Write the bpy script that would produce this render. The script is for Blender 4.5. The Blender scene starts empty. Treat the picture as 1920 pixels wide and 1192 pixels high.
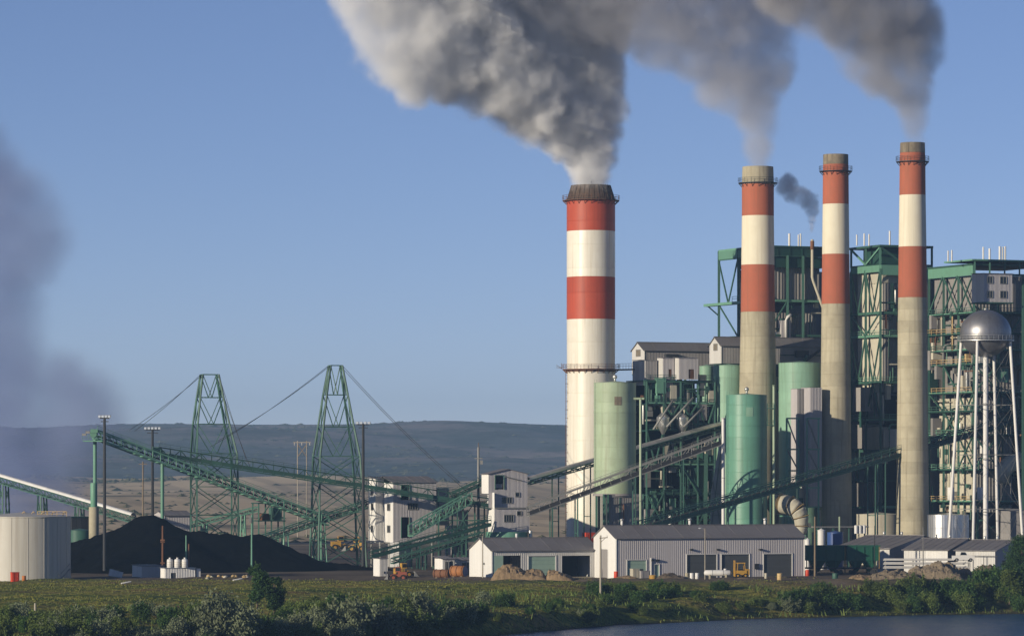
import bpy, bmesh, math, random
import numpy as np
from mathutils import Vector, Matrix, noise as mnoise

# ------------------------------------------------------------------ camera, sky, sun, exposure
SC = bpy.context.scene
COL = SC.collection
F = 7650.0          # focal length in photo pixels (1920 wide)
CAM_Z = 20.0
R = math.radians
cam = bpy.data.cameras.new('camera')
cam_o = bpy.data.objects.new('camera', cam); COL.objects.link(cam_o)
cam.sensor_width = 36.0
cam.lens = F / 1920 * 36.0
cam.shift_y = (895 - 596) / 1920
cam.clip_start = 1.0; cam.clip_end = 40000
cam_o.location = (0, 0, CAM_Z); cam_o.rotation_euler = (R(90), 0, 0)
SC.camera = cam_o

SUN_EL, SUN_SIDE = 12.5, 50.0
w = bpy.data.worlds.new('World'); SC.world = w; w.use_nodes = True
wn, wl = w.node_tree.nodes, w.node_tree.links
sky = wn.new('ShaderNodeTexSky'); sky.sky_type = 'NISHITA'; sky.sun_disc = False
sky.sun_elevation = R(SUN_EL); sky.sun_rotation = R(180 + SUN_SIDE)
sky.air_density = 0.5; sky.dust_density = 0.0; sky.ozone_density = 5.0
tint = wn.new('ShaderNodeMix'); tint.data_type = 'RGBA'; tint.blend_type = 'MULTIPLY'; tint.inputs[0].default_value = 1
tint.inputs[7].default_value = (1.55, 0.95, 0.79, 1)      # the film's lavender cast, the same over the whole sky
wl.new(sky.outputs[0], tint.inputs[6]); wl.new(tint.outputs[2], wn['Background'].inputs[0])
wn['Background'].inputs[1].default_value = 0.122
sun = bpy.data.lights.new('sun', 'SUN'); sun.energy = 5.0; sun.angle = R(0.5); sun.color = (1.0, 0.88, 0.68)
sun_o = bpy.data.objects.new('sun', sun); COL.objects.link(sun_o)
to_sun = Vector((-math.sin(R(SUN_SIDE)) * math.cos(R(SUN_EL)), -math.cos(R(SUN_SIDE)) * math.cos(R(SUN_EL)), math.sin(R(SUN_EL))))
sun_o.rotation_euler = to_sun.to_track_quat('Z', 'Y').to_euler()
sun_o.location = (-200, -100, 300)

SC.view_settings.view_transform = 'Standard'; SC.view_settings.look = 'None'
SC.view_settings.gamma = 1; SC.view_settings.use_curve_mapping = False
SC.view_settings.exposure = 0.0
SC.render.engine = 'CYCLES'
cy = SC.cycles
cy.max_bounces = 8; cy.diffuse_bounces = 2; cy.glossy_bounces = 2; cy.transmission_bounces = 2
cy.volume_bounces = 6; cy.transparent_max_bounces = 8
cy.volume_step_rate = 2.0; cy.volume_max_steps = 256
cy.caustics_reflective = False; cy.caustics_refractive = False
cy.use_denoising = True
SC.render.filter_size = 1.9

rnd = random.Random(7)

# ------------------------------------------------------------------ helpers
def P(px, py, Y):
    """world point seen at photo pixel (px, py) at distance Y"""
    return Vector(((px - 960) / F * Y, Y, CAM_Z - (py - 895) / F * Y))
def X(px, Y): return (px - 960) / F * Y
def Z(py, Y): return CAM_Z - (py - 895) / F * Y
def S(npx, Y): return npx / F * Y

MATS = {}
def mat(name, col, rough=0.7, metal=0.0, var=0.12, grime=0.25, scale=0.6, spec=0.3, streak=0.0, bump=0.0, dirt=None):
    """painted / bare surface: base colour with blotchy weathering, vertical streaks and small differences from piece to piece"""
    if name in MATS: return MATS[name]
    m = bpy.data.materials.new(name); m.use_nodes = True; MATS[name] = m
    n, l = m.node_tree.nodes, m.node_tree.links
    b = n['Principled BSDF']
    b.inputs['Roughness'].default_value = rough; b.inputs['Metallic'].default_value = metal
    b.inputs['Specular IOR Level'].default_value = spec
    geo = n.new('ShaderNodeNewGeometry')
    no = n.new('ShaderNodeTexNoise'); no.inputs['Scale'].default_value = scale; no.inputs['Detail'].default_value = 6; no.inputs['Roughness'].default_value = 0.65
    l.new(geo.outputs['Position'], no.inputs['Vector'])
    oi = n.new('ShaderNodeObjectInfo')
    mr = n.new('ShaderNodeMapRange'); mr.inputs[3].default_value = 1 - var; mr.inputs[4].default_value = 1 + var
    l.new(oi.outputs['Random'], mr.inputs[0])
    mg = n.new('ShaderNodeMapRange'); mg.inputs[1].default_value = 0.4; mg.inputs[2].default_value = 0.75
    mg.inputs[3].default_value = 0; mg.inputs[4].default_value = grime
    l.new(no.outputs['Fac'], mg.inputs[0])
    fac = mg.outputs[0]
    if streak:
        mp = n.new('ShaderNodeMapping'); mp.inputs['Scale'].default_value = (1.6, 1.6, 0.06)
        l.new(geo.outputs['Position'], mp.inputs['Vector'])
        ns = n.new('ShaderNodeTexNoise'); ns.inputs['Scale'].default_value = 1.0; ns.inputs['Detail'].default_value = 5
        l.new(mp.outputs[0], ns.inputs['Vector'])
        ms = n.new('ShaderNodeMapRange'); ms.inputs[1].default_value = 0.45; ms.inputs[2].default_value = 0.75
        ms.inputs[3].default_value = 0; ms.inputs[4].default_value = streak
        l.new(ns.outputs['Fac'], ms.inputs[0])
        mx = n.new('ShaderNodeMath'); mx.operation = 'MAXIMUM'
        l.new(fac, mx.inputs[0]); l.new(ms.outputs[0], mx.inputs[1]); fac = mx.outputs[0]
    mix = n.new('ShaderNodeMix'); mix.data_type = 'RGBA'
    mix.inputs[6].default_value = (*col, 1)
    d = dirt or (col[0] * 0.55 + 0.02, col[1] * 0.5 + 0.012, col[2] * 0.45 + 0.008)
    mix.inputs[7].default_value = (*d, 1)
    l.new(fac, mix.inputs[0])
    vm = n.new('ShaderNodeMix'); vm.data_type = 'RGBA'; vm.blend_type = 'MULTIPLY'; vm.inputs[0].default_value = 1
    l.new(mix.outputs[2], vm.inputs[6]); l.new(mr.outputs[0], vm.inputs[7])
    l.new(vm.outputs[2], b.inputs['Base Color'])
    if bump:
        bp = n.new('ShaderNodeBump'); bp.inputs['Strength'].default_value = bump; bp.inputs['Distance'].default_value = 0.05
        l.new(no.outputs['Fac'], bp.inputs['Height']); l.new(bp.outputs[0], b.inputs['Normal'])
    return m

def M(key): return MATS[key]
mat('steel_green', (0.046, 0.12, 0.09), 0.5, var=0.25, grime=0.4, streak=0.3)
mat('steel_green_pale', (0.14, 0.31, 0.22), 0.5, var=0.22, grime=0.35, streak=0.3)
mat('steel_green_dark', (0.015, 0.058, 0.045), 0.5, var=0.3, grime=0.5, streak=0.4)
mat('steel_grey', (0.22, 0.22, 0.21), 0.55, var=0.2, grime=0.35)
mat('steel_dark', (0.03, 0.032, 0.035), 0.6, var=0.3)
mat('rust', (0.16, 0.075, 0.04), 0.85, var=0.3, grime=0.6)
mat('galv', (0.5, 0.5, 0.48), 0.38, metal=0.6, var=0.15, grime=0.3, spec=0.5)
mat('alu', (0.72, 0.72, 0.72), 0.28, metal=0.85, var=0.08, grime=0.15, spec=0.5)
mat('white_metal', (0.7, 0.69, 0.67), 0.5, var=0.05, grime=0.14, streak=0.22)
mat('clad_grey', (0.47, 0.445, 0.45), 0.55, var=0.05, grime=0.15, streak=0.2)  # many fronts take grey: sun put into colour
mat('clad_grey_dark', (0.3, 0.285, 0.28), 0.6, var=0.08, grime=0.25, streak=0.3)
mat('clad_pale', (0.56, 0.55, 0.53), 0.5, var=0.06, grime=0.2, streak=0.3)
mat('roof_grey', (0.19, 0.18, 0.185), 0.6, var=0.05, grime=0.5, scale=0.25, streak=0.4)
mat('tank_silver', (0.3, 0.3, 0.315), 0.42, metal=0.75, var=0.05, grime=0.4, streak=0.5, spec=0.5)
mat('hood_white', (0.78, 0.77, 0.74), 0.3, metal=0.0, var=0.06, grime=0.2, spec=0.6)
mat('stack_red', (0.43, 0.075, 0.036), 0.5, var=0.06, grime=0.4, streak=0.6, scale=0.4)
mat('stack_red_dull', (0.4, 0.115, 0.062), 0.8, var=0.07, grime=0.4, streak=0.5, scale=0.4, dirt=(.2, .1, .06))
mat('stack_white', (0.78, 0.74, 0.64), 0.36, var=0.04, grime=0.3, streak=0.6, scale=0.35, dirt=(0.5, 0.42, 0.3), spec=0.5)
mat('stack_white_dull', (0.72, 0.67, 0.53), 0.75, var=0.04, grime=0.3, streak=0.5, scale=0.35, dirt=(0.5, 0.42, 0.3))
mat('concrete', (0.44, 0.4, 0.29), 0.9, var=0.1, grime=0.75, streak=0.9, scale=0.25, dirt=(0.25, 0.215, 0.15), bump=0.2)
mat('concrete_stained', (0.24, 0.2, 0.145), 0.9, var=0.08, grime=0.7, streak=0.9, scale=0.5, dirt=(0.06, 0.048, 0.035))
mat('cone_brown', (0.11, 0.075, 0.055), 0.8, var=0.25, grime=0.7, streak=0.9, dirt=(0.03, 0.022, 0.018))
mat('silo_pale', (0.36, 0.45, 0.31), 0.5, var=0.06, grime=0.4, streak=0.7, scale=0.3)
mat('silo_teal', (0.13, 0.31, 0.225), 0.4, var=0.06, grime=0.4, streak=0.65, scale=0.3, spec=0.5)
mat('silo_mid', (0.24, 0.41, 0.3), 0.5, var=0.06, grime=0.4, streak=0.7, scale=0.3)
mat('tank_grey', (0.5, 0.48, 0.43), 0.5, var=0.03, grime=0.2, streak=0.5, scale=0.3, spec=0.4)
mat('boiler_cream', (0.5, 0.47, 0.38), 0.7, var=0.1, grime=0.3, streak=0.5)
mat('boiler_grey', (0.25, 0.24, 0.235), 0.7, var=0.12, grime=0.35, streak=0.5)
mat('glass_dark', (0.015, 0.018, 0.022), 0.15, var=0.2, grime=0.0, spec=0.6)
mat('interior_shade', (0.012, 0.013, 0.014), 0.9, var=0.1)  # near-black colour painted for the shade of deep interiors and openings
mat('timber', (0.2, 0.155, 0.105), 0.9, var=0.2, grime=0.5, streak=0.5)
mat('timber_pale', (0.36, 0.33, 0.27), 0.9, var=0.15, grime=0.4, streak=0.5)
mat('red_paint', (0.55, 0.06, 0.02), 0.5, var=0.12, grime=0.3)
mat('orange_paint', (0.5, 0.16, 0.03), 0.55, var=0.12, grime=0.4)
mat('red_faded', (0.3, 0.075, 0.04), 0.7, var=0.12, grime=0.6, dirt=(.1, .06, .04))
mat('orange_faded', (0.36, 0.15, 0.05), 0.7, var=0.12, grime=0.6, dirt=(.14, .08, .05))
mat('yellow_paint', (0.48, 0.27, 0.035), 0.6, var=0.12, grime=0.6, dirt=(.18, .12, .06))
mat('blue_paint', (0.03, 0.07, 0.22), 0.4, var=0.1, grime=0.3)
mat('green_car', (0.012, 0.09, 0.055), 0.5, var=0.15, grime=0.5, streak=0.5)
mat('tan_paint', (0.5, 0.36, 0.17), 0.6, var=0.15, grime=0.3)
mat('rubber', (0.015, 0.015, 0.015), 0.9, var=0.2)
mat('lavender', (0.42, 0.39, 0.41), 0.7, var=0.06, grime=0.3, streak=0.4)
mat('door_grey', (0.085, 0.09, 0.09), 0.5, var=0.06, grime=0.2)
mat('door_green', (0.3, 0.42, 0.34), 0.5, var=0.06, grime=0.2)
mat('belt', (0.03, 0.03, 0.032), 0.9, var=0.2)
mat('lamp_glass', (0.85, 0.85, 0.83), 0.12, var=0.03, grime=0.0, metal=0.6, spec=0.8)
mat('insulator', (0.55, 0.52, 0.45), 0.3, var=0.1)

def thing(name, label, cat, loc=(0, 0, 0), group=None):
    o = bpy.data.objects.new(name, None); COL.objects.link(o)
    o.location = loc; o['label'] = label; o['category'] = cat
    o.empty_display_size = 0.5
    if group: o['group'] = group
    return o
def link(name, me, parent=None, mw=None):
    """link a mesh as an object; mw = its world matrix"""
    o = bpy.data.objects.new(name, me); COL.objects.link(o)
    mw = mw or Matrix.Identity(4)
    if parent is not None:
        o.parent = parent
        o.matrix_parent_inverse = PINV(parent)
    o.matrix_basis = mw
    MWS[o.name] = mw
    return o
MWS = {}
def PINV(p):
    if p.type == 'EMPTY': return Matrix.Translation(-Vector(p.location))
    return MWS[p.name].inverted()
def mesh_from(name, verts, faces, m, smooth=False):
    me = bpy.data.meshes.new(name)
    me.from_pydata([tuple(v) for v in verts], [], faces)
    if isinstance(m, (list, tuple)):
        for q in m: me.materials.append(MATS[q])
    else: me.materials.append(MATS[m])
    if smooth: me.polygons.foreach_set('use_smooth', [True] * len(me.polygons))
    return me
_unit = {}
def unit(shape, m, seg=10):
    k = (shape, m, seg)
    if k in _unit: return _unit[k]
    bm = bmesh.new()
    if shape == 'box':
        bmesh.ops.create_cube(bm, size=1)
    elif shape == 'cyl':
        bmesh.ops.create_cone(bm, cap_ends=True, segments=seg, radius1=0.5, radius2=0.5, depth=1)
    elif shape == 'ball':
        bmesh.ops.create_icosphere(bm, subdivisions=2, radius=0.5)
    me = bpy.data.meshes.new(shape + '_' + m); bm.to_mesh(me); bm.free()
    me.materials.append(MATS[m])
    if shape != 'box':
        me.polygons.foreach_set('use_smooth', [len(p.vertices) == 4 or shape == 'ball' for p in me.polygons])
    _unit[k] = me
    return me
def box(parent, name, c, size, m, rz=0.0):
    mw = Matrix.Translation(Vector(c)) @ Matrix.Rotation(rz, 4, 'Z') @ Matrix.Diagonal((*size, 1))
    return link(name, unit('box', m), parent, mw)
def ball(parent, name, c, size, m):
    if not hasattr(size, '__len__'): size = (size,) * 3
    return link(name, unit('ball', m), parent, Matrix.Translation(Vector(c)) @ Matrix.Diagonal((*size, 1)))
def axis_matrix(p0, p1, w, d):
    p0, p1 = Vector(p0), Vector(p1)
    v = p1 - p0; L = v.length
    q = v.to_track_quat('Z', 'Y')
    return Matrix.Translation((p0 + p1) / 2) @ q.to_matrix().to_4x4() @ Matrix.Diagonal((w, d, L, 1))
def beam(parent, name, p0, p1, w, m, d=None):
    return link(name, unit('box', m), parent, axis_matrix(p0, p1, w, d or w))
def tube(parent, name, p0, p1, dia, m, seg=10):
    return link(name, unit('cyl', m, seg), parent, axis_matrix(p0, p1, dia, dia))
def lathe(parent, name, c, prof, m, seg=48, smooth=True, a0=0, a1=None):
    """prof: list of (radius, z) from bottom to top round the vertical axis through c"""
    vs, fs = [], []
    full = a1 is None
    a1 = a1 if a1 is not None else 2 * math.pi
    n = seg if full else seg + 1
    for r, z in prof:
        for i in range(n):
            a = a0 + (a1 - a0) * i / seg
            vs.append((r * math.cos(a), r * math.sin(a), z))
    for k in range(len(prof) - 1):
        for i in range(seg):
            j = (i + 1) % n
            fs.append((k * n + i, k * n + j, (k + 1) * n + j, (k + 1) * n + i))
    me = mesh_from(name, vs, fs, m, smooth)
    if smooth:
        me.set_sharp_from_angle(angle=R(35))
    return link(name, me, parent, Matrix.Translation(Vector(c)))
def ring(parent, name, c, r, z, wr, hz, m, seg=40):
    return lathe(parent, name, (c[0], c[1], 0), [(r, z), (r + wr, z), (r + wr, z + hz), (r, z + hz), (r, z)], m, seg, True)
def sweep(parent, name, pts, dia, m, seg=10, smooth=True):
    """a round pipe through points"""
    vs, fs = [], []
    pts = [Vector(p) for p in pts]
    up = Vector((0.123, 0.31, 1)).normalized()
    for i, p in enumerate(pts):
        t = (pts[min(i + 1, len(pts) - 1)] - pts[max(i - 1, 0)]).normalized()
        a = t.cross(up)
        if a.length < 1e-3: a = t.cross(Vector((1, 0, 0)))
        a.normalize(); b = t.cross(a)
        dd = dia[i] if hasattr(dia, '__len__') else dia
        for k in range(seg):
            an = 2 * math.pi * k / seg
            vs.append(p + (a * math.cos(an) + b * math.sin(an)) * dd / 2)
    for i in range(len(pts) - 1):
        for k in range(seg):
            j = (k + 1) % seg
            fs.append((i * seg + k, (i + 1) * seg + k, (i + 1) * seg + j, i * seg + j))
    fs.append(tuple(range(seg))[::1]); fs.append(tuple(range((len(pts) - 1) * seg, len(pts) * seg))[::-1])
    return link(name, mesh_from(name, vs, fs, m, smooth), parent)
def prism(parent, name, poly, d0, d1, m, axis='y'):
    """polygon in (x, z) pushed from y=d0 to y=d1"""
    n = len(poly)
    vs = [(x, d0, z) for x, z in poly] + [(x, d1, z) for x, z in poly]
    fs = [tuple(range(n))[::-1], tuple(range(n, 2 * n))] + [(i, (i + 1) % n, n + (i + 1) % n, n + i) for i in range(n)]
    me = mesh_from(name, vs, fs, m)
    bm = bmesh.new(); bm.from_mesh(me); bmesh.ops.recalc_face_normals(bm, faces=bm.faces); bm.to_mesh(me); bm.free()
    return link(name, me, parent)
def corrugated(parent, name, p0, p1, z0, z1, m, pitch=0.4, depth=0.06, top=None):
    """a ribbed metal sheet from p0 to p1 (x, y), between z0 and z1; the ribs are folded geometry. top(u) gives the top edge"""
    p0, p1 = Vector((p0[0], p0[1], 0)), Vector((p1[0], p1[1], 0))
    L = (p1 - p0).length; t = (p1 - p0) / L
    nrm = Vector((t.y, -t.x, 0))
    n = max(1, int(round(L / pitch)))
    us, ds = [], []
    for i in range(n):
        a = L * i / n; b = L / n
        us += [a, a + b * .45, a + b * .6, a + b * .85]; ds += [0, 0, depth, depth]
    us.append(L); ds.append(0)
    vs, fs = [], []
    for u, d in zip(us, ds):
        q = p0 + t * u + nrm * d
        zt = top(u) if top else z1
        vs += [(q.x, q.y, z0), (q.x, q.y, zt)]
    for i in range(len(us) - 1):
        fs.append((2 * i, 2 * i + 2, 2 * i + 3, 2 * i + 1))
    return link(name, mesh_from(name, vs, fs, m), parent)
def clad_wall(parent, p0, p1, z0, z1, m, openings=(), panel=3.0, pitch=0.4, depth=0.035, top=None, name='wall_panel'):
    """ribbed cladding in separate sheets, left open where openings (u0, u1, za, zb) are"""
    a, b = Vector((p0[0], p0[1], 0)), Vector((p1[0], p1[1], 0))
    L = (b - a).length; t = (b - a) / L
    cuts = {0.0, L}
    for o in openings: cuts |= {max(0, o[0]), min(L, o[1])}
    cs = sorted(cuts); allc = []
    for u0, u1 in zip(cs, cs[1:]):
        n = max(1, int(round((u1 - u0) / panel)))
        for i in range(n): allc.append((u0 + (u1 - u0) * i / n, u0 + (u1 - u0) * (i + 1) / n))
    for u0, u1 in allc:
        if u1 - u0 < 0.02: continue
        um = (u0 + u1) / 2
        iv = sorted((o[2], o[3]) for o in openings if o[0] - 1e-6 < um < o[1] + 1e-6)
        z = z0
        q0, q1 = a + t * u0, a + t * u1
        for za, zb in iv:
            if za - z > 0.05: corrugated(parent, name, q0, q1, z, za, m, pitch, depth)
            z = zb
        if z1 - z > 0.05 or top:
            tf = (lambda u, u0=u0: top(u + u0)) if top else None
            corrugated(parent, name, q0, q1, z, z1, m, pitch, depth, tf)
def railing(parent, pts, h=1.1, m='steel_green', post=2.0, w=0.07):
    for a, b in zip(pts, pts[1:]):
        a, b = Vector(a), Vector(b)
        for k in (0.55, 1.0):
            beam(parent, 'handrail', a + Vector((0, 0, h * k)), b + Vector((0, 0, h * k)), w, m)
        n = max(1, int((b - a).length / post))
        for i in range(n + 1):
            q = a.lerp(b, i / n)
            beam(parent, 'rail_post', q, q + Vector((0, 0, h)), w, m)
# ------------------------------------------------------------------ land, water, hills, haze
def sstep(a, b, x):
    t = np.clip((x - a) / (b - a), 0, 1); return t * t * (3 - 2 * t)
_sx = np.array([-4500, -300, -110, -40, -0.9, 17.8, 43, 74.6, 97.9, 150, 400, 4500.])
_sy = np.array([300, 450, 520, 590, 674, 718, 750, 771, 780, 790, 800, 800.])
def shore(x): return np.interp(x, _sx, _sy)
_vn = {}
def vnoise(x, y, seed=0):
    """cheap smooth value noise on arrays"""
    if seed not in _vn: _vn[seed] = np.random.RandomState(seed).rand(256, 256)
    rs = _vn[seed]
    xi, yi = np.floor(x).astype(int), np.floor(y).astype(int)
    fx, fy = x - xi, y - yi
    fx = fx * fx * (3 - 2 * fx); fy = fy * fy * (3 - 2 * fy)
    g = lambda i, j: rs[i & 255, j & 255]
    return (g(xi, yi) * (1 - fx) + g(xi + 1, yi) * fx) * (1 - fy) + (g(xi, yi + 1) * (1 - fx) + g(xi + 1, yi + 1) * fx) * fy - 0.5
def ground_z(x, y):
    x = np.asarray(x, float); y = np.asarray(y, float)
    d = y - shore(x) + 3 * vnoise(x / 5, y / 5, 3)
    z = -9 + 3.2 * sstep(-8, 1, d) + 2.8 * sstep(1, 14, d) + 3.0 * sstep(6, np.maximum(26, np.minimum(790 - shore(x), 130)), d)
    rough = sstep(2, 10, d) * (1 - sstep(800, 840, y))
    z = z + rough * (0.8 * vnoise(x / 9, y / 9, 1) + 0.5 * vnoise(x / 2.6, y / 2.6, 2))
    far = sstep(1250, 3000, y)
    z = z + far * (17 + 15 * vnoise(x / 150 + 3, y / 420, 5) + 6 * vnoise(x / 60, y / 200, 6)) - 10 * sstep(3100, 3700, y)
    z = z + 26.5 * (1 - sstep(14, 60, y))      # the bluff the photograph was taken from
    return z
def gz(x, y): return float(ground_z(np.array([x]), np.array([y]))[0])
def grid_mesh(name, xs, ys, zf):
    XX, YY = np.meshgrid(xs, ys)
    ZZ = zf(XX, YY)
    nx, ny = len(xs), len(ys)
    v = np.stack([XX, YY, ZZ], -1).reshape(-1, 3)
    i = np.arange(nx * ny).reshape(ny, nx)
    f = np.stack([i[:-1, :-1], i[:-1, 1:], i[1:, 1:], i[1:, :-1]], -1).reshape(-1, 4)
    me = bpy.data.meshes.new(name)
    me.vertices.add(len(v)); me.vertices.foreach_set('co', v.ravel())
    me.loops.add(f.size); me.loops.foreach_set('vertex_index', f.ravel())
    me.polygons.add(len(f)); me.polygons.foreach_set('loop_start', np.arange(0, f.size, 4))
    me.update(calc_edges=True)
    me.polygons.foreach_set('use_smooth', [True] * len(f))
    return me
def ramp(n, stops):
    r = n.new('ShaderNodeValToRGB'); e = r.color_ramp.elements
    while len(e) > 2: e.remove(e[-1])
    for i, (p, c) in enumerate(stops):
        q = e[i] if i < 2 else e.new(p)
        q.position = p; q.color = (*c, 1)
    return r
def nnoise(n, l, vec, scale, detail=5, rough=0.6, sc=(1, 1, 1)):
    mp = n.new('ShaderNodeMapping'); mp.inputs['Scale'].default_value = sc
    l.new(vec, mp.inputs['Vector'])
    t = n.new('ShaderNodeTexNoise'); t.inputs['Scale'].default_value = scale; t.inputs['Detail'].default_value = detail; t.inputs['Roughness'].default_value = rough
    l.new(mp.outputs[0], t.inputs['Vector']); return t.outputs['Fac']
def nmath(n, l, op, a, b=None, clamp=False):
    m = n.new('ShaderNodeMath'); m.operation = op; m.use_clamp = clamp
    for i, v in enumerate((a, b)):
        if v is None: continue
        if isinstance(v, (int, float)): m.inputs[i].default_value = v
        else: l.new(v, m.inputs[i])
    return m.outputs[0]
def nmix(n, l, fac, a, b):
    m = n.new('ShaderNodeMix'); m.data_type = 'RGBA'
    if isinstance(fac, (int, float)): m.inputs[0].default_value = fac
    else: l.new(fac, m.inputs[0])
    for i, v in ((6, a), (7, b)):
        if isinstance(v, tuple): m.inputs[i].default_value = (*v, 1)
        else: l.new(v, m.inputs[i])
    return m.outputs[2]
def nrange(n, l, v, a, b, c=0.0, d=1.0):
    m = n.new('ShaderNodeMapRange'); m.interpolation_type = 'SMOOTHSTEP'
    l.new(v, m.inputs[0])
    for i, q in enumerate((a, b, c, d)): m.inputs[i + 1].default_value = q
    return m.outputs[0]

def ground_material():
    m = bpy.data.materials.new('ground_soil_grass'); m.use_nodes = True
    n, l = m.node_tree.nodes, m.node_tree.links; b = n['Principled BSDF']
    b.inputs['Roughness'].default_value = 0.95; b.inputs['Specular IOR Level'].default_value = 0.1
    g = n.new('ShaderNodeNewGeometry'); pos = g.outputs['Position']
    sp = n.new('ShaderNodeSeparateXYZ'); l.new(pos, sp.inputs[0])
    x, y, z = sp.outputs
    n1 = nnoise(n, l, pos, 0.06, 6); n2 = nnoise(n, l, pos, 0.9, 4); n3 = nnoise(n, l, pos, 0.02, 6)
    nb = nnoise(n, l, pos, 0.05, 5, 0.6, (0.5, 1.6, 1))
    grass = ramp(n, [(0.34, (0.07, 0.11, 0.018)), (0.46, (0.19, 0.21, 0.032)), (0.54, (0.31, 0.27, 0.06)), (0.64, (0.23, 0.15, 0.07))])
    l.new(nb, grass.inputs[0])
    g2 = nmix(n, l, nrange(n, l, n2, 0.35, 0.7), grass.outputs[0], (0.035, 0.05, 0.012))
    dirt = ramp(n, [(0.3, (0.06, 0.047, 0.035)), (0.7, (0.19, 0.15, 0.11))]); l.new(n1, dirt.inputs[0])
    yy = nmath(n, l, 'ADD', y, nmath(n, l, 'MULTIPLY', nmath(n, l, 'SUBTRACT', n1, 0.5), 70))
    plant = nrange(n, l, yy, 772, 800)
    c = nmix(n, l, plant, g2, dirt.outputs[0])
    # wet dark earth by the water line
    c = nmix(n, l, nrange(n, l, z, -6.2, -5.2, 1, 0), c, (0.03, 0.028, 0.02))
    # contour-cut earth slopes and dry grazing land beyond the plant
    far = nnoise(n, l, pos, 0.004, 7, 0.65, (1, 0.6, 1))
    wv = n.new('ShaderNodeTexWave'); wv.bands_direction = 'Y'; wv.inputs['Scale'].default_value = 0.011; wv.inputs['Distortion'].default_value = 5; wv.inputs['Detail'].default_value = 2; wv.inputs['Detail Scale'].default_value = 0.4
    wm = n.new('ShaderNodeMapping'); wm.inputs['Rotation'].default_value = (0, 0, R(62)); wm.inputs['Scale'].default_value = (1, .35, 1)
    l.new(pos, wm.inputs['Vector']); l.new(wm.outputs[0], wv.inputs['Vector'])
    fc = ramp(n, [(0.3, (0.36, 0.27, 0.16)), (0.5, (0.6, 0.46, 0.28)), (0.7, (0.66, 0.52, 0.33))]); l.new(far, fc.inputs[0])
    furrow = nmix(n, l, nrange(n, l, wv.outputs['Fac'], 0.6, 0.95, 0, 0.35), fc.outputs[0], (0.22, 0.17, 0.11))
    scr = nmix(n, l, nrange(n, l, nnoise(n, l, pos, 0.012, 6), 0.54, 0.7), furrow, (0.12, 0.105, 0.06))
    c = nmix(n, l, nrange(n, l, yy, 1150, 1350), c, scr)
    l.new(c, b.inputs['Base Color'])
    bp = n.new('ShaderNodeBump'); bp.inputs['Strength'].default_value = 0.6; bp.inputs['Distance'].default_value = 0.3
    l.new(n2, bp.inputs['Height']); l.new(bp.outputs[0], b.inputs['Normal'])
    return m
def ar(a, b, s): return np.arange(a, b, s)
gx = np.concatenate([ar(-4500, -400, 150), ar(-400, -140, 20), ar(-140, 140, 1.6), ar(140, 400, 20), ar(400, 4501, 150)])
gy = np.concatenate([ar(-120, 80, 8), ar(80, 560, 24), ar(560, 860, 1.6), ar(860, 1300, 12), ar(1300, 4400, 40)])
me = grid_mesh('ground', gx, gy, ground_z); me.materials.append(ground_material())
ground = link('ground', me); ground['kind'] = 'structure'; ground['label'] = 'grassy bank and bare earth yard around the power plant'

def hill_z(x, y):
    t = sstep(3500, 6400, y)
    z = -2 + 104 * t ** 0.8 + t * (6 * vnoise(x / 500, y / 500, 8) + 5 * vnoise(x / 180, y / 300, 9)) - 40 * sstep(6500, 7600, y)
    z = z + 26 * vnoise(x / 420 + 9, y / 350, 10) * sstep(3600, 4600, y) * (1 - sstep(5800, 6400, y))
    z = z + 12 * vnoise(x / 130 + 2, y / 160, 11) * sstep(3600, 4600, y) * (1 - sstep(5800, 6300, y))
    return z + x * 0.0009 + 4.5 * np.cos((x + 350) / 210) + 2.2 * np.cos(x / 83 + 1) - 3
def hill_material():
    m = bpy.data.materials.new('hill_scrub'); m.use_nodes = True
    n, l = m.node_tree.nodes, m.node_tree.links; b = n['Principled BSDF']
    b.inputs['Roughness'].default_value = 1; b.inputs['Specular IOR Level'].default_value = 0
    g = n.new('ShaderNodeNewGeometry'); pos = g.outputs['Position']
    a = nnoise(n, l, pos, 0.006, 8, 0.68, (0.4, 0.55, 3)); b2 = nnoise(n, l, pos, 0.022, 6, 0.72, (0.55, 0.35, 2))
    c = ramp(n, [(0.38, (0.07, 0.085, 0.085)), (0.46, (0.12, 0.12, 0.115)), (0.54, (0.2, 0.16, 0.15)), (0.64, (0.28, 0.225, 0.19))]); l.new(a, c.inputs[0])
    l.new(nmix(n, l, nrange(n, l, b2, 0.42, 0.62, 0, 0.8), c.outputs[0], (0.045, 0.05, 0.032)), b.inputs['Base Color'])
    return m
me = grid_mesh('hills', np.concatenate([ar(-4500, -1100, 120), ar(-1100, 1100, 18), ar(1100, 4501, 120)]), np.concatenate([ar(3450, 6700, 36), ar(6700, 7700, 90)]), hill_z)
me.materials.append(hill_material())
hills = link('hills', me); hills['kind'] = 'structure'; hills['label'] = 'long low bluish hills along the horizon'

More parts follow.
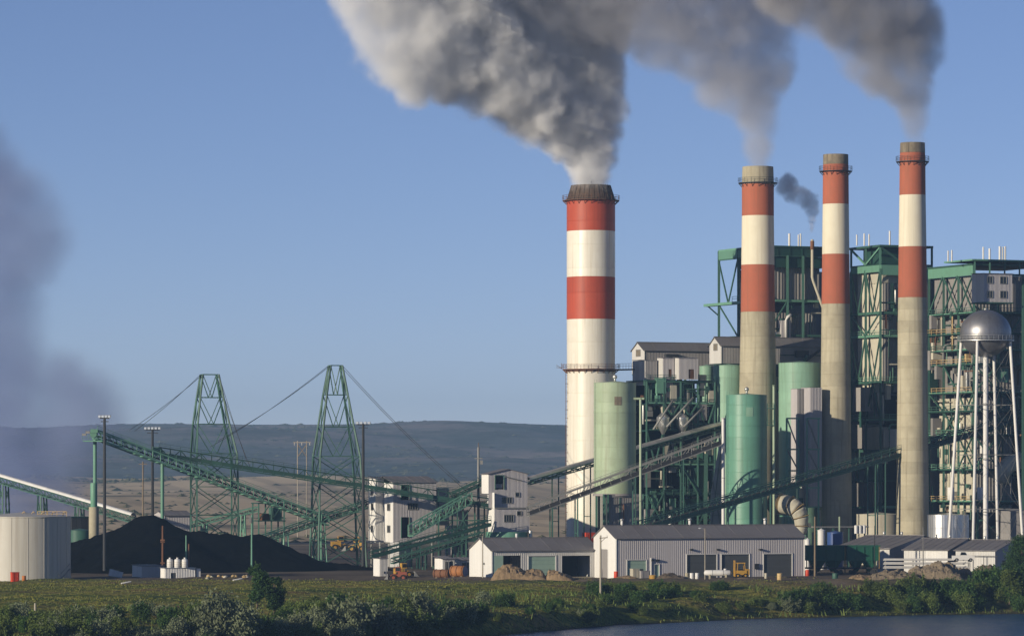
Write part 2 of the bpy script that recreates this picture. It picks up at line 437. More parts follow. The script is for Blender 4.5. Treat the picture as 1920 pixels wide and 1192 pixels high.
m_scrub = bpy.data.materials.new('dry_scrub'); m_scrub.use_nodes = True
_b = m_scrub.node_tree.nodes['Principled BSDF']; _b.inputs['Roughness'].default_value = 1; _b.inputs['Specular IOR Level'].default_value = 0
_n, _l = m_scrub.node_tree.nodes, m_scrub.node_tree.links
_g = _n.new('ShaderNodeNewGeometry')
_l.new(nmix(_n, _l, _g.outputs['Random Per Island'], (0.03, 0.04, 0.022), (0.12, 0.115, 0.07)), _b.inputs['Base Color'])
def scrub(name, label, n, y0, y1, xw, s0, s1, zf, thr, seed, tall=.6):
    """low bushes as little uneven eight-sided lumps, in drifts and along gullies"""
    r = np.random.RandomState(seed); y = r.uniform(y0, y1, n); x = r.uniform(-1, 1, n) * xw * y / 3000
    k = (vnoise(x / (y * .03) + 5, y / 260, 61) + .6 * vnoise(x / (y * .008), y / 70, 62) + .25 * r.normal(size=n)) > thr
    x, y = x[k], y[k]; n = len(x); z = zf(x, y); s = r.uniform(s0, s1, n) * (.6 + .8 * r.rand(n))
    base = np.array([(1, 0, 0), (0, 1, 0), (-1, 0, 0), (0, -1, 0), (0, 0, 1), (0, 0, -.6)])
    V = base[None] * (s[:, None, None] * np.array([1.5, 1, tall])) * r.uniform(.6, 1.3, (n, 6, 1)) + np.stack([x, y, z], -1)[:, None]
    f = np.array([(0, 1, 4), (1, 2, 4), (2, 3, 4), (3, 0, 4), (1, 0, 5), (2, 1, 5), (3, 2, 5), (0, 3, 5)])
    Fc = (np.arange(n)[:, None, None] * 6 + f[None]).reshape(-1, 3)
    me = bpy.data.meshes.new(name); me.from_pydata(V.reshape(-1, 3).tolist(), [], Fc.tolist()); me.materials.append(m_scrub)
    o = link(name, me); o['kind'] = 'stuff'; o['label'] = label
scrub('scrub', 'scattered dark scrub on the tan land beyond the plant', 5200, 1250, 3050, 480, .5, 1.7, ground_z, .12, 71)
scrub('scrub', 'dark brush along the gullies of the far hills', 11000, 3650, 6250, 480, 1.5, 5.0, hill_z, .1, 72, .4)
scrub('scrub', 'low dark tree row at the foot of the far hills', 1600, 2940, 3090, 480, 1.2, 3.2, ground_z, -.02, 73, .8)

def water_material():
    m = bpy.data.materials.new('pond_water'); m.use_nodes = True
    n, l = m.node_tree.nodes, m.node_tree.links; b = n['Principled BSDF']
    b.inputs['Base Color'].default_value = (0.022, 0.065, 0.17, 1); b.inputs['Roughness'].default_value = 0.25; b.inputs['IOR'].default_value = 1.33
    b.inputs['Specular IOR Level'].default_value = 0.5
    g = n.new('ShaderNodeNewGeometry')
    a = nnoise(n, l, g.outputs['Position'], 0.8, 4, 0.6, (0.7, 1, 1)); c = nnoise(n, l, g.outputs['Position'], 0.1, 3, 0.5)
    h = nmath(n, l, 'ADD', nmath(n, l, 'MULTIPLY', a, 0.6), nmath(n, l, 'MULTIPLY', c, 2.0))
    bp = n.new('ShaderNodeBump'); bp.inputs['Strength'].default_value = 1.0; bp.inputs['Distance'].default_value = 0.5
    l.new(h, bp.inputs['Height']); l.new(bp.outputs[0], b.inputs['Normal'])
    return m
me = bpy.data.meshes.new('water')
me.from_pydata([(-4500, 20, -6), (4500, 20, -6), (4500, 830, -6), (-4500, 830, -6)], [], [(0, 1, 2, 3)])
me.materials.append(water_material())
water = link('water', me); water['kind'] = 'structure'; water['label'] = 'rippled blue water of the pond in front of the bank'

hz = bpy.data.materials.new('haze_air'); hz.use_nodes = True
nt = hz.node_tree; nt.nodes.remove(nt.nodes['Principled BSDF'])
pv = nt.nodes.new('ShaderNodeVolumePrincipled')
pv.inputs['Color'].default_value = (0.42, 0.67, 1.0, 1); pv.inputs['Density'].default_value = 0.0001; pv.inputs['Anisotropy'].default_value = 0.1
nt.links.new(pv.outputs[0], nt.nodes['Material Output'].inputs['Volume'])
bm = bmesh.new(); bmesh.ops.create_cube(bm, size=1)
me = bpy.data.meshes.new('haze'); bm.to_mesh(me); bm.free(); me.materials.append(hz)
haze = link('haze', me, None, Matrix.Translation((0, 3800, 78)) @ Matrix.Diagonal((9400, 8200, 182, 1)))
haze['kind'] = 'stuff'; haze['label'] = 'thin pale haze in the air over the whole plain'
# ------------------------------------------------------------------ building kit
TH = R(24)          # the plant is laid out on a grid turned 24 degrees
CT, ST = math.cos(TH), math.sin(TH)
class Grid:
    """local frame: u along the front wall, v into the depth; corner seen at photo px at distance Y"""
    def __init__(s, px, Y, th=TH):
        s.x, s.y, s.th = X(px, Y), Y, th; s.c, s.s = math.cos(th), math.sin(th)
    def p(s, u, v, z=0): return Vector((s.x + u * s.c - v * s.s, s.y + u * s.s + v * s.c, z))
    def U(s, px):
        k = (px - 960) / F; return (k * s.y - s.x) / (s.c - k * s.s)
    def V(s, px):
        k = (px - 960) / F; return (s.x - k * s.y) / (s.s + k * s.c)
    def Zf(s, py, u=0, v=0): return Z(py, s.y + u * s.s + v * s.c)
    def box(s, t, name, u0, u1, v0, v1, z0, z1, m):
        c = s.p((u0 + u1) / 2, (v0 + v1) / 2, (z0 + z1) / 2)
        return box(t, name, c, (abs(u1 - u0), abs(v1 - v0), abs(z1 - z0)), m, s.th)
    def beam(s, t, name, a, b, w, m, d=None): return beam(t, name, s.p(*a), s.p(*b), w, m, d)
    def quad(s, t, name, pts, m, thick=0.12):
        """a slab through four local points, thickened downwards"""
        vs = [s.p(*q) for q in pts]
        vs += [v - Vector((0, 0, thick)) for v in vs]
        fs = [(0, 1, 2, 3), (7, 6, 5, 4)] + [(i, 4 + i, 4 + (i + 1) % 4, (i + 1) % 4) for i in range(4)]
        return link(name, mesh_from(name, vs, fs, m), t)
def roof_sheets(g, t, u0, u1, v0, v1, z0, z1, m, n, name='roof_panel', th=0.1):
    """one roof slope cut into n sheets, each a hair above or below its neighbour, with a raised seam between"""
    for i in range(n):
        a, b = u0 + (u1 - u0) * i / n, u0 + (u1 - u0) * (i + 1) / n
        dz = 0.015 * (i % 2)
        g.quad(t, name, [(a, v0, z0 + dz), (b, v0, z0 + dz), (b, v1, z1 + dz), (a, v1, z1 + dz)], m, th)
        if i: g.beam(t, 'roof_seam', (a, v0, z0 + .02), (a, v1, z1 + .02), 0.06, m)
def gabled(t, g, L, D, ze, zr, wall, gable, roof, front_open=(), gable_open=(), rn=10, panel=3.0, pitch=0.4, over=0.35, back=True, z0=-0.2):
    """gabled shed on grid g: front wall along u at v=0, gable at u=0"""
    clad_wall(t, g.p(0, 0), g.p(L, 0), z0, ze, wall, front_open, panel, pitch)
    top = lambda v: ze + (zr - ze) * (1 - abs(v - D / 2) / (D / 2)) - 0.05
    # gable sheets run from the back corner to the front corner so that their ribs face out
    clad_wall(t, g.p(0, D), g.p(0, 0), z0, ze, gable, [(D - b, D - a, za, zb) for a, b, za, zb in gable_open], 2.8, pitch, top=lambda u: top(D - u))
    clad_wall(t, g.p(L, 0), g.p(L, D), z0, ze, gable, (), 2.8, pitch, top=top)
    if back: clad_wall(t, g.p(L, D), g.p(0, D), z0, ze, wall, (), 4, pitch)
    roof_sheets(g, t, -over, L + over, -over, D / 2, ze - over * (zr - ze) / (D / 2) + .05, zr + .05, roof, rn)
    roof_sheets(g, t, -over, L + over, D + over, D / 2, ze - over * (zr - ze) / (D / 2) + .05, zr + .05, roof, rn)
    g.beam(t, 'ridge_cap', (-over, D / 2, zr + .1), (L + over, D / 2, zr + .1), 0.4, roof, 0.12)
    g.beam(t, 'corner_trim', (0, -.04, z0), (0, -.04, ze), 0.2, gable)
    g.beam(t, 'corner_trim', (L, -.04, z0), (L, -.04, ze), 0.2, gable)
    g.beam(t, 'gutter', (-over, -over - .08, ze - .12), (L + over, -over - .08, ze - .12), 0.16, roof)
def window(t, g, face, a, b, z0, z1, frame='steel_grey', glass='glass_dark', nx=2, nz=1, inset=0.02):
    """face 'f': front (v=0, a..b along u); face 'l': left gable (u=0, a..b along v); frame proud of wall, pane set back"""
    q = (lambda s, o, z: g.p(s, -o, z)) if face == 'f' else (lambda s, o, z: g.p(-o, s, z))
    fr = beam(t, 'window', q(a, .06, z0), q(b, .06, z0), 0.14, frame)
    def sub(n, p0, p1, w, m): return beam(fr, n, p0, p1, w, m)
    sub('frame', q(a, .06, z1), q(b, .06, z1), 0.14, frame)
    for i in range(nx + 1):
        s = a + (b - a) * i / nx
        sub('frame' if i in (0, nx) else 'glazing_bar', q(s, .06, z0), q(s, .06, z1), 0.13 if i in (0, nx) else .08, frame)
    for i in range(1, nz):
        z = z0 + (z1 - z0) * i / nz; sub('glazing_bar', q(a, .06, z), q(b, .06, z), .08, frame)
    c = q((a + b) / 2, -inset + .03, (z0 + z1) / 2)
    sz = ((b - a), .06, z1 - z0) if face == 'f' else (.06, (b - a), z1 - z0)
    box(fr, 'pane', c, sz, glass, g.th)
def roll_door(t, g, a, b, z0, z1, m, slats=10, frame='clad_pale', name='roller_door'):
    d = g.box(t, name, a, b, 0.14, 0.2, z0, z1, m)
    n = slats
    for i in range(n):
        za, zb = z0 + (z1 - z0) * i / n, z0 + (z1 - z0) * (i + 1) / n
        g.box(d, 'slat', a + .02, b - .02, 0.08, 0.14, za + .02, zb - .02, m)
    g.beam(t, 'door_frame', (a, -.03, z0), (a, -.03, z1), .2, frame); g.beam(t, 'door_frame', (b, -.03, z0), (b, -.03, z1), .2, frame)
    g.beam(t, 'door_frame', (a - .1, -.03, z1), (b + .1, -.03, z1), .2, frame)
    return d
def conveyor(name, label, p0, p1, wid, hgt, m, panel=2.2, belt=True, hood=None, supports=(), rail=True, group=None, sup_m=None, sup_z=0.0, brw=0.13, chord=0.24, sides=2, solid=None):
    """inclined lattice gallery from p0 to p1 (middle of its floor), with belt, idlers, walkway rail and trestles"""
    p0, p1 = Vector(p0), Vector(p1)
    t = thing(name, label, 'conveyor', (p0.x, p0.y, min(p0.z, p1.z)), group)
    d = (p1 - p0); L = d.length; d.normalize()
    side = Vector((d.y, -d.x, 0)).normalized()
    if side.y > 0: side = -side
    up = Vector((0, 0, 1))
    n = max(2, int(round(L / panel)))
    q = lambda i, s, h: p0 + d * (L * i / n) + side * (s * wid / 2) + up * (h * hgt)
    for s in (1, -1):
        for h in (0, 1): beam(t, 'chord', q(0, s, h), q(n, s, h), chord, m)
    for s in ((1, -1) if sides == 2 else (1,)):
        for i in range(n + 1): beam(t, 'post', q(i, s, 0), q(i, s, 1), brw, m)
        for i in range(n):
            a, b = (0, 1) if i % 2 else (1, 0)
            beam(t, 'brace', q(i, s, a), q(i + 1, s, b), brw, m)
    for i in range(0, n + 1): beam(t, 'cross_beam', q(i, 1, 0), q(i, -1, 0), brw * 1.3, m)
    if belt:
        b = beam(t, 'belt', q(0, -.1, .42), q(n, -.1, .42), wid * .5, 'belt', 0.14)
        k = max(2, n // 1)
        for i in range(k):
            f = n * (i + .5) / k
            tube(t, 'idler', q(f, -.6, .33), q(f, .4, .33), 0.16, 'steel_grey', 6)
        beam(t, 'walkway', q(0, .75, .04), q(n, .75, .04), wid * .28, m, 0.08)
    if solid:
        c = (q(0, 1.02, .08) + q(n, 1.02, .62)) / 2
        for i in range(n):
            beam(t, 'side_panel', q(i + .03, 1.05, .3), q(i + .97, 1.05, .3), 0.06, solid, hgt * .38)
    if rail:
        for h in (0.6, 1.1):
            beam(t, 'handrail', q(0, 1.0, 1) + up * h * .8, q(n, 1.0, 1) + up * h * .8, 0.07, m)
        for i in range(0, n + 1): beam(t, 'rail_post', q(i, 1.0, 1), q(i, 1.0, 1) + up * .88, 0.07, m)
    if hood:
        # half-round cover sheets, one per panel, each lapping the next
        for i in range(n):
            vs, fs = [], []
            for e, f in enumerate((i, i + 1.0)):
                rr = wid * .5 * (1.0 if i % 2 else 1.015)
                for k in range(9):
                    a = math.pi * k / 8
                    vs.append(p0 + d * (L * f / n) + up * (hgt + .02) + side * (math.cos(a) * rr) + up * (math.sin(a) * rr * .8))
            fs = [(k, k + 1, 10 + k, 9 + k) for k in range(8)]
            link('cover_sheet', mesh_from('cover_sheet', vs, fs, hood, True), t)
    sm = sup_m or m
    for f in supports:
        if isinstance(f, tuple): f, kind = f
        else: kind = 'bent'
        a, b = q(f * n, 1, 0), q(f * n, -1, 0)
        z0 = sup_z
        if kind == 'post':
            c = (a + b) / 2
            tube(t, 'support_column', (c.x, c.y, z0), c, 0.8, sm, 14); continue
        if kind == 'plain':
            for r1 in (a, b): beam(t, 'trestle_leg', (r1.x, r1.y, z0), r1, 0.3, sm)
            beam(t, 'trestle_strut', (a.x, a.y, a.z * .5), (b.x, b.y, b.z * .5), .18, sm); continue
        sp = 0.6 if a.z > 8 else 0.2
        a0, b0 = a + side * sp, b - side * sp
        a0.z = b0.z = z0
        # a trestle: legs at front and back and a pair along the conveyor
        for k in (-.8, .8):
            e = Vector((d.x, d.y, 0)).normalized() * k
            beam(t, 'trestle_leg', a0 + e, a + e * .6, 0.3, sm); beam(t, 'trestle_leg', b0 + e, b + e * .6, 0.3, sm)
        e = Vector((d.x, d.y, 0)).normalized() * .8
        hs = a.z - z0; k = max(1, int(round(hs / 5)))
        for i in range(k):
            f0, f1 = i / k, (i + 1) / k
            for (r0, r1) in ((a0, a), (b0, b)):
                beam(t, 'trestle_brace', r0.lerp(r1, f0) - e, r0.lerp(r1, f1) + e, 0.14, sm)
                beam(t, 'trestle_brace', r0.lerp(r1, f0) + e, r0.lerp(r1, f1) - e, 0.14, sm)
                beam(t, 'trestle_strut', r0.lerp(r1, f1) - e, r0.lerp(r1, f1) + e, 0.14, sm)
    return t
def silo(label, px, Y, rpx, pytop, pybot, m, seams, name='silo', cap=True, group=None, conetop=0.5, z0=None, patch=None, ladder=False):
    cx = X(px, Y); r = S(rpx, Y); zt = Z(pytop, Y); zb = Z(pybot, Y) if z0 is None else z0
    t = thing(name, label, 'silo', (cx, Y, zb), group)
    ed = [zt] + [Z(s, Y) for s in seams] + [zb]
    sub_ = []
    for a, b in zip(ed, ed[1:]):
        k_ = max(1, int(round((a - b) / 2.6))); sub_ += [a + (b - a) * i / k_ for i in range(k_)]
    sub_.append(ed[-1])
    if ladder:
        lx = cx - r * .93; ly = Y - r * .37 - .25
        for s_ in (-.25, .25): beam(t, 'ladder_rail', (lx + s_, ly, zb), (lx + s_, ly, zt + .8), .08, m)
        for i in range(int((zt - zb) / .9)): beam(t, 'rung', (lx - .25, ly, zb + .5 + i * .9), (lx + .25, ly, zb + .5 + i * .9), .07, m)
    for a, b in zip(sub_, sub_[1:]):
        lathe(t, 'shell_ring', (cx, Y, 0), [(r - .03, b), (r, b + .04), (r, a - .04), (r - .03, a)], m, 56)
    for a in ed[1:-1]: ring(t, 'ring_stiffener', (cx, Y), r, a - .09, .1, .18, m, 48)
    lathe(t, 'roof', (cx, Y, 0), [(r + .06, zt - .05), (r + .06, zt + .08), (r * .5, zt + conetop * .5), (0.01, zt + conetop)], m, 40)
    if cap:
        tube(t, 'vent', (cx, Y, zt + conetop - .1), (cx, Y, zt + conetop + .7), 0.5, 'galv'); ball(t, 'vent_cowl', (cx, Y, zt + conetop + .9), 1.1, 'galv')
    return t, cx, r, zt, zb
def pole(label, px, pytop, Y, dia, m, name='utility_pole', cat='pole', zb=0.0, top=None):
    x = X(px, Y)
    t = thing(name, label, cat, (x, Y, zb))
    zt = Z(pytop, Y)
    lathe(t, 'shaft', (x, Y, 0), [(dia / 2, zb - .3), (dia * .36, zt), (0.01, zt)], m, 10)
    return t, x, zt
# ------------------------------------------------------------------ chimneys
def stack(name, label, px, Y, prof, bands, seams, cat='chimney'):
    """prof: (py, half width px) from top to base; bands: (py0, py1, material); seams: py of the joints between lifts"""
    cx = X(px, Y)
    t = thing(name, label, cat, (cx, Y, 0))
    pys = [p[0] for p in prof]; hw = [p[1] for p in prof]
    edges = sorted(set([b[0] for b in bands] + [b[1] for b in bands] + list(seams)))
    top, bot = bands[0][0], bands[-1][1]
    edges = [e for e in edges if top <= e <= bot]
    for a, b in zip(edges, edges[1:]):
        mid = (a + b) / 2
        m = next(q[2] for q in bands if q[0] <= mid <= q[1])
        za, zb = Z(a, Y), Z(b, Y)
        if b == bot: zb = -0.5
        ra, rb = S(np.interp(a, pys, hw), Y), S(np.interp(b, pys, hw), Y)
        g = 0.05
        prof_ = [(rb - g, zb), (rb, zb + g), (ra, za - g), (ra - g, za)]
        if a == top: prof_ += [(ra - 0.45, za), (ra - 0.5, za - 6)]
        lathe(t, 'shell_ring', (cx, Y, 0), prof_, m, 64)
    return t, cx
def stack_platform(t, cx, Y, z, r, wid, m='rust', rails=True, brackets=14):
    d = ring(t, 'platform', (cx, Y), r - 0.05, z - 0.15, wid, 0.15, m, 48)
    for i in range(brackets):
        a = 2 * math.pi * i / brackets
        c, s = math.cos(a), math.sin(a)
        beam(t, 'bracket', (cx + c * r, Y + s * r, z - 1.0), (cx + c * (r + wid * .9), Y + s * (r + wid * .9), z - 0.15), 0.12, m)
        if rails: beam(t, 'rail_post', (cx + c * (r + wid), Y + s * (r + wid), z), (cx + c * (r + wid), Y + s * (r + wid), z + 1.1), 0.07, m)
    if rails:
        for h in (0.55, 1.1): ring(t, 'handrail', (cx, Y), r + wid - 0.03, z + h - 0.03, 0.06, 0.06, m, 40)
def ladder(t, x, y, z0, z1, m='rust', w=0.5, rung=1.2, cage=True):
    for s in (-1, 1): beam(t, 'ladder_rail', (x + s * w / 2, y, z0), (x + s * w / 2, y, z1), 0.08, m)
    n = int((z1 - z0) / rung)
    vs, fs = [], []
    for i in range(n):
        z = z0 + (z1 - z0) * (i + .5) / n
        o = len(vs); vs += [(x - w / 2, y - .03, z - .03), (x + w / 2, y - .03, z - .03), (x + w / 2, y - .03, z + .03), (x - w / 2, y - .03, z + .03), (x - w / 2, y + .03, z + .03), (x + w / 2, y + .03, z + .03)]
        fs += [(o, o + 1, o + 2, o + 3), (o + 3, o + 2, o + 5, o + 4)]
    link('rungs', mesh_from('rungs', vs, fs, m), t)

YF = 955
fat, fx = stack('wide_chimney', 'wide steel chimney with bright red and white bands and a dark cone top', 1108, YF,
    [(375, 45.5), (434, 45.5), (600, 45.5), (693, 45), (900, 46), (1060, 46.5)],
    [(376, 434, 'stack_red'), (434, 520, 'stack_white'), (520, 599, 'stack_red'), (599, 1055, 'stack_white')],
    [416, 460, 504, 550, 642, 695, 737, 780, 826, 872, 918, 964, 1010])
cz = Z(376, YF); r0 = S(45.5, YF); r1 = S(36.5, YF); zt = Z(348, YF)
lathe(fat, 'cone_top', (fx, YF, 0), [(r0 + 0.02, cz), (r1, zt), (r1 - 0.3, zt), (r1 - 0.3, cz)], 'cone_brown', 48)
for i in range(28):
    a = 2 * math.pi * (i + .5) / 28; c, s = math.cos(a), math.sin(a)
    beam(fat, 'cone_rib', (fx + c * (r0 + .03), YF + s * (r0 + .03), cz), (fx + c * (r1 + .03), YF + s * (r1 + .03), zt + 0.05), 0.12, 'cone_brown')
stack_platform(fat, fx, YF, cz, r0, 1.0, 'rust', True, 24)
beam(fat, 'lightning_rod', (fx, YF - r1, zt), (fx, YF - r1, zt + 0.8), 0.08, 'steel_dark')
for py in (1095 - 40,):
    pass
zp = Z(692, YF); rp = S(45, YF)
stack_platform(fat, fx, YF, zp, rp, 1.1, 'rust', True, 24)
ring(fat, 'stiffener', (fx, YF), rp, zp - 0.6, 0.25, 0.35, 'rust', 48)
ladder(fat, fx - rp * 0.97 - 0.25, YF - 1.2, 0.5, zp, 'rust', 0.5, 0.9)
for py in range(720, 1040, 16): ring(fat, 'ladder_hoop', (fx - rp * .97 - .25, YF - 1.55), 0.33, Z(py, YF), 0.06, 0.07, 'rust', 8)
for i, a in enumerate((0.1, 0.28)):
    x0 = fx - rp - 1.1
    beam(fat, 'davit_arm', (x0, YF - 1, zp + .2), (x0 - 1.4, YF - 1.2, zp + .9 - i * .5), 0.09, 'rust')
beam(fat, 'davit_post', (x0 - 0.2, YF - 1, zp), (x0 - 0.2, YF - 1, zp + 1.4), 0.1, 'rust')
lathe(fat, 'foundation', (fx, YF, 0), [(S(46, YF) + .6, -0.5), (S(46, YF) + .6, 0.6), (S(46, YF) - .2, 0.6)], 'concrete', 48)

def cstack(label, px, Y, prof, bands, seams, capring, seed):
    t, cx = stack('concrete_chimney', label, px, Y, prof, bands, seams)
    pys = [p[0] for p in prof]; hw = [p[1] for p in prof]
    z = Z(capring, Y); r = S(np.interp(capring, pys, hw), Y)
    stack_platform(t, cx, Y, z, r, S(7, Y), 'steel_dark', True, 16)
    # rust streaks under the platform are runs of corroded steel brackets and a conduit
    a = R(-35)
    return t, cx
rs = random.Random(5)
Y1 = 962
c3, _ = cstack('tall concrete chimney with pale unstained cap, left of the three concrete ones', 1421, Y1,
    [(313, 29), (345, 30), (405, 30), (580, 32), (740, 35), (1050, 38)],
    [(313, 346, 'concrete'), (346, 405, 'stack_red_dull'), (405, 497, 'stack_white_dull'), (497, 585, 'stack_red_dull'), (585, 1055, 'concrete')],
    list(range(608, 1050, 23)), 343, 1)
Y2 = 950
c2, _ = cstack('concrete chimney without smoke, middle of the three concrete ones', 1567, Y2,
    [(290, 23.5), (323, 24), (383, 24.5), (477, 25.5), (570, 26.5), (770, 28.5), (1055, 31)],
    [(290, 309, 'concrete_stained'), (309, 321, 'stack_red_dull'), (321, 383, 'stack_red_dull'), (383, 477, 'stack_white_dull'), (477, 570, 'stack_red_dull'), (570, 1055, 'concrete')],
    list(range(592, 1050, 22)), 321, 2)
Y3 = 925
c1, _ = cstack('tallest concrete chimney beside the silver water tower', 1711, Y3,
    [(268, 23), (303, 24), (366, 24.5), (463, 26), (558, 27), (800, 29), (1055, 31.5)],
    [(268, 287, 'concrete_stained'), (287, 303, 'stack_red_dull'), (303, 366, 'stack_red_dull'), (366, 463, 'stack_white_dull'), (463, 558, 'stack_red_dull'), (558, 1055, 'concrete')],
    list(range(580, 1050, 22)), 303, 3)
# ------------------------------------------------------------------ left: tank, coal yard, conveyors, masts
YT = 802
t, cx, r, zt, zb = silo('big pale grey round tank at the left edge, with a railed roof and outside stair', 44, YT, 88, 968, 1090, 'tank_grey', [], name='storage_tank', cap=False, conetop=0.9, z0=-0.1)
t['category'] = 'tank'
for o in list(t.children):
    if o.name.startswith('shell_ring'):
        bpy.data.objects.remove(o)
n = 18
for i in range(n):    # upright wall sheets with a lapped joint
    a0 = 2 * math.pi * i / n + .04
    lathe(t, 'wall_sheet', (cx, YT, 0), [(r, -.1), (r, zt)], 'tank_grey', 9, True, a0 + .004, a0 + 2 * math.pi / n - .004)
    a = a0
    beam(t, 'seam_strip', (cx + math.cos(a) * (r + .02), YT + math.sin(a) * (r + .02), 0), (cx + math.cos(a) * (r + .02), YT + math.sin(a) * (r + .02), zt), 0.07, 'tank_grey')
lathe(t, 'liner', (cx, YT, 0), [(r - .15, -.1), (r - .15, zt - .02)], 'tank_grey', 48)
ring(t, 'rim', (cx, YT), r - .05, zt - .12, .2, .2, 'tank_grey', 56)
# roof gear: little railed walkways and pipes seen over the rim
for px in (42, 60, 78, 98, 118):
    q = P(px, 968, YT - 2); sweep(t, 'vent_pipe', [q, q + Vector((0, 0, .7)), q + Vector((.3, 0, 1.0)), q + Vector((.6, 0, .7))], 0.22, 'tan_paint', 8)
railing(t, [P(70, 968, YT - 3), P(125, 968, YT - 3)], 1.0, 'tan_paint', 1.6, .1)
# stair at its right foot
a = P(110, 1089, YT - 6.0); b = P(131, 1066, YT - 1.5)
for s in (0, .9): beam(t, 'stair_stringer', a + Vector((0, s, 0)), b + Vector((0, s, 0)), 0.16, 'steel_grey')
for i in range(9): beam(t, 'stair_tread', a.lerp(b, (i + .5) / 9), a.lerp(b, (i + .5) / 9) + Vector((0, .9, 0)), 0.22, 'steel_grey', .06)
beam(t, 'stair_rail', a + Vector((0, 0, 1)), b + Vector((0, 0, 1)), 0.08, 'steel_grey')

def drum(label, px, py, Y, dia, h, m, name='barrel', rings=True, cat='barrel'):
    x = X(px, Y); z0 = gz(x, Y) - .04
    t = thing(name, label, cat, (x, Y, z0))
    lathe(t, 'shell', (x, Y, z0), [(dia / 2 - .03, 0), (dia / 2, .05), (dia / 2, h - .05), (dia / 2 - .03, h), (dia / 2 - .06, h - .03), (0.01, h - .03)], m, 18)
    for k in (0.02, .35, .65, .96): ring(t, 'hoop', (x, Y), dia / 2, z0 + h * k, .03, .06, m, 18)
    return t
def crate_box(label, px, Y, w, d, h, m, name, cat):
    x = X(px, Y); z0 = gz(x, Y)
    t = thing(name, label, cat, (x, Y, z0))
    g = Grid(px, Y)
    box(t, 'body', (x, Y, z0 + h / 2), (w, d, h), m, TH)
    box(t, 'lid', (x, Y, z0 + h + .05), (w + .1, d + .1, .1), m, TH)
    for k in (-.3, .3): box(t, 'rib', (x + k * w * CT + ST * d * .5, Y + k * w * ST - CT * d * .5, z0 + h / 2), (.08, .1, h * .9), m, TH)
    return t
crate_box('bright red box on the ground beside the big pale tank', 28, 778, 1.4, 1.2, 1.75, 'red_paint', 'box', 'box')
drum('small orange drum to the right of the red box by the tank', 45, 1100, 777, .75, .95, 'orange_paint')

# --- coal heap
ridge = [(100, 1020), (135, 1008), (175, 1002), (215, 993), (240, 979), (262, 967), (285, 962), (300, 966), (330, 986), (350, 996), (400, 998), (450, 1001), (490, 1006), (515, 1014), (540, 1030), (575, 1044), (620, 1055), (680, 1061), (740, 1066)]
YC = 880
rp = []
for (a, b) in zip(ridge, ridge[1:]):
    for i in range(6):
        f = i / 6; rp.append((X(a[0] + (b[0] - a[0]) * f, YC), Z(a[1] + (b[1] - a[1]) * f, YC)))
rp = np.array(rp)
def coal_z(x, y):
    z = np.full(x.shape, -1.0)
    n_ = 3.4 * vnoise(x / 6, y / 4, 21) + 1.5 * vnoise(x / 1.7, y / 1.7, 22) + 0.7 * vnoise(x / .8, y / .7, 24)
    for rx, rz in rp:
        d = np.sqrt((x - rx) ** 2 + (y - YC - 4 * math.sin(rx / 9)) ** 2)
        z = np.maximum(z, rz + .1 - d * (0.5 + 0.12 * vnoise(x / 12, y / 12, 23)))
    return z + n_ * 0.42 * np.clip(z / 3, 0, 1)
me = grid_mesh('coal_heap', ar(X(60, YC), X(800, YC), .55), ar(832, 925, .75), coal_z)
m = bpy.data.materials.new('coal'); m.use_nodes = True; MATS['coal'] = m
n_, l_ = m.node_tree.nodes, m.node_tree.links
g_ = n_.new('ShaderNodeNewGeometry'); c_ = ramp(n_, [(0.35, (0.0015, 0.0016, 0.0018)), (0.7, (0.006, 0.006, 0.006))])
l_.new(nnoise(n_, l_, g_.outputs['Position'], 1.2, 8, .7), c_.inputs[0]); l_.new(c_.outputs[0], n_['Principled BSDF'].inputs['Base Color'])
n_['Principled BSDF'].inputs['Roughness'].default_value = 1; n_['Principled BSDF'].inputs['Specular IOR Level'].default_value = .03
me.materials.append(m)
o = link('coal_heap', me); o['label'] = 'long black coal heap with a peak under the conveyor head'; o['category'] = 'coal heap'

# --- lattice masts
def mast(label, px, Y, levels, m, toph):
    cx = X(px, Y)
    t = thing('lattice_mast', label, 'mast', (cx, Y, 0))
    lv = [(Z(py, Y), S(hw, Y), S(dx, Y)) for py, hw, dx in levels]
    cnr = lambda k, sx, sy: Vector((cx + lv[k][2] + sx * lv[k][1], Y + sy * lv[k][1] * .95, lv[k][0]))
    cor = [(-1, -1), (1, -1), (1, 1), (-1, 1)]
    rz = Matrix.Rotation(R(14), 4, 'Z')
    def q(k, i):
        sx, sy = cor[i % 4]; v = Vector((sx * lv[k][1], sy * lv[k][1] * .9, 0)); v = rz @ v
        return Vector((cx + lv[k][2] + v.x, Y + v.y, lv[k][0]))
    for k in range(len(lv) - 1):
        for i in range(4):
            beam(t, 'leg', q(k, i), q(k + 1, i), 0.34, m)
            beam(t, 'strut', q(k, i), q(k, i + 1), 0.16, m)
            if k >= toph:
                beam(t, 'brace', q(k, i), q(k + 1, i + 1), 0.18, m); beam(t, 'brace', q(k, i + 1), q(k + 1, i), 0.18, m)
            else:
                mid = (q(k + 1, i) + q(k + 1, i + 1)) / 2
                beam(t, 'brace', q(k, i), mid, 0.16, m); beam(t, 'brace', q(k, i + 1), mid, 0.16, m)
    return t, q
YM1, YM2 = 915, 918
m1, q1 = mast('shorter green lattice mast, left one, rising behind the coal heap', 396, YM1, [(702, 15, -3), (745, 22, -2), (795, 30, 0), (850, 38, 5), (912, 39, 6), (965, 39, 6), (1015, 39, 6), (1062, 39, 6)], 'steel_green', 3)
m2, q2 = mast('taller green lattice mast, right one, beside the black floodlight pole', 630, YM2, [(685, 11, -1), (740, 20, -1), (800, 29, 0), (855, 38, 1), (905, 40, 2), (960, 42, 3), (1010, 44, 3), (1062, 46, 4)], 'steel_green', 3)
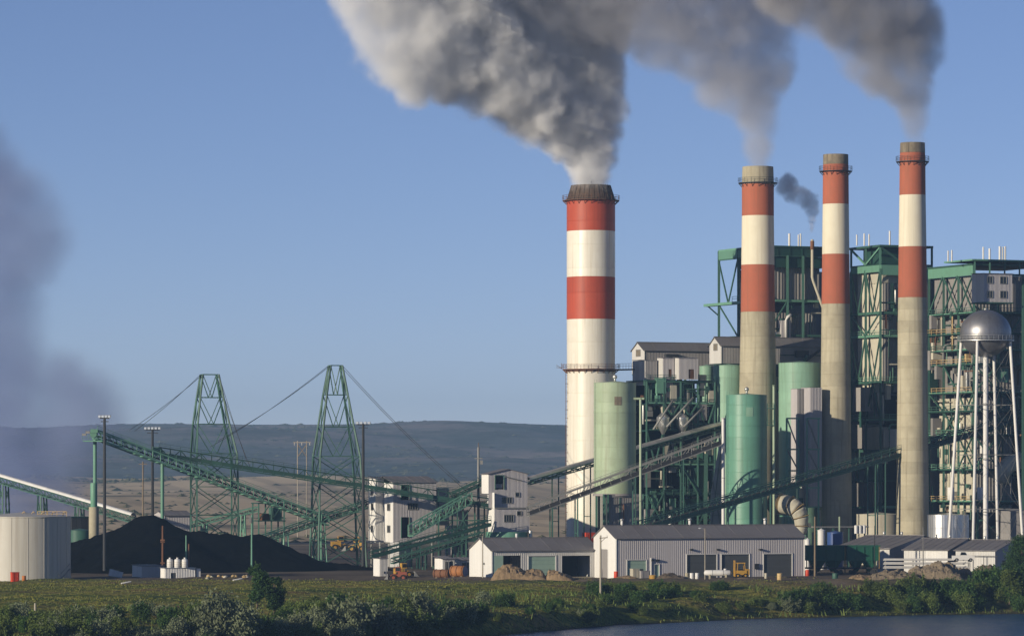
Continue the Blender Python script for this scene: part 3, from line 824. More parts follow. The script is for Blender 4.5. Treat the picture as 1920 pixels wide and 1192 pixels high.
def cable(label, a, b, sag=0.8, dia=0.11, m='steel_dark'):
    a, b = Vector(a), Vector(b)
    pts = [a.lerp(b, i / 10) - Vector((0, 0, sag * 4 * (i / 10) * (1 - i / 10))) for i in range(11)]
    o = sweep(None, 'cable', pts, dia, m, 5); o['label'] = label; o['category'] = 'cable'; o['group'] = 'stay cables of the lattice masts'
    return o
# suspended galleries
convB = conveyor('stacker_conveyor', 'pale green lattice conveyor sloping down from its high head over the coal heap', P(178, 822, 890), P(612, 984, 918), 2.6, 1.9, 'steel_green_pale', 2.0, supports=[(0.285, 'post'), (0.0, 'post')], sup_m='steel_green_pale', chord=.3, brw=.16)
convC = conveyor('conveyor', 'long dark green lattice conveyor running through both masts to the transfer tower', P(300, 857, 902), P(918, 953, 905), 2.8, 2.2, 'steel_green_dark', 2.3, rail=True, solid='steel_green_dark', chord=.26)
t = convB
hd = P(176, 818, 889)
beam(t, 'head_platform', hd + Vector((-2.2, 0, -1.0)), hd + Vector((2, 0, -1.0)), 2.6, 'steel_green_pale', 0.25)
tube(t, 'head_pulley', hd + Vector((0, -1.4, .5)), hd + Vector((0, 1.4, .5)), 1.5, 'steel_green_pale', 14)
box(t, 'drive_box', hd + Vector((.2, -1.2, 1.2)), (1.6, .8, .8), 'steel_green_pale')
for i, dx in enumerate((-2.0, -1.2)): box(t, 'motor', hd + Vector((dx, -1, .4 + .5 * i)), (.9, .8, .5), 'steel_grey')
railing(t, [hd + Vector((-2.4, -1.3, -.9)), hd + Vector((1.8, -1.3, -.9))], 1.1, 'steel_green_pale', 1.2)
tube(t, 'support_sleeve', (hd.x, hd.y, Z(952, 889)), (hd.x, hd.y, Z(905, 889)), 1.5, 'steel_green_pale', 14)
tube(t, 'support_base', (hd.x, hd.y, 0), (hd.x, hd.y, Z(950, 889)), 2.2, 'concrete', 16)
t = convC
hd = P(300, 848, 901.5)
box(t, 'drive_box', hd + Vector((-.6, -1.4, .4)), (1.6, 1.0, 1.6), 'steel_green'); tube(t, 'head_pulley', hd + Vector((0, -1.3, .2)), hd + Vector((0, 1.3, .2)), 1.3, 'steel_green_dark', 14)
for k, (a, b, nm) in enumerate(((q1(0, 0), P(243, 806, 893), 'left'), (q1(0, 3), P(252, 808, 896), 'left'))):
    cable('stay cable from the left mast to the stacker conveyor, ' + ('upper one', 'lower one')[k], a, b, .5)
for a, b, w_ in ((q1(0, 1), P(462, 862, 903), 'nearer'), (q1(0, 2), P(470, 878, 906), 'farther')): cable('stay cable from the left mast down to the right, ' + w_ + ' one', a, b, .4)
for a, b in ((q2(0, 0), P(458, 793, 905)), (q2(0, 3), P(446, 802, 908))): cable('stay cable from the right mast towards the left mast', a, P(450, 862, 905), .6) if False else cable('stay cable slanting from the right mast towards the left mast, ' + ('upper one' if a == q2(0, 0) else 'lower one'), a, b + (b - a) * .30, .8)
for a, b in ((q2(0, 1), P(838, 880, 908)), (q2(0, 2), P(850, 896, 910))): cable('stay cable from the right mast to the conveyor near the transfer tower, ' + ('upper one' if a == q2(0, 1) else 'lower one'), a, b + (b - a) * .12, .9)
# low conveyors
conveyor('reclaim_conveyor', 'low pale green conveyor rising to the right through the foot of the right mast', P(484, 1019, 908), P(692, 949, 925), 2.4, 1.5, 'steel_green_pale', 2.0, supports=[.22, .55], chord=.26)
conveyor('conveyor', 'short faint green conveyor far behind the left mast', P(340, 992, 985), P(482, 958, 990), 2.0, 1.1, 'steel_green_pale', 2.4, supports=[.3, .8], rail=False)
conveyor('covered_conveyor', 'bright galvanised covered conveyor sloping down from the left edge', P(-40, 893, 960), P(250, 979, 925), 1.7, 1.5, 'steel_green', 2.2, hood='hood_white', rail=False, supports=[.17, .42, .66], chord=.22, belt=False)
# small conveyor towers under the left structures
g = Grid(485, 960)
t = thing('conveyor_hut', 'small green steel drive house behind the foot of the conveyors', 'drive house', g.p(0, 0, 0))
for u in (0, 3.2, 6.4):
    for v in (0, 4): g.beam(t, 'column', (u, v, 0), (u, v, Z(942, 960)), .35, 'steel_green')
for z in (Z(975, 960), Z(942, 960)):
    g.box(t, 'floor_slab', -.3, 6.7, -.3, 4.3, z - .25, z, 'steel_green_dark')
g.box(t, 'drive_box', 1.0, 2.8, .6, 3, Z(975, 960), Z(975, 960) + 1.6, 'rust'); g.box(t, 'hopper', 3.8, 6, .4, 3.4, Z(975, 960), Z(975, 960) + 3, 'steel_green')
for u in (0, 3.2): g.beam(t, 'brace', (u, 0, Z(975, 960)), (u + 3.2, 0, Z(942, 960)), .2, 'steel_green')
# floodlight poles
def floodlight(label, px, pytop, Y, nl, half, zb=0.0, m='steel_dark'):
    t, x, zt = pole(label, px, pytop + 6, Y, 0.75, m, 'floodlight_pole', 'floodlight', zb)
    h = S(half, Y)
    beam(t, 'crossarm', (x - h, Y, zt - .3), (x + h, Y, zt - .3), 0.22, m)
    beam(t, 'crossarm', (x - h * .8, Y, zt - 1.0), (x + h * .8, Y, zt - 1.0), 0.16, m)
    for i in range(nl):
        lx = x - h + 2 * h * i / (nl - 1)
        lp = box(t, 'lamp', (lx, Y - .25, zt + .05), (0.62, .5, .55), 'steel_grey')
        box(lp, 'lamp_glass', (lx - .02, Y - .52, zt + .05), (.5, .05, .45), 'lamp_glass')
    return t
floodlight('black floodlight pole in front of the coal heap, leftmost of the three', 196, 775, 852, 4, 9)
floodlight('black floodlight pole standing behind the coal heap peak', 286, 797, 930, 5, 13)
floodlight('black floodlight pole close to the right of the tall mast', 681, 787, 890, 4, 11)
# other poles
t, x, zt = pole('slim pale pole in front of the coal heap, above the dark green tree', 472, 965, 842, .42, 'steel_green_pale')
box(t, 'transformer', (x - .25, 841.6, zt - 1.0), (.5, .5, 1.1), 'steel_grey')
t, x, zt = pole('thin brown timber pole left of the pole behind the coal peak', 268, 865, 1000, .45, 'timber')
beam(t, 'crossarm', (x - 1, 999.8, zt - .6), (x + 1, 999.8, zt - .6), .18, 'timber')
t, x, zt = pole('rusty slim pole rising from the white cabinet by the coal', 305, 985, 838, .5, 'rust')
for k in (2.5, 6.8, 7.2): box(t, 'bracket', (x, 837.7, k), (.9, .25, .3), 'rust')
t, x, zt = pole('short green pipe standing behind the white cabinet', 349, 1003, 832, .36, 'steel_green_pale', 'vent_pipe', 'pipe')
t, x, zt = pole('short rusty pipe right beside the green pipe behind the cabinet', 354, 1019, 831, .36, 'rust', 'vent_pipe', 'pipe')
t, x, zt = pole('weathered timber post at the bottom left among the shrubs', 66, 1130, 640, .42, 'timber_pale', zb=gz(X(66, 640), 640))
box(t, 'meter_box', (x - .25, 639.7, zt - 1.8), (.35, .3, .5), 'galv')
t, x, zt = pole('grey steel mast beside the transfer tower', 897, 838, 915, .7, 'steel_grey', 'steel_mast', 'mast')
tube(t, 'shaft_upper', (x, 915, zt - .2), (x, 915, zt + 1.0), .2, 'timber'); beam(t, 'crossarm', (x - .9, 914.8, zt - 2.5), (x + .9, 914.8, zt - 2.5), .2, 'steel_grey'); box(t, 'transformer', (x + .7, 914.6, zt - 3.4), (.6, .6, .9), 'steel_grey')
# H-frame pylon far off
YH = 1350; zg = gz(X(566, YH), YH)
t = thing('power_pylon', 'thin far timber pylon of two poles and a crossarm against the hills', 'pylon', (X(566, YH), YH, zg))
for px in (558, 575): tube(t, 'leg', (X(px, YH), YH, zg - 1), P(px, 826, YH), .34, 'timber_pale', 8)
beam(t, 'crossarm', P(550, 829, YH), P(583, 829, YH), .28, 'timber_pale')
for a, b in (((558, 833), (575, 856)), ((575, 833), (558, 856))): beam(t, 'brace', P(*a, YH), P(*b, YH), .25, 'timber')
for px in (552, 566, 581): tube(t, 'insulator', P(px, 829, YH), P(px, 835, YH), .25, 'insulator', 6)
# transformer bay in front of the coal
g = Grid(268, 826, R(0))
t = thing('shed', 'low blue grey shed with a pale end at the foot of the coal heap', 'shed', g.p(0, 0, 0))
gA = Grid(266, 818)
zt = Z(1060, 818)
L = gA.U(307)
clad_wall(t, gA.p(0, 0), gA.p(L, 0), -.2, zt, 'clad_grey', (), 1.6, .3); clad_wall(t, gA.p(0, gA.V(248)), gA.p(0, 0), -.2, zt, 'white_metal', (), 1.6, .3)
roof_sheets(gA, t, -.2, L + .2, -.2, gA.V(248) + .2, zt, zt + .15, 'roof_grey', 3)
gB = Grid(309, 806)
t = thing('cabinet', 'ribbed white metal cabinet carrying three drum insulators', 'cabinet', gB.p(0, 0, 0))
zt = Z(1065, 806); L = gB.U(366)
clad_wall(t, gB.p(0, 0), gB.p(L, 0), -.5, zt, 'white_metal', [(L * .2, L * .36, -.5, 1.2)], 1.5, .35, .05); clad_wall(t, gB.p(0, 2.6), gB.p(0, 0), -.5, zt, 'white_metal', (), 1.3, .35)
gB.box(t, 'door', L * .2, L * .36, .1, .16, -.4, 1.2, 'door_grey'); gB.box(t, 'roof', -.15, L + .15, -.15, 2.7, zt, zt + .12, 'galv')
clad_wall(t, gB.p(L, 0), gB.p(L, 2.6), -.5, zt, 'clad_grey', (), 1.3, .35)
for px in (374,): gB.box(t, 'side_box', L + .4, L + 1.2, .2, .9, -.2, 2.0, 'white_metal')
for px in (318, 332, 346):
    x = X(px, 806.8); z = zt + .12
    d = thing('insulator_drum', {318: 'left', 332: 'middle', 346: 'right'}[px] + ' pale drum of the three on the white cabinet', 'drum', (x, 807.5, z))
    lathe(d, 'shell', (x, 807.5, z), [(.55, 0), (.6, .1), (.6, 1.5), (.5, 1.65), (.2, 1.75), (.2, 2.0), (0.01, 2.0)], 'white_metal', 20)
    for k in (.35, .7, 1.05): ring(d, 'hoop', (x, 807.5), .6, z + k, .05, .08, 'insulator', 20)
x = X(216, 815); t = thing('panel', 'tilted pale blue metal panel lying at the foot of the coal heap', 'panel', (x, 815, 0))
for i in range(3):
    vs = [(-1.3 + i * .9, -.5 - .0, .9 - i * .15), (-.45 + i * .9, -.5, .75 - i * .15), (-.3 + i * .9, 1.2, 2.0 - i * .25), (-1.2 + i * .9, 1.2, 2.2 - i * .25)]
    vs = [Vector(v) + Vector((x, 815, -.4)) for v in vs]; vs += [v - Vector((0, -.1, .12)) for v in vs]
    link('sheet', mesh_from('sheet', vs, [(0, 1, 2, 3), (7, 6, 5, 4), (0, 4, 5, 1), (1, 5, 6, 2), (2, 6, 7, 3), (3, 7, 4, 0)], 'clad_pale'), t)
# blue shed behind the heap
g = Grid(308, 960)
t = thing('shed', 'plain bluish shed behind the coal heap, seen under the conveyors', 'shed', g.p(0, 0, 0))
gabled(t, g, g.U(358), 8, Z(965, 960), Z(958, 960), 'clad_grey', 'clad_grey', 'roof_grey', rn=4)
# green tank edge right of the grey tank
t, *_ = silo('low dark green tank half hidden between the pale tank and the coal heap', 150, 915, 22, 994, 1040, 'steel_green', [], name='green_tank', cap=False, z0=0)
t['category'] = 'tank'

g = Grid(134, 925)
t = thing('dark_bin', 'dark steel bin under the galvanised conveyor, right of the big pale tank', 'bin', g.p(0, 0, 0))
for i in range(4): g.box(t, 'wall_panel', g.U(172) * i / 4 + .03, g.U(172) * (i + 1) / 4 - .03, 0, 5, g.Zf(996), g.Zf(970), 'steel_dark')
g.box(t, 'roof_slab', -.2, g.U(173), -.2, 5.2, g.Zf(970), g.Zf(968), 'steel_green_dark')
for u in (.2, g.U(171)): g.beam(t, 'leg', (u, .2, 0), (u, .2, g.Zf(996)), .3, 'steel_green')
# ------------------------------------------------------------------ middle: transfer houses, sheds, conveyors, silos
# white transfer house in two steps
YB = 914
g = Grid(737, YB)
t = thing('transfer_house', 'transfer house with a sunlit white side and a dim gray front, left of the transfer tower', 'building', g.p(0, 0, 0))
zb, ze = Z(1016, YB), Z(904, YB); L = g.U(818); D = g.V(720)
fo = [(g.U(752), g.U(768), g.Zf(1008), g.Zf(969)), (g.U(764), g.U(783), g.Zf(955), g.Zf(943)), (g.U(752), g.U(768), g.Zf(937), g.Zf(908))]
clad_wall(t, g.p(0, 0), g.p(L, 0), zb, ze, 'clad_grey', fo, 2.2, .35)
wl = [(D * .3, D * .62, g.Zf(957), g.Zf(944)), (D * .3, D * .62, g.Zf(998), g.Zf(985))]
clad_wall(t, g.p(0, D), g.p(0, 0), zb, ze, 'white_metal', [(D - b, D - a, c, d) for a, b, c, d in wl], 2.2, .35)  # white paints the sunlit side, the grey front the dim one
for a, b, c, d in wl: window(t, g, 'l', a, b, c, d, nx=1)
for a, b, c, d in fo[1:2]: window(t, g, 'f', a, b, c, d, nx=4)
for a, b, c, d in (fo[0], fo[2]): g.box(t, 'doorway_shade', a, b, .5, .6, c, d, 'interior_shade'); g.beam(t, 'door_frame', (a, -.05, c), (a, -.05, d), .2, 'steel_green'); g.beam(t, 'door_frame', (b, -.05, c), (b, -.05, d), .2, 'steel_green')  # near-black sheets stand for the shade inside the openings
clad_wall(t, g.p(L, 0), g.p(L, D + 6), zb, ze, 'clad_grey', (), 3, .35)
roof_sheets(g, t, -.3, L + .3, -.3, (D + 6) / 2, ze, ze + 1.4, 'roof_grey', 6); roof_sheets(g, t, -.3, L + .3, D + 6.3, (D + 6) / 2, ze, ze + 1.4, 'roof_grey', 6)
g.box(t, 'floor_slab', 0, L, 0.1, D + 6, zb - .3, zb, 'steel_grey')
# its smaller block on the left, set back
c0 = g.p(0, D, 0)
g2 = Grid(737, YB); g2.x, g2.y = c0.x, c0.y
D0 = D
u0 = g2.U(704)
g3 = Grid(704, g2.y + u0 * ST)
D3 = g3.V(691)
L3 = -u0
zb3, ze3 = g3.Zf(1013), g3.Zf(897)
clad_wall(t, g3.p(0, 0), g3.p(L3, 0), zb3, ze3, 'clad_pale', (), 2.2, .35)
wl = [(D3 * .3, D3 * .62, g3.Zf(y1), g3.Zf(y0)) for y0, y1 in ((985, 997), (944, 956), (915, 928))]
clad_wall(t, g3.p(0, D3), g3.p(0, 0), zb3, ze3, 'white_metal', [(D3 - b, D3 - a, c, d) for a, b, c, d in wl], 2.2, .35)  # whiter than its front, again for the sun on this side
for a, b, c, d in wl: window(t, g3, 'l', a, b, c, d, nx=1)
roof_sheets(g3, t, -.2, L3 + 6, -.2, D3 + .3, ze3, ze3 + .5, 'roof_grey', 4)
for px in (696, 712, 730, 770, 810):
    x = X(px, YB + 1); tube(t, 'support_column', (x, YB + 3, 0), (x, YB + 3, zb), .5, 'steel_grey', 10)
for px in (735, 744): beam(t, 'white_post', (X(px, YB), YB, 0), (X(px, YB), YB, zb), 1.0, 'white_metal')
g.box(t, 'lower_house', .5, L * .5, 1.5, 5, 0, zb - .3, 'clad_pale')
g.box(t, 'side_hopper', L + .2, L + 6.0, 1, 5, Z(985, YB), Z(915, YB), 'clad_grey_dark')
# grey bunker behind the lattice
g = Grid(850, 938)
t = thing('bunker', 'dark gray square bunker behind the lattice gallery, left of the transfer tower', 'bunker', g.p(0, 0, 0))
for i, (a, b) in enumerate(((1040, 1000), (1000, 958))):
    g.box(t, 'wall_section', 0.03 * i, g.U(876), 0.03 * i, 5, g.Zf(a), g.Zf(b) - .05, 'clad_grey_dark')
for u in (0, g.U(876)): g.beam(t, 'corner_post', (u, -.1, 0), (u, -.1, g.Zf(955)), .3, 'steel_grey')
g.box(t, 'roof_slab', -.3, g.U(878), -.3, 5.3, g.Zf(958), g.Zf(956), 'roof_grey')
# transfer tower
YW = 903
g = Grid(916, YW)
t = thing('transfer_tower', 'tall gray corrugated transfer tower with dark windows on a teal drum', 'tower', g.p(0, 0, 0))
L = g.U(989); D = g.V(903)
zm, zt_, zr = g.Zf(952), g.Zf(888), g.Zf(879)
topf = lambda u: zt_ + (zr - zt_) * (1 - abs(u - L * .5) / (L * .5))
fo = [(g.U(928), g.U(945), g.Zf(917), g.Zf(891))]
clad_wall(t, g.p(0, 0), g.p(L, 0), zm, zt_, 'clad_grey', fo + [(g.U(941), g.U(960), g.Zf(943), g.Zf(932)), (g.U(966), g.U(974), g.Zf(931), g.Zf(923))], 2.2, .3, top=topf)
g.box(t, 'doorway_shade', *fo[0][:2], .4, .5, *fo[0][2:], 'interior_shade')  # dark sheet paints the shade inside the opening
fr = fo[0]
for u in fr[:2]: g.beam(t, 'door_frame', (u, -.06, fr[2]), (u, -.06, fr[3]), .22, 'steel_green')
g.beam(t, 'door_frame', (fr[0], -.06, fr[3]), (fr[1], -.06, fr[3]), .22, 'steel_green'); g.box(t, 'window', fr[0] + .3, fr[1] - .3, .3, .36, fr[2] + .3, fr[2] + 1.2, 'clad_grey_dark')
g.beam(t, 'hoist_beam', (fr[1], -.5, g.Zf(893)), (g.U(978), -.3, g.Zf(901)), .22, 'steel_grey')
window(t, g, 'f', g.U(941), g.U(960), g.Zf(943), g.Zf(932), nx=4); window(t, g, 'f', g.U(966), g.U(974), g.Zf(931), g.Zf(923), nx=1)
clad_wall(t, g.p(0, D), g.p(0, 0), g.Zf(925), zt_, 'white_metal', (), 2.2, .3)  # sunlit left face coloured white, the dim front greyer
clad_wall(t, g.p(L, 0), g.p(L, D), zm, zt_, 'clad_grey', (), 2.2, .3)
h = D / 2
# roof: ridge runs into the depth
g.quad(t, 'roof_panel', [(-.3, -.3, zt_), (L / 2, -.3, zr + .06), (L / 2, D + .3, zr + .06), (-.3, D + .3, zt_)], 'roof_grey')
g.quad(t, 'roof_panel', [(L / 2, -.3, zr + .06), (L + .3, -.3, zt_), (L + .3, D + .3, zt_), (L / 2, D + .3, zr + .06)], 'roof_grey')
gl = Grid(927, YW - .6)
L2 = gl.U(993); D2 = gl.V(914); z2 = gl.Zf(997)
fo2 = [(gl.U(945), gl.U(963), gl.Zf(978), gl.Zf(965)), (gl.U(969), gl.U(977), gl.Zf(966), gl.Zf(958))]
clad_wall(t, gl.p(0, 0), gl.p(L2, 0), z2, gl.Zf(953), 'clad_grey', fo2, 2.2, .3)
window(t, gl, 'f', *fo2[0], nx=4); window(t, gl, 'f', *fo2[1], nx=1)
clad_wall(t, gl.p(0, D2), gl.p(0, 0), z2, gl.Zf(923), 'white_metal', (), 2.2, .3)
gl.beam(t, 'belt_course', (0, -.12, gl.Zf(952)), (L2, -.12, gl.Zf(952)), .3, 'steel_grey', .25)
gl.box(t, 'ledge', 0, L2, 0, D2, gl.Zf(953) - .05, gl.Zf(953) + .05, 'roof_grey')
c = gl.p(L2 / 2, D2 / 2 + 1)
lathe(t, 'drum_base', (c.x, c.y, 0), [(S(40, YW), 0), (S(40, YW), z2), (S(36, YW), z2 + .05)], 'silo_teal', 40)
tube(t, 'drum_vent', gl.p(L2 + .2, 0, 0), gl.p(L2 + .2, 0, z2 + .3), .9, 'galv')
# conveyors of the middle
conveyor('conveyor', 'dark green conveyor rising to the foot of the transfer tower, upper of two', P(694, 1046, 892), P(918, 985, 900), 2.4, 1.3, 'steel_green_dark', 2.2, supports=[(.4, 'plain'), (.75, 'plain')], solid='steel_green_dark')
conveyor('conveyor', 'dark green conveyor close above the sheds, lower of two left of the tower', P(735, 1056, 884), P(905, 1006, 890), 2.2, 1.1, 'steel_green', 2.2, supports=[(.35, 'plain'), (.8, 'plain')])
conveyor('lattice_gallery', 'steep green lattice gallery leaning against the white transfer house', P(770, 1004, 896), P(880, 943, 903), 2.4, 2.3, 'steel_green_pale', 1.8, supports=[(.75, 'plain')], sup_m='steel_green', rail=False, brw=.2)
conveyor('conveyor', 'green lattice conveyor dropping from the dark bunker towards the tower', P(845, 935, 912), P(912, 905, 915), 2.0, 1.2, 'steel_green', 2.0)
# upright frame between bunker and tower
g = Grid(822, 912)
t = thing('conveyor_trestle', 'green steel trestle under the conveyors left of the transfer tower', 'trestle', g.p(0, 0, 0))
for px in (822, 848, 868, 890, 908):
    for dy in (0, 3.5): beam(t, 'column', (X(px, 912), 912 + dy, 0), (X(px, 912), 912 + dy, Z(930 + (px - 822) * .2, 912)), .32, 'steel_green')
for py in (940, 975, 1010): beam(t, 'girder', P(815, py, 911.8), P(912, py, 911.8), .26, 'steel_green')
for a, b in (((822, 1010), (848, 975)), ((848, 1010), (868, 975)), ((868, 975), (890, 940)), ((890, 1010), (868, 975)), ((908, 975), (890, 1010))): beam(t, 'brace', P(*a, 911.6), P(*b, 911.6), .2, 'steel_green')
# small clutter columns under lower conveyors
for i, px in enumerate((760, 772, 785, 800, 812, 826, 838, 850)):
    beam(t, 'short_post', (X(px, 900), 900, 0), (X(px, 900), 900, Z(1032 - i * 2, 900)), .3, 'steel_green')
# covered and open conveyors right of the tower
conveyor('covered_conveyor', 'gray hooded conveyor passing behind the pale green silo', P(988, 908, 914), P(1352, 803, 962), 2.0, .9, 'steel_green', 2.4, hood='galv', belt=False, rail=False, supports=[(.14, 'plain'), (.3, 'plain')], sup_m='steel_green_dark')
conveyor('conveyor', 'dark open conveyor from transfer tower rising in front of the pale green silo', P(990, 967, 903), P(1350, 834, 912), 2.6, 2.0, 'steel_grey', 2.4, solid='belt', supports=[(.12, 'plain'), (.25, 'plain'), (.55, 'plain'), (.8, 'plain')], sup_m='steel_green', chord=.22)
conveyor('conveyor', 'long green lattice conveyor rising past the teal silo to the boilers at right', P(1200, 994, 880), P(1950, 780, 950), 2.6, 1.9, 'steel_green', 2.6, solid='steel_green_dark', supports=[(.1, 'plain'), (.3, 'plain'), (.56, 'plain'), (.585, 'plain')], sup_m='steel_green', chord=.24)
# pale silo
t, cx, r, zt, zb = silo('pale green silo standing close to the wide chimney', 1153, 920, 39.5, 718, 925, 'silo_pale', [773], ladder=True)
g = Grid(1160, 920)
a = R(-83); ww = .9
lathe(t, 'hatch', (cx, 920, 0), [(r + .06, Z(760, 920)), (r + .06, Z(744, 920))], 'concrete_stained', 4, True, a - .17, a + .17)
for i in range(8):
    a = 2 * math.pi * i / 8 + .2
    beam(t, 'leg', (cx + math.cos(a) * (r - .5), 920 + math.sin(a) * (r - .5), 0), (cx + math.cos(a) * (r - .5), 920 + math.sin(a) * (r - .5), zb), .5, 'steel_green')
ring(t, 'skirt', (cx, 920), r - .1, zb - .5, .3, .5, 'clad_grey_dark', 40)
gs = Grid(1131, 914)
LL = gs.U(1205)
clad_wall(t, gs.p(1.2, 0), gs.p(LL, 0), 0, gs.Zf(932), 'boiler_grey', (), 1.8, .5)
gs.box(t, 'panel_header', 0, LL + .3, -.15, .3, gs.Zf(932), gs.Zf(926), 'clad_grey_dark')
for u in (0, 1.1, LL): gs.beam(t, 'column', (u, -.2, 0), (u, -.2, gs.Zf(926)), .35, 'steel_green')
gs.beam(t, 'rusty_pipe', (LL * .5, -.3, .5), (LL * .5, -.3, gs.Zf(945)), .25, 'rust')
# walkway from the chimney ring to the gallery
zp2 = Z(693, YF)
t = thing('walkway', 'railed steel walkway joining the chimney ring to the gallery', 'walkway', (X(1175, YF), YF, zp2))
pa, pb = Vector((X(1157, 956), 956, zp2)), Vector((X(1206, 970), 970, Z(692, 970)))
beam(t, 'deck', pa, pb, 1.6, 'steel_dark', .35)
railing(t, [pa + Vector((0, -.8, .1)), pb + Vector((0, -.8, .1))], 1.3, 'steel_grey', 1.6)
# other silos
t, cx, r, zt, zb = silo('glossy teal silo in front of the concrete chimneys', 1400, 930, 38.5, 741, 985, 'silo_teal', [798], z0=0, ladder=True)
a = R(-85)
lathe(t, 'hatch', (cx, 930, 0), [(r + .06, Z(781, 930)), (r + .06, Z(764, 930))], 'silo_mid', 4, True, a - .17, a + .17)
silo('tall light green silo behind the teal one, left of the concrete chimney', 1366, 966, 29, 686, 985, 'silo_mid', [730, 780], z0=0, cap=False)
silo('light green silo between the two left concrete chimneys', 1500, 955, 40, 681, 985, 'silo_mid', [735], z0=0, cap=False)
silo('small pale green silo under the gallery', 1325, 992, 13.5, 687, 985, 'silo_mid', [750], z0=0, cap=False)
# tall thin pipes and poles
def standpipe(label, px, py0, Y, dia, m, py1=None, name='standpipe'):
    x = X(px, Y); zb = 0 if py1 is None else Z(py1, Y)
    t = thing(name, label, 'pipe', (x, Y, zb)); zt = Z(py0, Y)
    tube(t, 'shaft', (x, Y, zb), (x, Y, zt), dia, m, 12); tube(t, 'cap', (x, Y, zt - .1), (x, Y, zt + .15), dia * 1.25, m, 12)
    for k in range(1, 5):
        z = zb + (zt - zb) * k / 5; tube(t, 'flange', (x, Y, z - .08), (x, Y, z + .08), dia * 1.2, m, 12)
    return t, x, zt
standpipe('white vertical pipe left of the teal silo', 1356, 784, 916, .75, 'white_metal')
standpipe('pale green pipe rising above the conveyor end', 1357, 672, 968, .9, 'silo_pale', 800)
t, x, zt = standpipe('pale green standpipe beside the pale green silo, with a T head', 1201, 747, 893, .55, 'silo_pale')
beam(t, 'cross_head', (x - 1.5, 893, zt), (x + .8, 893, zt), .45, 'silo_pale'); box(t, 'lamp', (x + .3, 892.8, zt + .5), (.7, .5, .4), 'rust')
standpipe('upper pale pipe at the left end of the gallery', 1206, 692, 972, .7, 'silo_pale', 760)
t, x, zt = standpipe('pale green pole with small platforms right of the teal silo', 1451, 723, 925, .6, 'silo_pale')
for py in (765, 797): box(t, 'platform', (x - .7, 925, Z(py, 925)), (1.8, 1.6, .15), 'steel_green'); railing(t, [Vector((x - 1.6, 924.2, Z(py, 925))), Vector((x + .2, 924.2, Z(py, 925)))], 1.1, 'steel_green', 1)
for s in (-1.5, 0): beam(t, 'platform_post', (x + s, 924.6, Z(797, 925)), (x + s, 924.6, Z(757, 925)), .18, 'steel_green')
# lavender concrete leg
g = Grid(1338, 942)
t = thing('concrete_pier', 'tapering pale lavender pier left of the white vertical pipe', 'pier', g.p(0, 0, 0))
prism(t, 'shaft', [(X(1330, 942), 0), (X(1353, 942), 0), (X(1353, 942), Z(832, 942)), (X(1349, 942), Z(832, 942)), (X(1333, 942), Z(925, 942))], 941, 943, 'lavender')
for py in (880, 925, 965): beam(t, 'band', P(1329, py, 940.7), P(1353, py, 940.7), .2, 'clad_grey_dark')
beam(t, 'brace', P(1334, 985, 940.6), P(1351, 850, 940.6), .25, 'steel_grey'); beam(t, 'brace', P(1351, 985, 940.6), P(1336, 900, 940.6), .25, 'steel_grey')
# ------------------------------------------------------------------ boiler blocks and the steel frames round them
def handrail_run(g, t, a, b, m='steel_green_pale'):
    railing(t, [g.p(*a), g.p(*b)], 1.2, m, 2.2, .1)
def frame_face(g, t, face, ss, zs, off, m, col=.55, gir=.5, braces=(), light='steel_green_pale'):
    """columns at ss and girders at zs on the front ('f') or left ('l') face; braces: (i, k, kind)"""
    q = (lambda s, z, o=0: (s, off - o, z)) if face == 'f' else (lambda s, z, o=0: (off - o, s, z))
    for s in ss: g.beam(t, 'column', q(s, zs[0]), q(s, zs[-1]), col, m)
    for k, z in enumerate(zs[1:]):
        for a, b in zip(ss, ss[1:]): g.beam(t, 'girder', q(a, z), q(b, z), gir * .55, light if k % 2 == 0 else m, gir)
    for i, k, kind in braces:
        a, b, z0, z1 = ss[i], ss[i + 1], zs[k], zs[k + 1]
        if kind in 'x/': g.beam(t, 'brace', q(a, z0, .1), q(b, z1, .1), .3, m)
        if kind in 'x\\': g.beam(t, 'brace', q(b, z0, .2), q(a, z1, .2), .3, m)
        if kind == 'v':
            g.beam(t, 'brace', q(a, z1, .1), q((a + b) / 2, z0, .1), .3, m); g.beam(t, 'brace', q(b, z1, .1), q((a + b) / 2, z0, .1), .3, m)
        if kind == '^':
            g.beam(t, 'brace', q(a, z0, .1), q((a + b) / 2, z1, .1), .3, m); g.beam(t, 'brace', q(b, z0, .1), q((a + b) / 2, z1, .1), .3, m)
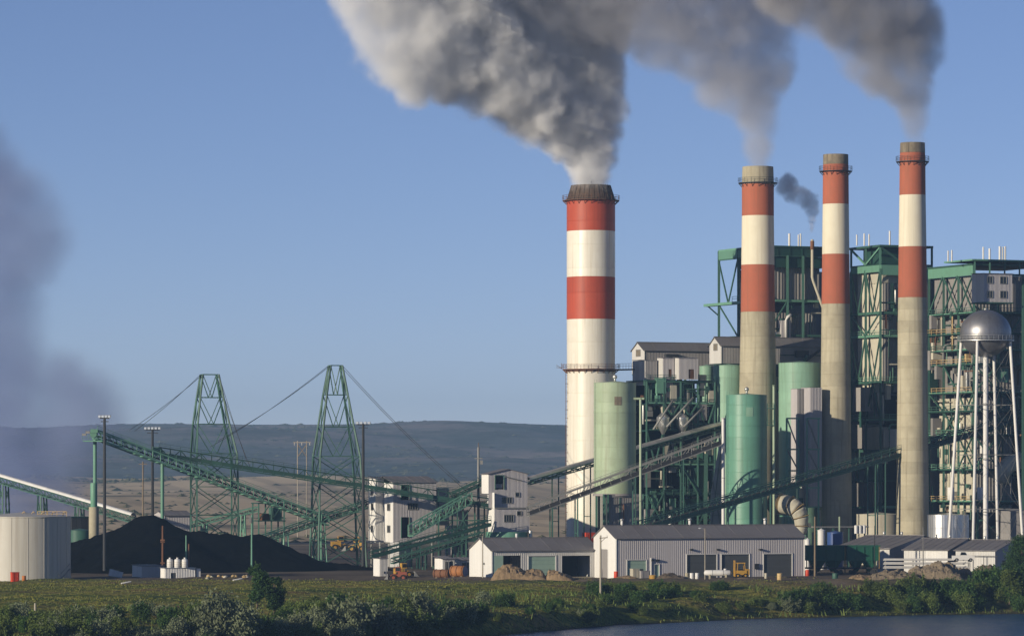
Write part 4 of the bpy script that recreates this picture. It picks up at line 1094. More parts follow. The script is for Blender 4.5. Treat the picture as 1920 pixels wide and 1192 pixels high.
def clutter(g, t, rs, u0, u1, v0, v1, z0, z1, n, mats, face='f'):
    """pipe runs, ducts, valve boxes and ladders on the outside of the casing"""
    for i in range(n):
        u, v, z = rs.uniform(u0, u1), rs.uniform(v0, v1), rs.uniform(z0, z1)
        m = rs.choice(mats); k = rs.random()
        if k < .34:
            h = rs.uniform(2, 9); d = rs.uniform(.18, .6)
            tube(t, 'pipe', g.p(u, v, max(z0, z - h / 2)), g.p(u, v, min(z1, z + h / 2)), d, m, 8)
        elif k < .58:
            L = rs.uniform(2, 7); d = rs.uniform(.18, .5)
            if face == 'f': a, b = (max(u0, u - L / 2), v, z), (min(u1, u + L / 2), v, z)
            else: a, b = (u, max(v0, v - L / 2), z), (u, min(v1, v + L / 2), z)
            tube(t, 'pipe', g.p(*a), g.p(*b), d, m, 8)
        elif k < .7:
            s = rs.uniform(.5, 1.5); g.box(t, 'equipment_box', u - s / 2, u + s / 2, v - .4, v + .4, z, z + rs.uniform(.7, 1.8), m)
        elif k < .8:
            d = rs.uniform(.3, .7); r_ = rs.uniform(.6, 1.4); h = rs.uniform(1, 4)
            pts = [g.p(u, v, z - h)] + [g.p(u + r_ * (1 - math.cos(a)), v, z + r_ * math.sin(a)) for a in np.linspace(0, math.pi / 2, 5)] + [g.p(min(u1, u + r_ + 2), v, z + r_)]
            sweep(t, 'bent_pipe', pts, d, m, 8)
        elif k < .9:
            s = rs.uniform(1.0, 2.6); g.box(t, 'duct', u - s / 2, u + s / 2, v - .5, v + .5, z - rs.uniform(1, 3), z + rs.uniform(1, 2.5), rs.choice(['boiler_grey', 'clad_grey_dark', 'boiler_cream', m]))
        else:
            z2 = min(z1, z + 5)
            for s in (-.25, .25): g.beam(t, 'ladder_rail', (u + s, v, z), (u + s, v, z2), .09, m)
            for j in range(int((z2 - z) / .8)): g.beam(t, 'rung', (u - .25, v, z + .4 + j * .8), (u + .25, v, z + .4 + j * .8), .07, m)
def casing(g, t, u0, u1, v0, v1, z0, z1, mf, ml, pw=3.0, pitch=.9, name='casing_panel'):
    clad_wall(t, g.p(u0, v0), g.p(u1, v0), z0, z1, mf, (), pw, pitch, .1, name=name)
    clad_wall(t, g.p(u0, v1), g.p(u0, v0), z0, z1, ml, (), pw, pitch, .1, name=name)
    clad_wall(t, g.p(u1, v0), g.p(u1, v1), z0, z1, mf, (), pw * 1.5, pitch, .1, name=name)
    g.box(t, 'casing_roof', u0, u1, v0, v1, z1 - .1, z1 + .08, 'roof_grey')
    g.box(t, 'casing_floor', u0, u1, v0, v1, z0 - .08, z0 + .1, 'steel_green_dark')
GM = ['steel_green', 'steel_green_pale', 'steel_green_dark', 'steel_grey', 'boiler_cream', 'galv', 'steel_green', 'rust']
def hopper(g, t, u0, u1, v0, v1, z0, z1, f, m):
    um, vm = (u0 + u1) / 2, (v0 + v1) / 2
    top = [g.p(u0, v0, z1), g.p(u1, v0, z1), g.p(u1, v1, z1), g.p(u0, v1, z1)]
    bot = [g.p(um + (a - um) * f, vm + (b - vm) * f, z0) for a, b in ((u0, v0), (u1, v0), (u1, v1), (u0, v1))]
    link('hopper', mesh_from('hopper', top + bot, [(0, 1, 2, 3), (4, 7, 6, 5)] + [(i, 4 + i, 4 + (i + 1) % 4, (i + 1) % 4) for i in range(4)], m), t)
def vents(g, t, lst, zt, m='alu'):
    for px, py, d in lst:
        u = g.U(px); tube(t, 'vent_pipe', g.p(u, 3, zt), g.p(u, 3, g.Zf(py, u, 3)), d, 'white_metal', 10)

# left boiler block, behind the first concrete chimney
rs = random.Random(31)
g = Grid(1436, 978)
t = thing('boiler_house', 'leftmost boiler block, with an open green frame standing free against the sky', 'boiler house', g.p(0, 0, 0))
z = lambda py: g.Zf(py)
D = g.V(1348); L = g.U(1548)
zs = [0, z(900), z(790), z(735), z(628), z(563), z(478)]
ztop = z(461)
frame_face(g, t, 'l', [0, D * .33, D * .58, D], zs + [ztop], 0, 'steel_green', .6, .5, [(2, 5, 'v'), (2, 4, '/'), (2, 3, '^'), (1, 5, 'v'), (1, 4, 'x'), (0, 5, 'x')])
frame_face(g, t, 'f', [0, L * .36, L * .62, L], zs, 0, 'steel_green', .6, .5, [(0, 4, '/'), (2, 3, 'x')])
g.beam(t, 'top_girder', (0, D, z(470)), (0, D * .3, z(470)), .5, 'steel_green_pale', 2.0)
g.beam(t, 'top_girder', (0, D * .3, z(470)), (0, 0, z(470)), .5, 'steel_green', 2.0)
g.box(t, 'roof_slab', -.5, L + .5, -.5, 14, z(463), z(460), 'steel_green_dark')
for k in range(6): g.box(t, 'roof_girder', L * k / 5 - .2, L * k / 5 + .2, -.3, 14, z(478), z(463), 'steel_green_dark')
g.box(t, 'fascia', 0, L, -.2, 0.2, z(478), z(462), 'steel_green_dark')
casing(g, t, 2.0, L - .5, 2.2, 16, z(562), z(497), 'boiler_grey', 'boiler_cream', 2.6)  # cream left face and grey front paint the sunlit and dim sides
casing(g, t, 3.0, L - 1, 3.0, 14, z(678), z(585), 'boiler_grey', 'boiler_grey', 2.6)
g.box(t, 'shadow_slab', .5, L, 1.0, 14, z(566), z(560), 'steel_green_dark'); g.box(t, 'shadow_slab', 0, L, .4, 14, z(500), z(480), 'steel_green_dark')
hopper(g, t, 1.0, 6, D * .42, D * .62, z(640), z(575), .25, 'boiler_cream'); g.box(t, 'bin', 1.0, 6, D * .42, D * .62, z(575), z(510), 'boiler_cream')
g.box(t, 'bin_leg', 3, 4, D * .5, D * .54, z(735), z(640), 'boiler_cream')
g.box(t, 'platform', -1.2, .6, D * .3, D + 6.0, z(566), z(561), 'steel_green_pale'); g.beam(t, 'strut', (-.3, D + 6, z(563)), (-.2, D, z(584)), .25, 'steel_green_dark')
handrail_run(g, t, (-1.2, D * .3, z(561)), (-1.2, D * .62, z(561)))
for a in (1010, 905, 845, 785, 760): g.box(t, 'floor_slab', .3, L, .3, 15, z(a) - .3, z(a), 'steel_green_dark'); handrail_run(g, t, (0, -.3, z(a)), (L, -.3, z(a)), 'steel_green')
g.box(t, 'core_wall', 2, L, 4, 5, 0, z(745), 'boiler_grey')
for i in range(8): g.box(t, 'back_wall', 1 + i * 3.2, 4.15 + i * 3.2, 16.2, 16.8, 0, z(500), 'boiler_grey')
clutter(g, t, rs, .3, L, .6, 1.8, z(740), z(566), 34, GM); clutter(g, t, rs, .3, L, .5, 3, 1, z(745), 24, GM)
sweep(t, 'exhaust_pipe', [g.p(g.U(1546), -.8, g.Zf(600)), g.p(g.U(1540), -.8, g.Zf(575)), g.p(g.U(1522), -.8, g.Zf(525)), g.p(g.U(1520), -.8, g.Zf(518)), g.p(g.U(1520), -.8, g.Zf(447))], .7, 'boiler_cream', 10)
tube(t, 'exhaust_cowl', g.p(g.U(1520), -.8, g.Zf(466)), g.p(g.U(1520), -.8, g.Zf(450)), 1.0, 'rust')
sweep(t, 'white_pipe', [g.p(g.U(1472), -.6, g.Zf(632)), g.p(g.U(1472), -.6, g.Zf(600)), g.p(g.U(1474), -.6, g.Zf(594)), g.p(g.U(1481), -.6, g.Zf(589))], .7, 'white_metal')
vents(g, t, [(1491, 438, .55), (1508, 440, .35), (1512, 438, .4)], ztop)
g.box(t, 'white_box', g.U(1464), g.U(1482), -.3, 1.5, z(632), z(600), 'clad_grey')

# gallery sheds
gA = Grid(1208, 990)
t = thing('gallery_shed', 'long gray gallery shed with a sunlit pale gable, lower left one on top of the bins', 'building', gA.p(0, 0, Z(705, 990)))
L, D = gA.U(1420), gA.V(1185)
gabled(t, gA, L, D, gA.Zf(656), gA.Zf(641), 'clad_grey_dark', 'clad_pale', 'roof_grey', rn=8, z0=gA.Zf(700), panel=3.2,  # pale gable and darker front carry sun and dimness in their colours
       gable_open=[(D * .3, D * .65, gA.Zf(667), gA.Zf(655))], front_open=[(gA.U(1248), gA.U(1268), gA.Zf(674), gA.Zf(663))])
window(t, gA, 'l', D * .3, D * .65, gA.Zf(667), gA.Zf(655), nx=2, glass='concrete_stained')
gA.box(t, 'hood', gA.U(1246), gA.U(1270), -1.0, .5, gA.Zf(674), gA.Zf(663), 'steel_dark')
gA.box(t, 'floor_slab', 0, L, 0, D, gA.Zf(702), gA.Zf(700), 'steel_green_dark')
for k in range(9): gA.beam(t, 'support_column', (L * k / 8, 1, 0), (L * k / 8, 1, gA.Zf(702)), .6, 'steel_green')
gA2 = Grid(1208, 972)
for i, (a, b, c, top, bot) in enumerate(((1186, 1210, 1232, 675, 722), (1232, 1243, 1264, 671, 711), (1262, 1273, 1309, 671, 711))):
    gg = Grid(b, 958 - i * .6)
    zt, zb = gg.Zf(top), gg.Zf(bot); Dd, Ll = gg.V(a), gg.U(c)
    clad_wall(t, gg.p(0, 0), gg.p(Ll, 0), zb, zt, 'clad_grey_dark' if i == 0 else 'clad_grey', [(Ll * .5, Ll * .78, zb + .2, zb + 2.4)] if i else [], 1.6, .35)
    clad_wall(t, gg.p(0, Dd), gg.p(0, 0), zb, zt, 'clad_pale', (), 1.6, .35)  # left ends paler than the fronts: sunlight put into the colour
    clad_wall(t, gg.p(Ll, 0), gg.p(Ll, 4), zb, zt, 'clad_grey', (), 2, .35)
    if i: gg.box(t, 'door', Ll * .5, Ll * .78, .12, .2, zb + .2, zb + 2.4, 'rust')
    roof_sheets(gg, t, -.1, Ll + .1, -.1, max(Dd, 3), zt, zt + .25, 'roof_grey', 2)
gB = Grid(1352, 966)
t = thing('gallery_shed', 'upper gray gallery shed with a sunlit pale gable, beside the pale capped chimney', 'building', gB.p(0, 0, Z(685, 966)))
L, D = gB.U(1560), gB.V(1330)
gabled(t, gB, L, D, gB.Zf(647), gB.Zf(631), 'clad_grey_dark', 'clad_pale', 'roof_grey', rn=9, z0=gB.Zf(681), panel=3.2, gable_open=[(D * .3, D * .62, gB.Zf(656), gB.Zf(644))])  # again a paler colour for the sunlit gable than for the dim front
window(t, gB, 'l', D * .3, D * .62, gB.Zf(656), gB.Zf(644), nx=2, glass='concrete_stained')
gB.box(t, 'floor_slab', 0, L, 0, D, gB.Zf(683), gB.Zf(681), 'steel_green_dark')
for k in range(7): gB.beam(t, 'support_column', (L * k / 6, D * .5, 0), (L * k / 6, D * .5, gB.Zf(683)), .6, 'steel_green')
gB.box(t, 'hood', gB.U(1490), gB.U(1514), -.8, .4, gB.Zf(668), gB.Zf(655), 'steel_dark')
gB.beam(t, 'gallery_rail', (gB.U(1460), -.6, gB.Zf(664)), (gB.U(1545), -.6, gB.Zf(664)), .2, 'steel_green_dark')
gB.beam(t, 'slant_duct', (gB.U(1508), -.8, gB.Zf(674)), (gB.U(1545), -.8, gB.Zf(646)), .5, 'steel_dark'); gB.beam(t, 'slant_duct', (gB.U(1502), -.9, gB.Zf(680)), (gB.U(1509), -.9, gB.Zf(664)), .5, 'steel_green')

# dust collector tangle under the lower gallery
rs = random.Random(77)
g = Grid(1212, 955)
t = thing('dust_collector', 'tangle of dark green pipes, platforms and silver cones under the lower gallery', 'plant frame', g.p(0, 0, 0))
L = g.U(1340)
z = lambda py: g.Zf(py)
zs = [0, z(985), z(925), z(870), z(805), z(755), z(715)]
us = [0, L * .25, L * .5, L * .75, L]
frame_face(g, t, 'f', us, zs, 0, 'steel_green', .4, .35, [(0, 1, 'x'), (1, 4, 'x'), (2, 4, 'x'), (3, 4, 'v'), (2, 2, '\\'), (3, 1, '/'), (0, 3, 'v')])
frame_face(g, t, 'f', us, zs, 9, 'steel_green_dark', .4, .35)
g.box(t, 'core_wall', 0, L, 10.5, 11, 0, z(712), 'interior_shade')  # coloured near-black to paint the deep shade behind the tangle
g.box(t, 'core_wall', L - .3, L, 1, 10, 0, z(760), 'steel_green_dark')
for a in (712, 757, 806, 872, 927): g.box(t, 'floor_slab', 0, L, .2, 10, z(a) - .25, z(a), 'steel_green_dark'); handrail_run(g, t, (0, -.2, z(a)), (L, -.2, z(a)), 'steel_green')
for px, py in ((1240, 800), (1276, 800)):
    u = g.U(px); lathe(t, 'cyclone_cone', g.p(u, -.9, 0), [(.3, z(py + 14)), (1.5, z(py - 4)), (1.55, z(py - 18)), (.5, z(py - 26))], 'alu', 20)
for px in (1247, 1266, 1290):
    u = g.U(px); lathe(t, 'cyclone', g.p(u, 1.2, 0), [(.4, z(782)), (1.0, z(752)), (1.0, z(728))], 'boiler_cream', 18)
u = g.U(1312); lathe(t, 'dark_tank', g.p(u, 3, 0), [(2.6, z(930)), (2.6, z(862)), (.1, z(852))], 'steel_green_dark', 28)
hopper(g, t, g.U(1285), g.U(1335), 0.5, 6, z(985), z(935), .3, 'steel_green_dark')
u = g.U(1254); tube(t, 'white_pipe', g.p(u, -.6, 0), g.p(u, -.6, z(966)), .8, 'white_metal')
clutter(g, t, rs, .2, L - .2, .2, 2.0, z(757), z(714), 100, ['steel_green', 'steel_green_pale', 'steel_green', 'steel_green_dark'])
clutter(g, t, rs, .2, L - .2, .3, 3.5, z(806), z(757), 40, GM)
clutter(g, t, rs, .2, L - .2, .2, 3.5, .5, z(830), 130, ['steel_green', 'steel_green_pale', 'steel_green_dark', 'steel_green', 'boiler_cream', 'steel_grey'])
beam(t, 'slant_brace', P(1278, 872, 951), P(1322, 935, 951), .5, 'steel_green')
for a, b in (((1250, 800), (1300, 745)), ((1225, 805), (1262, 750)), ((1282, 800), (1320, 762))): sweep(t, 'slant_pipe', [P(*a, 952), P(*b, 955)], .5, 'steel_grey', 10)
beam(t, 'corner_column', P(1324, 850, 948), P(1322, 1000, 948), .9, 'steel_green')

# precipitator ducts between the chimneys
g = Grid(1495, 946)
t = thing('duct_house', 'tall gray duct boxes in a pale green frame between teal silo and middle chimney', 'duct house', g.p(0, 0, 0))
z = lambda py: g.Zf(py)
casing(g, t, 0, g.U(1512), 0, g.V(1483), z(905), z(729), 'clad_grey_dark', 'clad_grey', 1.6, .4)
g4 = Grid(1519, 944)
casing(g4, t, 0, 3.1, 0, 4.5, z(950), z(727), 'clad_grey', 'clad_grey', 2.0, .4)
for px in (1475, 1513):
    gg = Grid(px, 939)
    for u in (0, 3.0): gg.beam(t, 'column', (u, 0, 0), (u, 0, gg.Zf(784)), .4, 'steel_green_pale')
    for py in (784, 842, 882, 914, 950): gg.beam(t, 'girder', (0, 0, gg.Zf(py)), (3.4, 0, gg.Zf(py)), .35, 'steel_green_pale')
    for a, b in ((784, 842), (842, 882)): gg.beam(t, 'brace', (0, -.1, gg.Zf(a)), (3, -.1, gg.Zf(b)), .25, 'steel_grey')
g.box(t, 'back_wall', 2, 18, 24, 25, 0, z(735), 'clad_grey_dark')
clutter(g, t, random.Random(4), -1, 6, -2, -.6, .5, z(905), 16, GM)
# spiral duct elbow
t = thing('duct_elbow', 'pale round elbow duct bending down by the middle chimney', 'duct', (X(1490, 930), 930, 4))
pts = [P(1452, 946, 933), P(1466, 944, 931), P(1482, 947, 930), P(1494, 956, 929.5), P(1501, 969, 929.5), P(1502, 986, 929.5), P(1500, 1000, 929.5)]
ds = [4.4, 4.4, 4.3, 4.1, 3.7, 3.2, 2.8]
for i in range(len(pts) - 1):
    n_ = 4
    sweep(t, 'duct_segment', [pts[i].lerp(pts[i + 1], k / n_) for k in range(n_ + 1)], [ds[i] + (ds[i + 1] - ds[i]) * k / n_ for k in range(n_ + 1)], 'boiler_cream', 22)
    v = (pts[i + 1] - pts[max(0, i - 1)]).normalized()
    tube(t, 'flange', pts[i] - v * .12, pts[i] + v * .12, ds[i] + .25, 'tan_paint', 22)
for px in (1478, 1487, 1497, 1510): beam(t, 'stand_leg', (X(px, 929), 929, 0), (X(px, 929), 929, Z(975, 929)), .25, 'steel_green_pale')
beam(t, 'stand_beam', P(1462, 967, 929), P(1492, 967, 929), .3, 'steel_green_pale')

# middle boiler block
rs = random.Random(53)
g = Grid(1651, 968)
t = thing('boiler_house', 'middle boiler block with a casing cream on its sunlit side behind pale green cross bracing', 'boiler house', g.p(0, 0, 0))
z = lambda py: g.Zf(py)
D, L = g.V(1596), g.U(1748)
zs = [0, z(950), z(845), z(786), z(716), z(629), z(586), z(504)]
frame_face(g, t, 'l', [0, D * .5, D], zs, 0, 'steel_green', .55, .6, [(0, 6, 'v'), (1, 6, 'v'), (0, 5, '\\'), (1, 5, '/'), (0, 4, 'v'), (1, 4, 'v'), (0, 3, '^')], 'steel_green_pale')
frame_face(g, t, 'f', [0, L * .5, L], zs, 0, 'steel_green', .55, .6, [(1, 5, 'x')], 'steel_green_pale')
casing(g, t, 1.2, L, 1.2, D - 1.0, z(735), z(530), 'boiler_grey', 'boiler_cream', 2.2, .9)  # one casing: cream where the sun falls, grey on its dim front
hopper(g, t, 1.2, 9, 1.2, D - 1.0, z(530), z(508), 1.0, 'boiler_cream')
g.box(t, 'crown_slab', 0, L, .3, D, z(497), z(494), 'steel_green_dark')
g.beam(t, 'top_girder', (0, D, z(503)), (0, 0, z(503)), .5, 'steel_green_pale', 1.6)
g.beam(t, 'top_girder', (0, 0, z(506)), (L, 0, z(506)), .6, 'steel_green_pale', 2.4)
g.box(t, 'attic_wall', 2, L, 3, 12, z(497), z(464), 'steel_green_dark')
for u in (0, L * .45, L): g.beam(t, 'attic_post', (u, .2, z(497)), (u, .2, z(460)), .5, 'steel_green')
for v in (D * .5, D): g.beam(t, 'attic_post', (0, v, z(497)), (0, v, z(460)), .5, 'steel_green')
g.beam(t, 'attic_brace', (0, D, z(463)), (0, D * .5, z(494)), .4, 'steel_green_pale'); g.beam(t, 'attic_brace', (0, 0, z(463)), (0, D * .5, z(494)), .4, 'steel_green_pale')
g.beam(t, 'attic_brace', (0, 0, z(463)), (L * .45, 0, z(494)), .4, 'steel_green')
g.box(t, 'roof_slab', -.5, L, -.5, D + .5, z(463), z(459), 'steel_green')
vents(g, t, [(1618, 440, .35), (1632, 438, .4), (1641, 439, .35), (1680, 433, .45)], z(460))
for a in (950, 900, 845, 786): g.box(t, 'floor_slab', .2, L, .2, D, z(a) - .3, z(a), 'steel_green_dark')
for a in (786, 716, 629): handrail_run(g, t, (-.2, D, z(a)), (-.2, 0, z(a))); handrail_run(g, t, (0, -.2, z(a)), (L, -.2, z(a)))
g.box(t, 'core_wall', 4, L, 5, 6, 0, z(740), 'interior_shade')  # near-black core paints the shade between the floors
for i in range(6): g.box(t, 'back_wall', 1 + i * 4.5, 5.45 + i * 4.5, D + 2, D + 2.6, 0, z(505), 'clad_grey_dark')
g.box(t, 'duct', -1, 1.2, D * .4, D * .8, z(770), z(725), 'clad_grey_dark'); g.box(t, 'duct', -.6, 3, D * .5, D * .9, z(840), z(795), 'boiler_grey'); g.box(t, 'duct', -.3, 3, D * .1, D * .42, z(842), z(800), 'boiler_cream')
g.box(t, 'white_panel', g.U(1657), g.U(1668), .1, .3, z(838), z(806), 'boiler_cream'); g.box(t, 'white_panel', g.U(1667), g.U(1692), -3.2, -.4, z(842), z(804), 'white_metal')
for i in range(5): g.box(t, 'duct_panel', -.9, -.5 + .12 * (i % 2), D * (.15 + .16 * i), D * (.15 + .16 * i) + 1.9, z(950), z(905), 'boiler_grey')
clutter(g, t, rs, .3, L * .6, .2, 1.0, z(740), z(520), 26, GM); clutter(g, t, rs, .0, .8, .5, D, 1, z(735), 40, GM, 'l'); clutter(g, t, rs, .3, L, .2, 3, 1, z(740), 30, GM)

# right boiler block
rs = random.Random(91)
g = Grid(1826, 945)
t = thing('boiler_house', 'right boiler block with many railed floors behind the silver water tower', 'boiler house', g.p(0, 0, 0))
z = lambda py: g.Zf(py)
D, L = g.V(1742), g.U(1965)
zs = [0, z(940), z(880), z(815), z(770), z(735), z(682), z(655), z(624), z(586), z(514)]
frame_face(g, t, 'l', [0, D * .34, D * .67, D], zs, 0, 'steel_green', .5, .5, [(2, 9, '\\'), (0, 9, 'x'), (1, 9, 'x'), (1, 5, '/'), (0, 4, 'v'), (2, 4, '/'), (1, 3, 'x'), (0, 2, 'x')], 'steel_green_pale')
frame_face(g, t, 'f', [0, L * .33, L * .66, L], zs, 0, 'steel_green', .5, .5, [(0, 5, 'x'), (1, 4, 'x'), (0, 2, 'x'), (2, 6, 'x'), (1, 8, 'v')], 'steel_green_pale')
g.beam(t, 'top_girder', (0, D, z(506)), (0, 0, z(506)), .6, 'steel_green_pale', 2.4)
g.box(t, 'roof_slab', -1, L, -1, 12, z(489), z(486), 'steel_green_pale'); g.box(t, 'roof_slab', -.5, L, 0, D, z(497), z(494), 'steel_green')
for u in (0, 4, 8, 12, 16): g.beam(t, 'roof_post', (u, -.4, z(514)), (u, -.4, z(488)), .35, 'steel_green')
casing(g, t, 1.2, L, 2.0, D - .5, z(582), z(516), 'boiler_grey', 'boiler_grey', 2.6, .9)
casing(g, t, 3.2, L, 4.0, D - 2, z(735), z(590), 'boiler_grey', 'boiler_grey', 2.6, .9)
casing(g, t, 2.2, L * .6, 3.0, D - 1, z(960), z(745), 'boiler_grey', 'boiler_cream', 2.6, .9)  # sunlit left face coloured cream, dim front grey
gp = Grid(1845, 936)
t2 = t
zt, zb = gp.Zf(512), gp.Zf(566)
clad_wall(t, gp.p(0, 0), gp.p(gp.U(1898), 0), zb, zt, 'clad_grey', [(gp.U(1851), gp.U(1861), gp.Zf(531), gp.Zf(518)), (gp.U(1875), gp.U(1887), gp.Zf(531), gp.Zf(518)), (gp.U(1851), gp.U(1861), gp.Zf(558), gp.Zf(545)), (gp.U(1875), gp.U(1887), gp.Zf(558), gp.Zf(545))], 2, .35)
for a, b in ((1851, 1861), (1875, 1887)):
    for c, d in ((531, 518), (558, 545)): window(t, gp, 'f', gp.U(a), gp.U(b), gp.Zf(c), gp.Zf(d), nx=2)
clad_wall(t, gp.p(0, gp.V(1822)), gp.p(0, 0), zb, zt, 'clad_pale', (), 2, .35)
roof_sheets(gp, t, -.3, gp.U(1899), -.3, gp.V(1822), zt, zt + .15, 'roof_grey', 4); gp.box(t, 'floor_slab', -.3, gp.U(1899), -.3, gp.V(1822), zb - .3, zb, 'steel_green')
g.box(t, 'orange_door', g.U(1818) - .3, g.U(1826), -3.5, -3.2, z(564), z(543), 'orange_paint')
vents(g, t, [(1790, 470, .35), (1797, 469, .35), (1856, 463, .4), (1868, 466, .5), (1887, 462, .5), (1892, 463, .4), (1897, 462, .5)], z(490))
for a in (586, 624, 655, 682, 735, 770, 815, 880, 940):
    g.box(t, 'floor_slab', -.6, L, -.6, D, z(a) - .25, z(a), 'steel_green_dark')
    handrail_run(g, t, (-.7, D, z(a)), (-.7, 0, z(a)), rs.choice(['steel_green', 'steel_green_pale', 'tan_paint'])); handrail_run(g, t, (0, -.7, z(a)), (L, -.7, z(a)), 'steel_green')
g.box(t, 'core_wall', 5, L, 8, 9, 0, z(590), 'interior_shade')  # near-black core stands for the shade deep in the block
for i in range(7): g.box(t, 'back_wall', 1 + i * 4.5, 5.45 + i * 4.5, D + 2, D + 2.6, 0, z(520), 'clad_grey_dark')
clutter(g, t, rs, -.4, 1.8, .3, D, z(735), z(590), 50, GM + ['tan_paint', 'rust'], 'l'); clutter(g, t, rs, -.4, 1.8, .3, D, 1, z(740), 50, GM, 'l')
clutter(g, t, rs, .2, L, -.4, 2.5, 1, z(586), 60, GM + ['white_metal'])
for px, py in ((1783, 925), (1838, 925)): drum_ = tube(t, 'white_drum', P(px, py + 12, 940), P(px, py - 12, 940), 1.6, 'white_metal', 14)
sweep(t, 'round_duct', [P(1878, 905, 943), P(1882, 880, 943), P(1895, 868, 944), P(1915, 862, 945)], 4.0, 'boiler_cream', 20)
# far right dark green cladding
g = Grid(1905, 944)
t = thing('boiler_structure', 'narrow green steel frame cut by the right edge behind the water tower', 'plant frame', g.p(0, 0, 0))
frame_face(g, t, 'f', [0, 5, 10], [0, g.Zf(860), g.Zf(800), g.Zf(720), g.Zf(640), g.Zf(560), g.Zf(536)], -3, 'steel_green', .5, .5, [(0, 1, 'x'), (0, 3, 'x'), (0, 4, '/'), (1, 2, 'x')])
clutter(g, t, random.Random(8), 0, 9, -3.5, -1, 3, g.Zf(560), 36, GM + ['boiler_cream'])

# ground level row behind the sheds: low walls, tanks
g = Grid(1640, 930)
def ctank(label, px, Y, rpx, py0, m, group=None, ribs=0, py1=None):
    t, cx, r, zt, zb = silo(label, px, Y, rpx, py0, 1050, m, [], name='tank', cap=False, z0=0 if py1 is None else Z(py1, Y), conetop=.5)
    t['category'] = 'tank'
    for i in range(ribs):
        a = math.pi + math.pi * (i + .5) / ribs
        beam(t, 'rib', (cx + math.cos(a) * r, Y + math.sin(a) * r, zb), (cx + math.cos(a) * r, Y + math.sin(a) * r, zt - .05), .12, m)
    return t
ctank('low ribbed silver tank at the foot of the water tower', 1775, 925, 41, 965, 'alu', ribs=26)
ctank('cream squat tank behind the green conveyor posts, left of the tallest chimney', 1648, 938, 42, 964, 'boiler_cream')
ctank('brown gray squat tank at the right edge behind the water tower legs', 1905, 925, 36, 958, 'boiler_grey')
ctank('small blue tank behind the green rail hoppers', 1566, 893, 15, 998, 'blue_paint')
ctank('small shiny white tank beside the blue tank', 1540, 888, 7, 994, 'white_metal')
ctank('smaller white drum low beside the brown timber pole', 1514, 880, 5, 1012, 'white_metal')
g = Grid(1532, 905)
t = thing('pipe_bridge', 'low dark pipe bridge behind the warehouse end', 'pipe bridge', g.p(0, 0, 0))
for i, u in enumerate((0, 4, 8, 12)): g.beam(t, 'column', (u, 0, 0), (u, 0, g.Zf(990)), .3, 'steel_green')
for k in range(3): g.beam(t, 'pipe', (-1, .4 * k, g.Zf(990) + .3), (13, .4 * k, g.Zf(990) + .3), .3, 'steel_grey')
for u in (9.3, 10.3, 11.3): lathe(t, 'drum', g.p(u, -1, 0), [(.45, g.Zf(1000)), (.45, g.Zf(985)), (.1, g.Zf(984))], 'white_metal', 12)
g.beam(t, 'post', (4.5, -2, 0), (4.5, -2, g.Zf(968)), .3, 'silo_pale')

# ------------------------------------------------------------------ water tower
YWT = 915
wx, wz, wr = X(1848, YWT), Z(625, YWT), S(48, YWT)
t = thing('water_tower', 'silver ball water tower on slim pale legs at the right', 'water tower', (wx, YWT, 0))
zq = Z(638, YWT)
cz_ = wz
for k in range(12):     # ball plates, gores lapped along meridians
    a0 = 2 * math.pi * k / 12; a1 = a0 + 2 * math.pi / 12
    prof = [(max(.02, wr * math.cos(b)), cz_ + wr * .92 * math.sin(b)) for b in np.linspace(math.asin((zq - cz_) / wr), math.pi / 2, 12)]
    lathe(t, 'upper_plate', (wx, YWT, 0), [(r_ * (1 + .001 * (k % 2)), z_) for r_, z_ in prof], 'tank_silver' if 'tank_silver' in MATS else 'alu', 6, True, a0, a1)
    prof = [(max(.02, wr * math.cos(b)), cz_ + wr * .92 * math.sin(b)) for b in np.linspace(-math.pi / 2, math.asin((zq - cz_) / wr), 12)]
    lathe(t, 'lower_plate', (wx, YWT, 0), [(r_ * (1 + .001 * (k % 2)), z_) for r_, z_ in prof], 'tank_silver' if 'tank_silver' in MATS else 'alu', 6, True, a0, a1)
ring(t, 'belt_walk', (wx, YWT), wr * .98, zq - .2, .75, .2, 'galv', 48)
for h in (.5, 1.0): ring(t, 'handrail', (wx, YWT), wr * .98 + .65, zq + h, .06, .06, 'galv', 40)
for i in range(36):
    a = 2 * math.pi * i / 36; c, s = math.cos(a) * (wr * .98 + .68), math.sin(a) * (wr * .98 + .68)
    beam(t, 'rail_post', (wx + c, YWT + s, zq), (wx + c, YWT + s, zq + 1), .06, 'galv')
tube(t, 'vent_cap', (wx, YWT, wz + wr * .9), (wx, YWT, wz + wr * .92 + .4), .8, 'galv')
tube(t, 'riser', (wx, YWT, 0), (wx, YWT, wz - wr * .85), 1.1, 'white_metal', 18)
for zz in (Z(690, YWT) - 8, Z(760, YWT), Z(860, YWT), Z(960, YWT)): tube(t, 'riser_flange', (wx, YWT, zz), (wx, YWT, zz + .2), 1.3, 'white_metal', 18)
legs = []
for i in range(4):
    a = R(65 + 90 * i)
    tp = Vector((wx + math.cos(a) * wr, YWT + math.sin(a) * wr, zq - .3)); bt = Vector((wx + math.cos(a) * S(76, YWT), YWT + math.sin(a) * S(76, YWT), -.2))
    tube(t, 'leg', bt, tp, .66, 'white_metal', 14); legs.append((bt, tp))
for f in (.26, .5, .72):
    for i in range(4):
        a, b = legs[i], legs[(i + 1) % 4]
        beam(t, 'strut', a[0].lerp(a[1], f), b[0].lerp(b[1], f), .13, 'steel_grey')
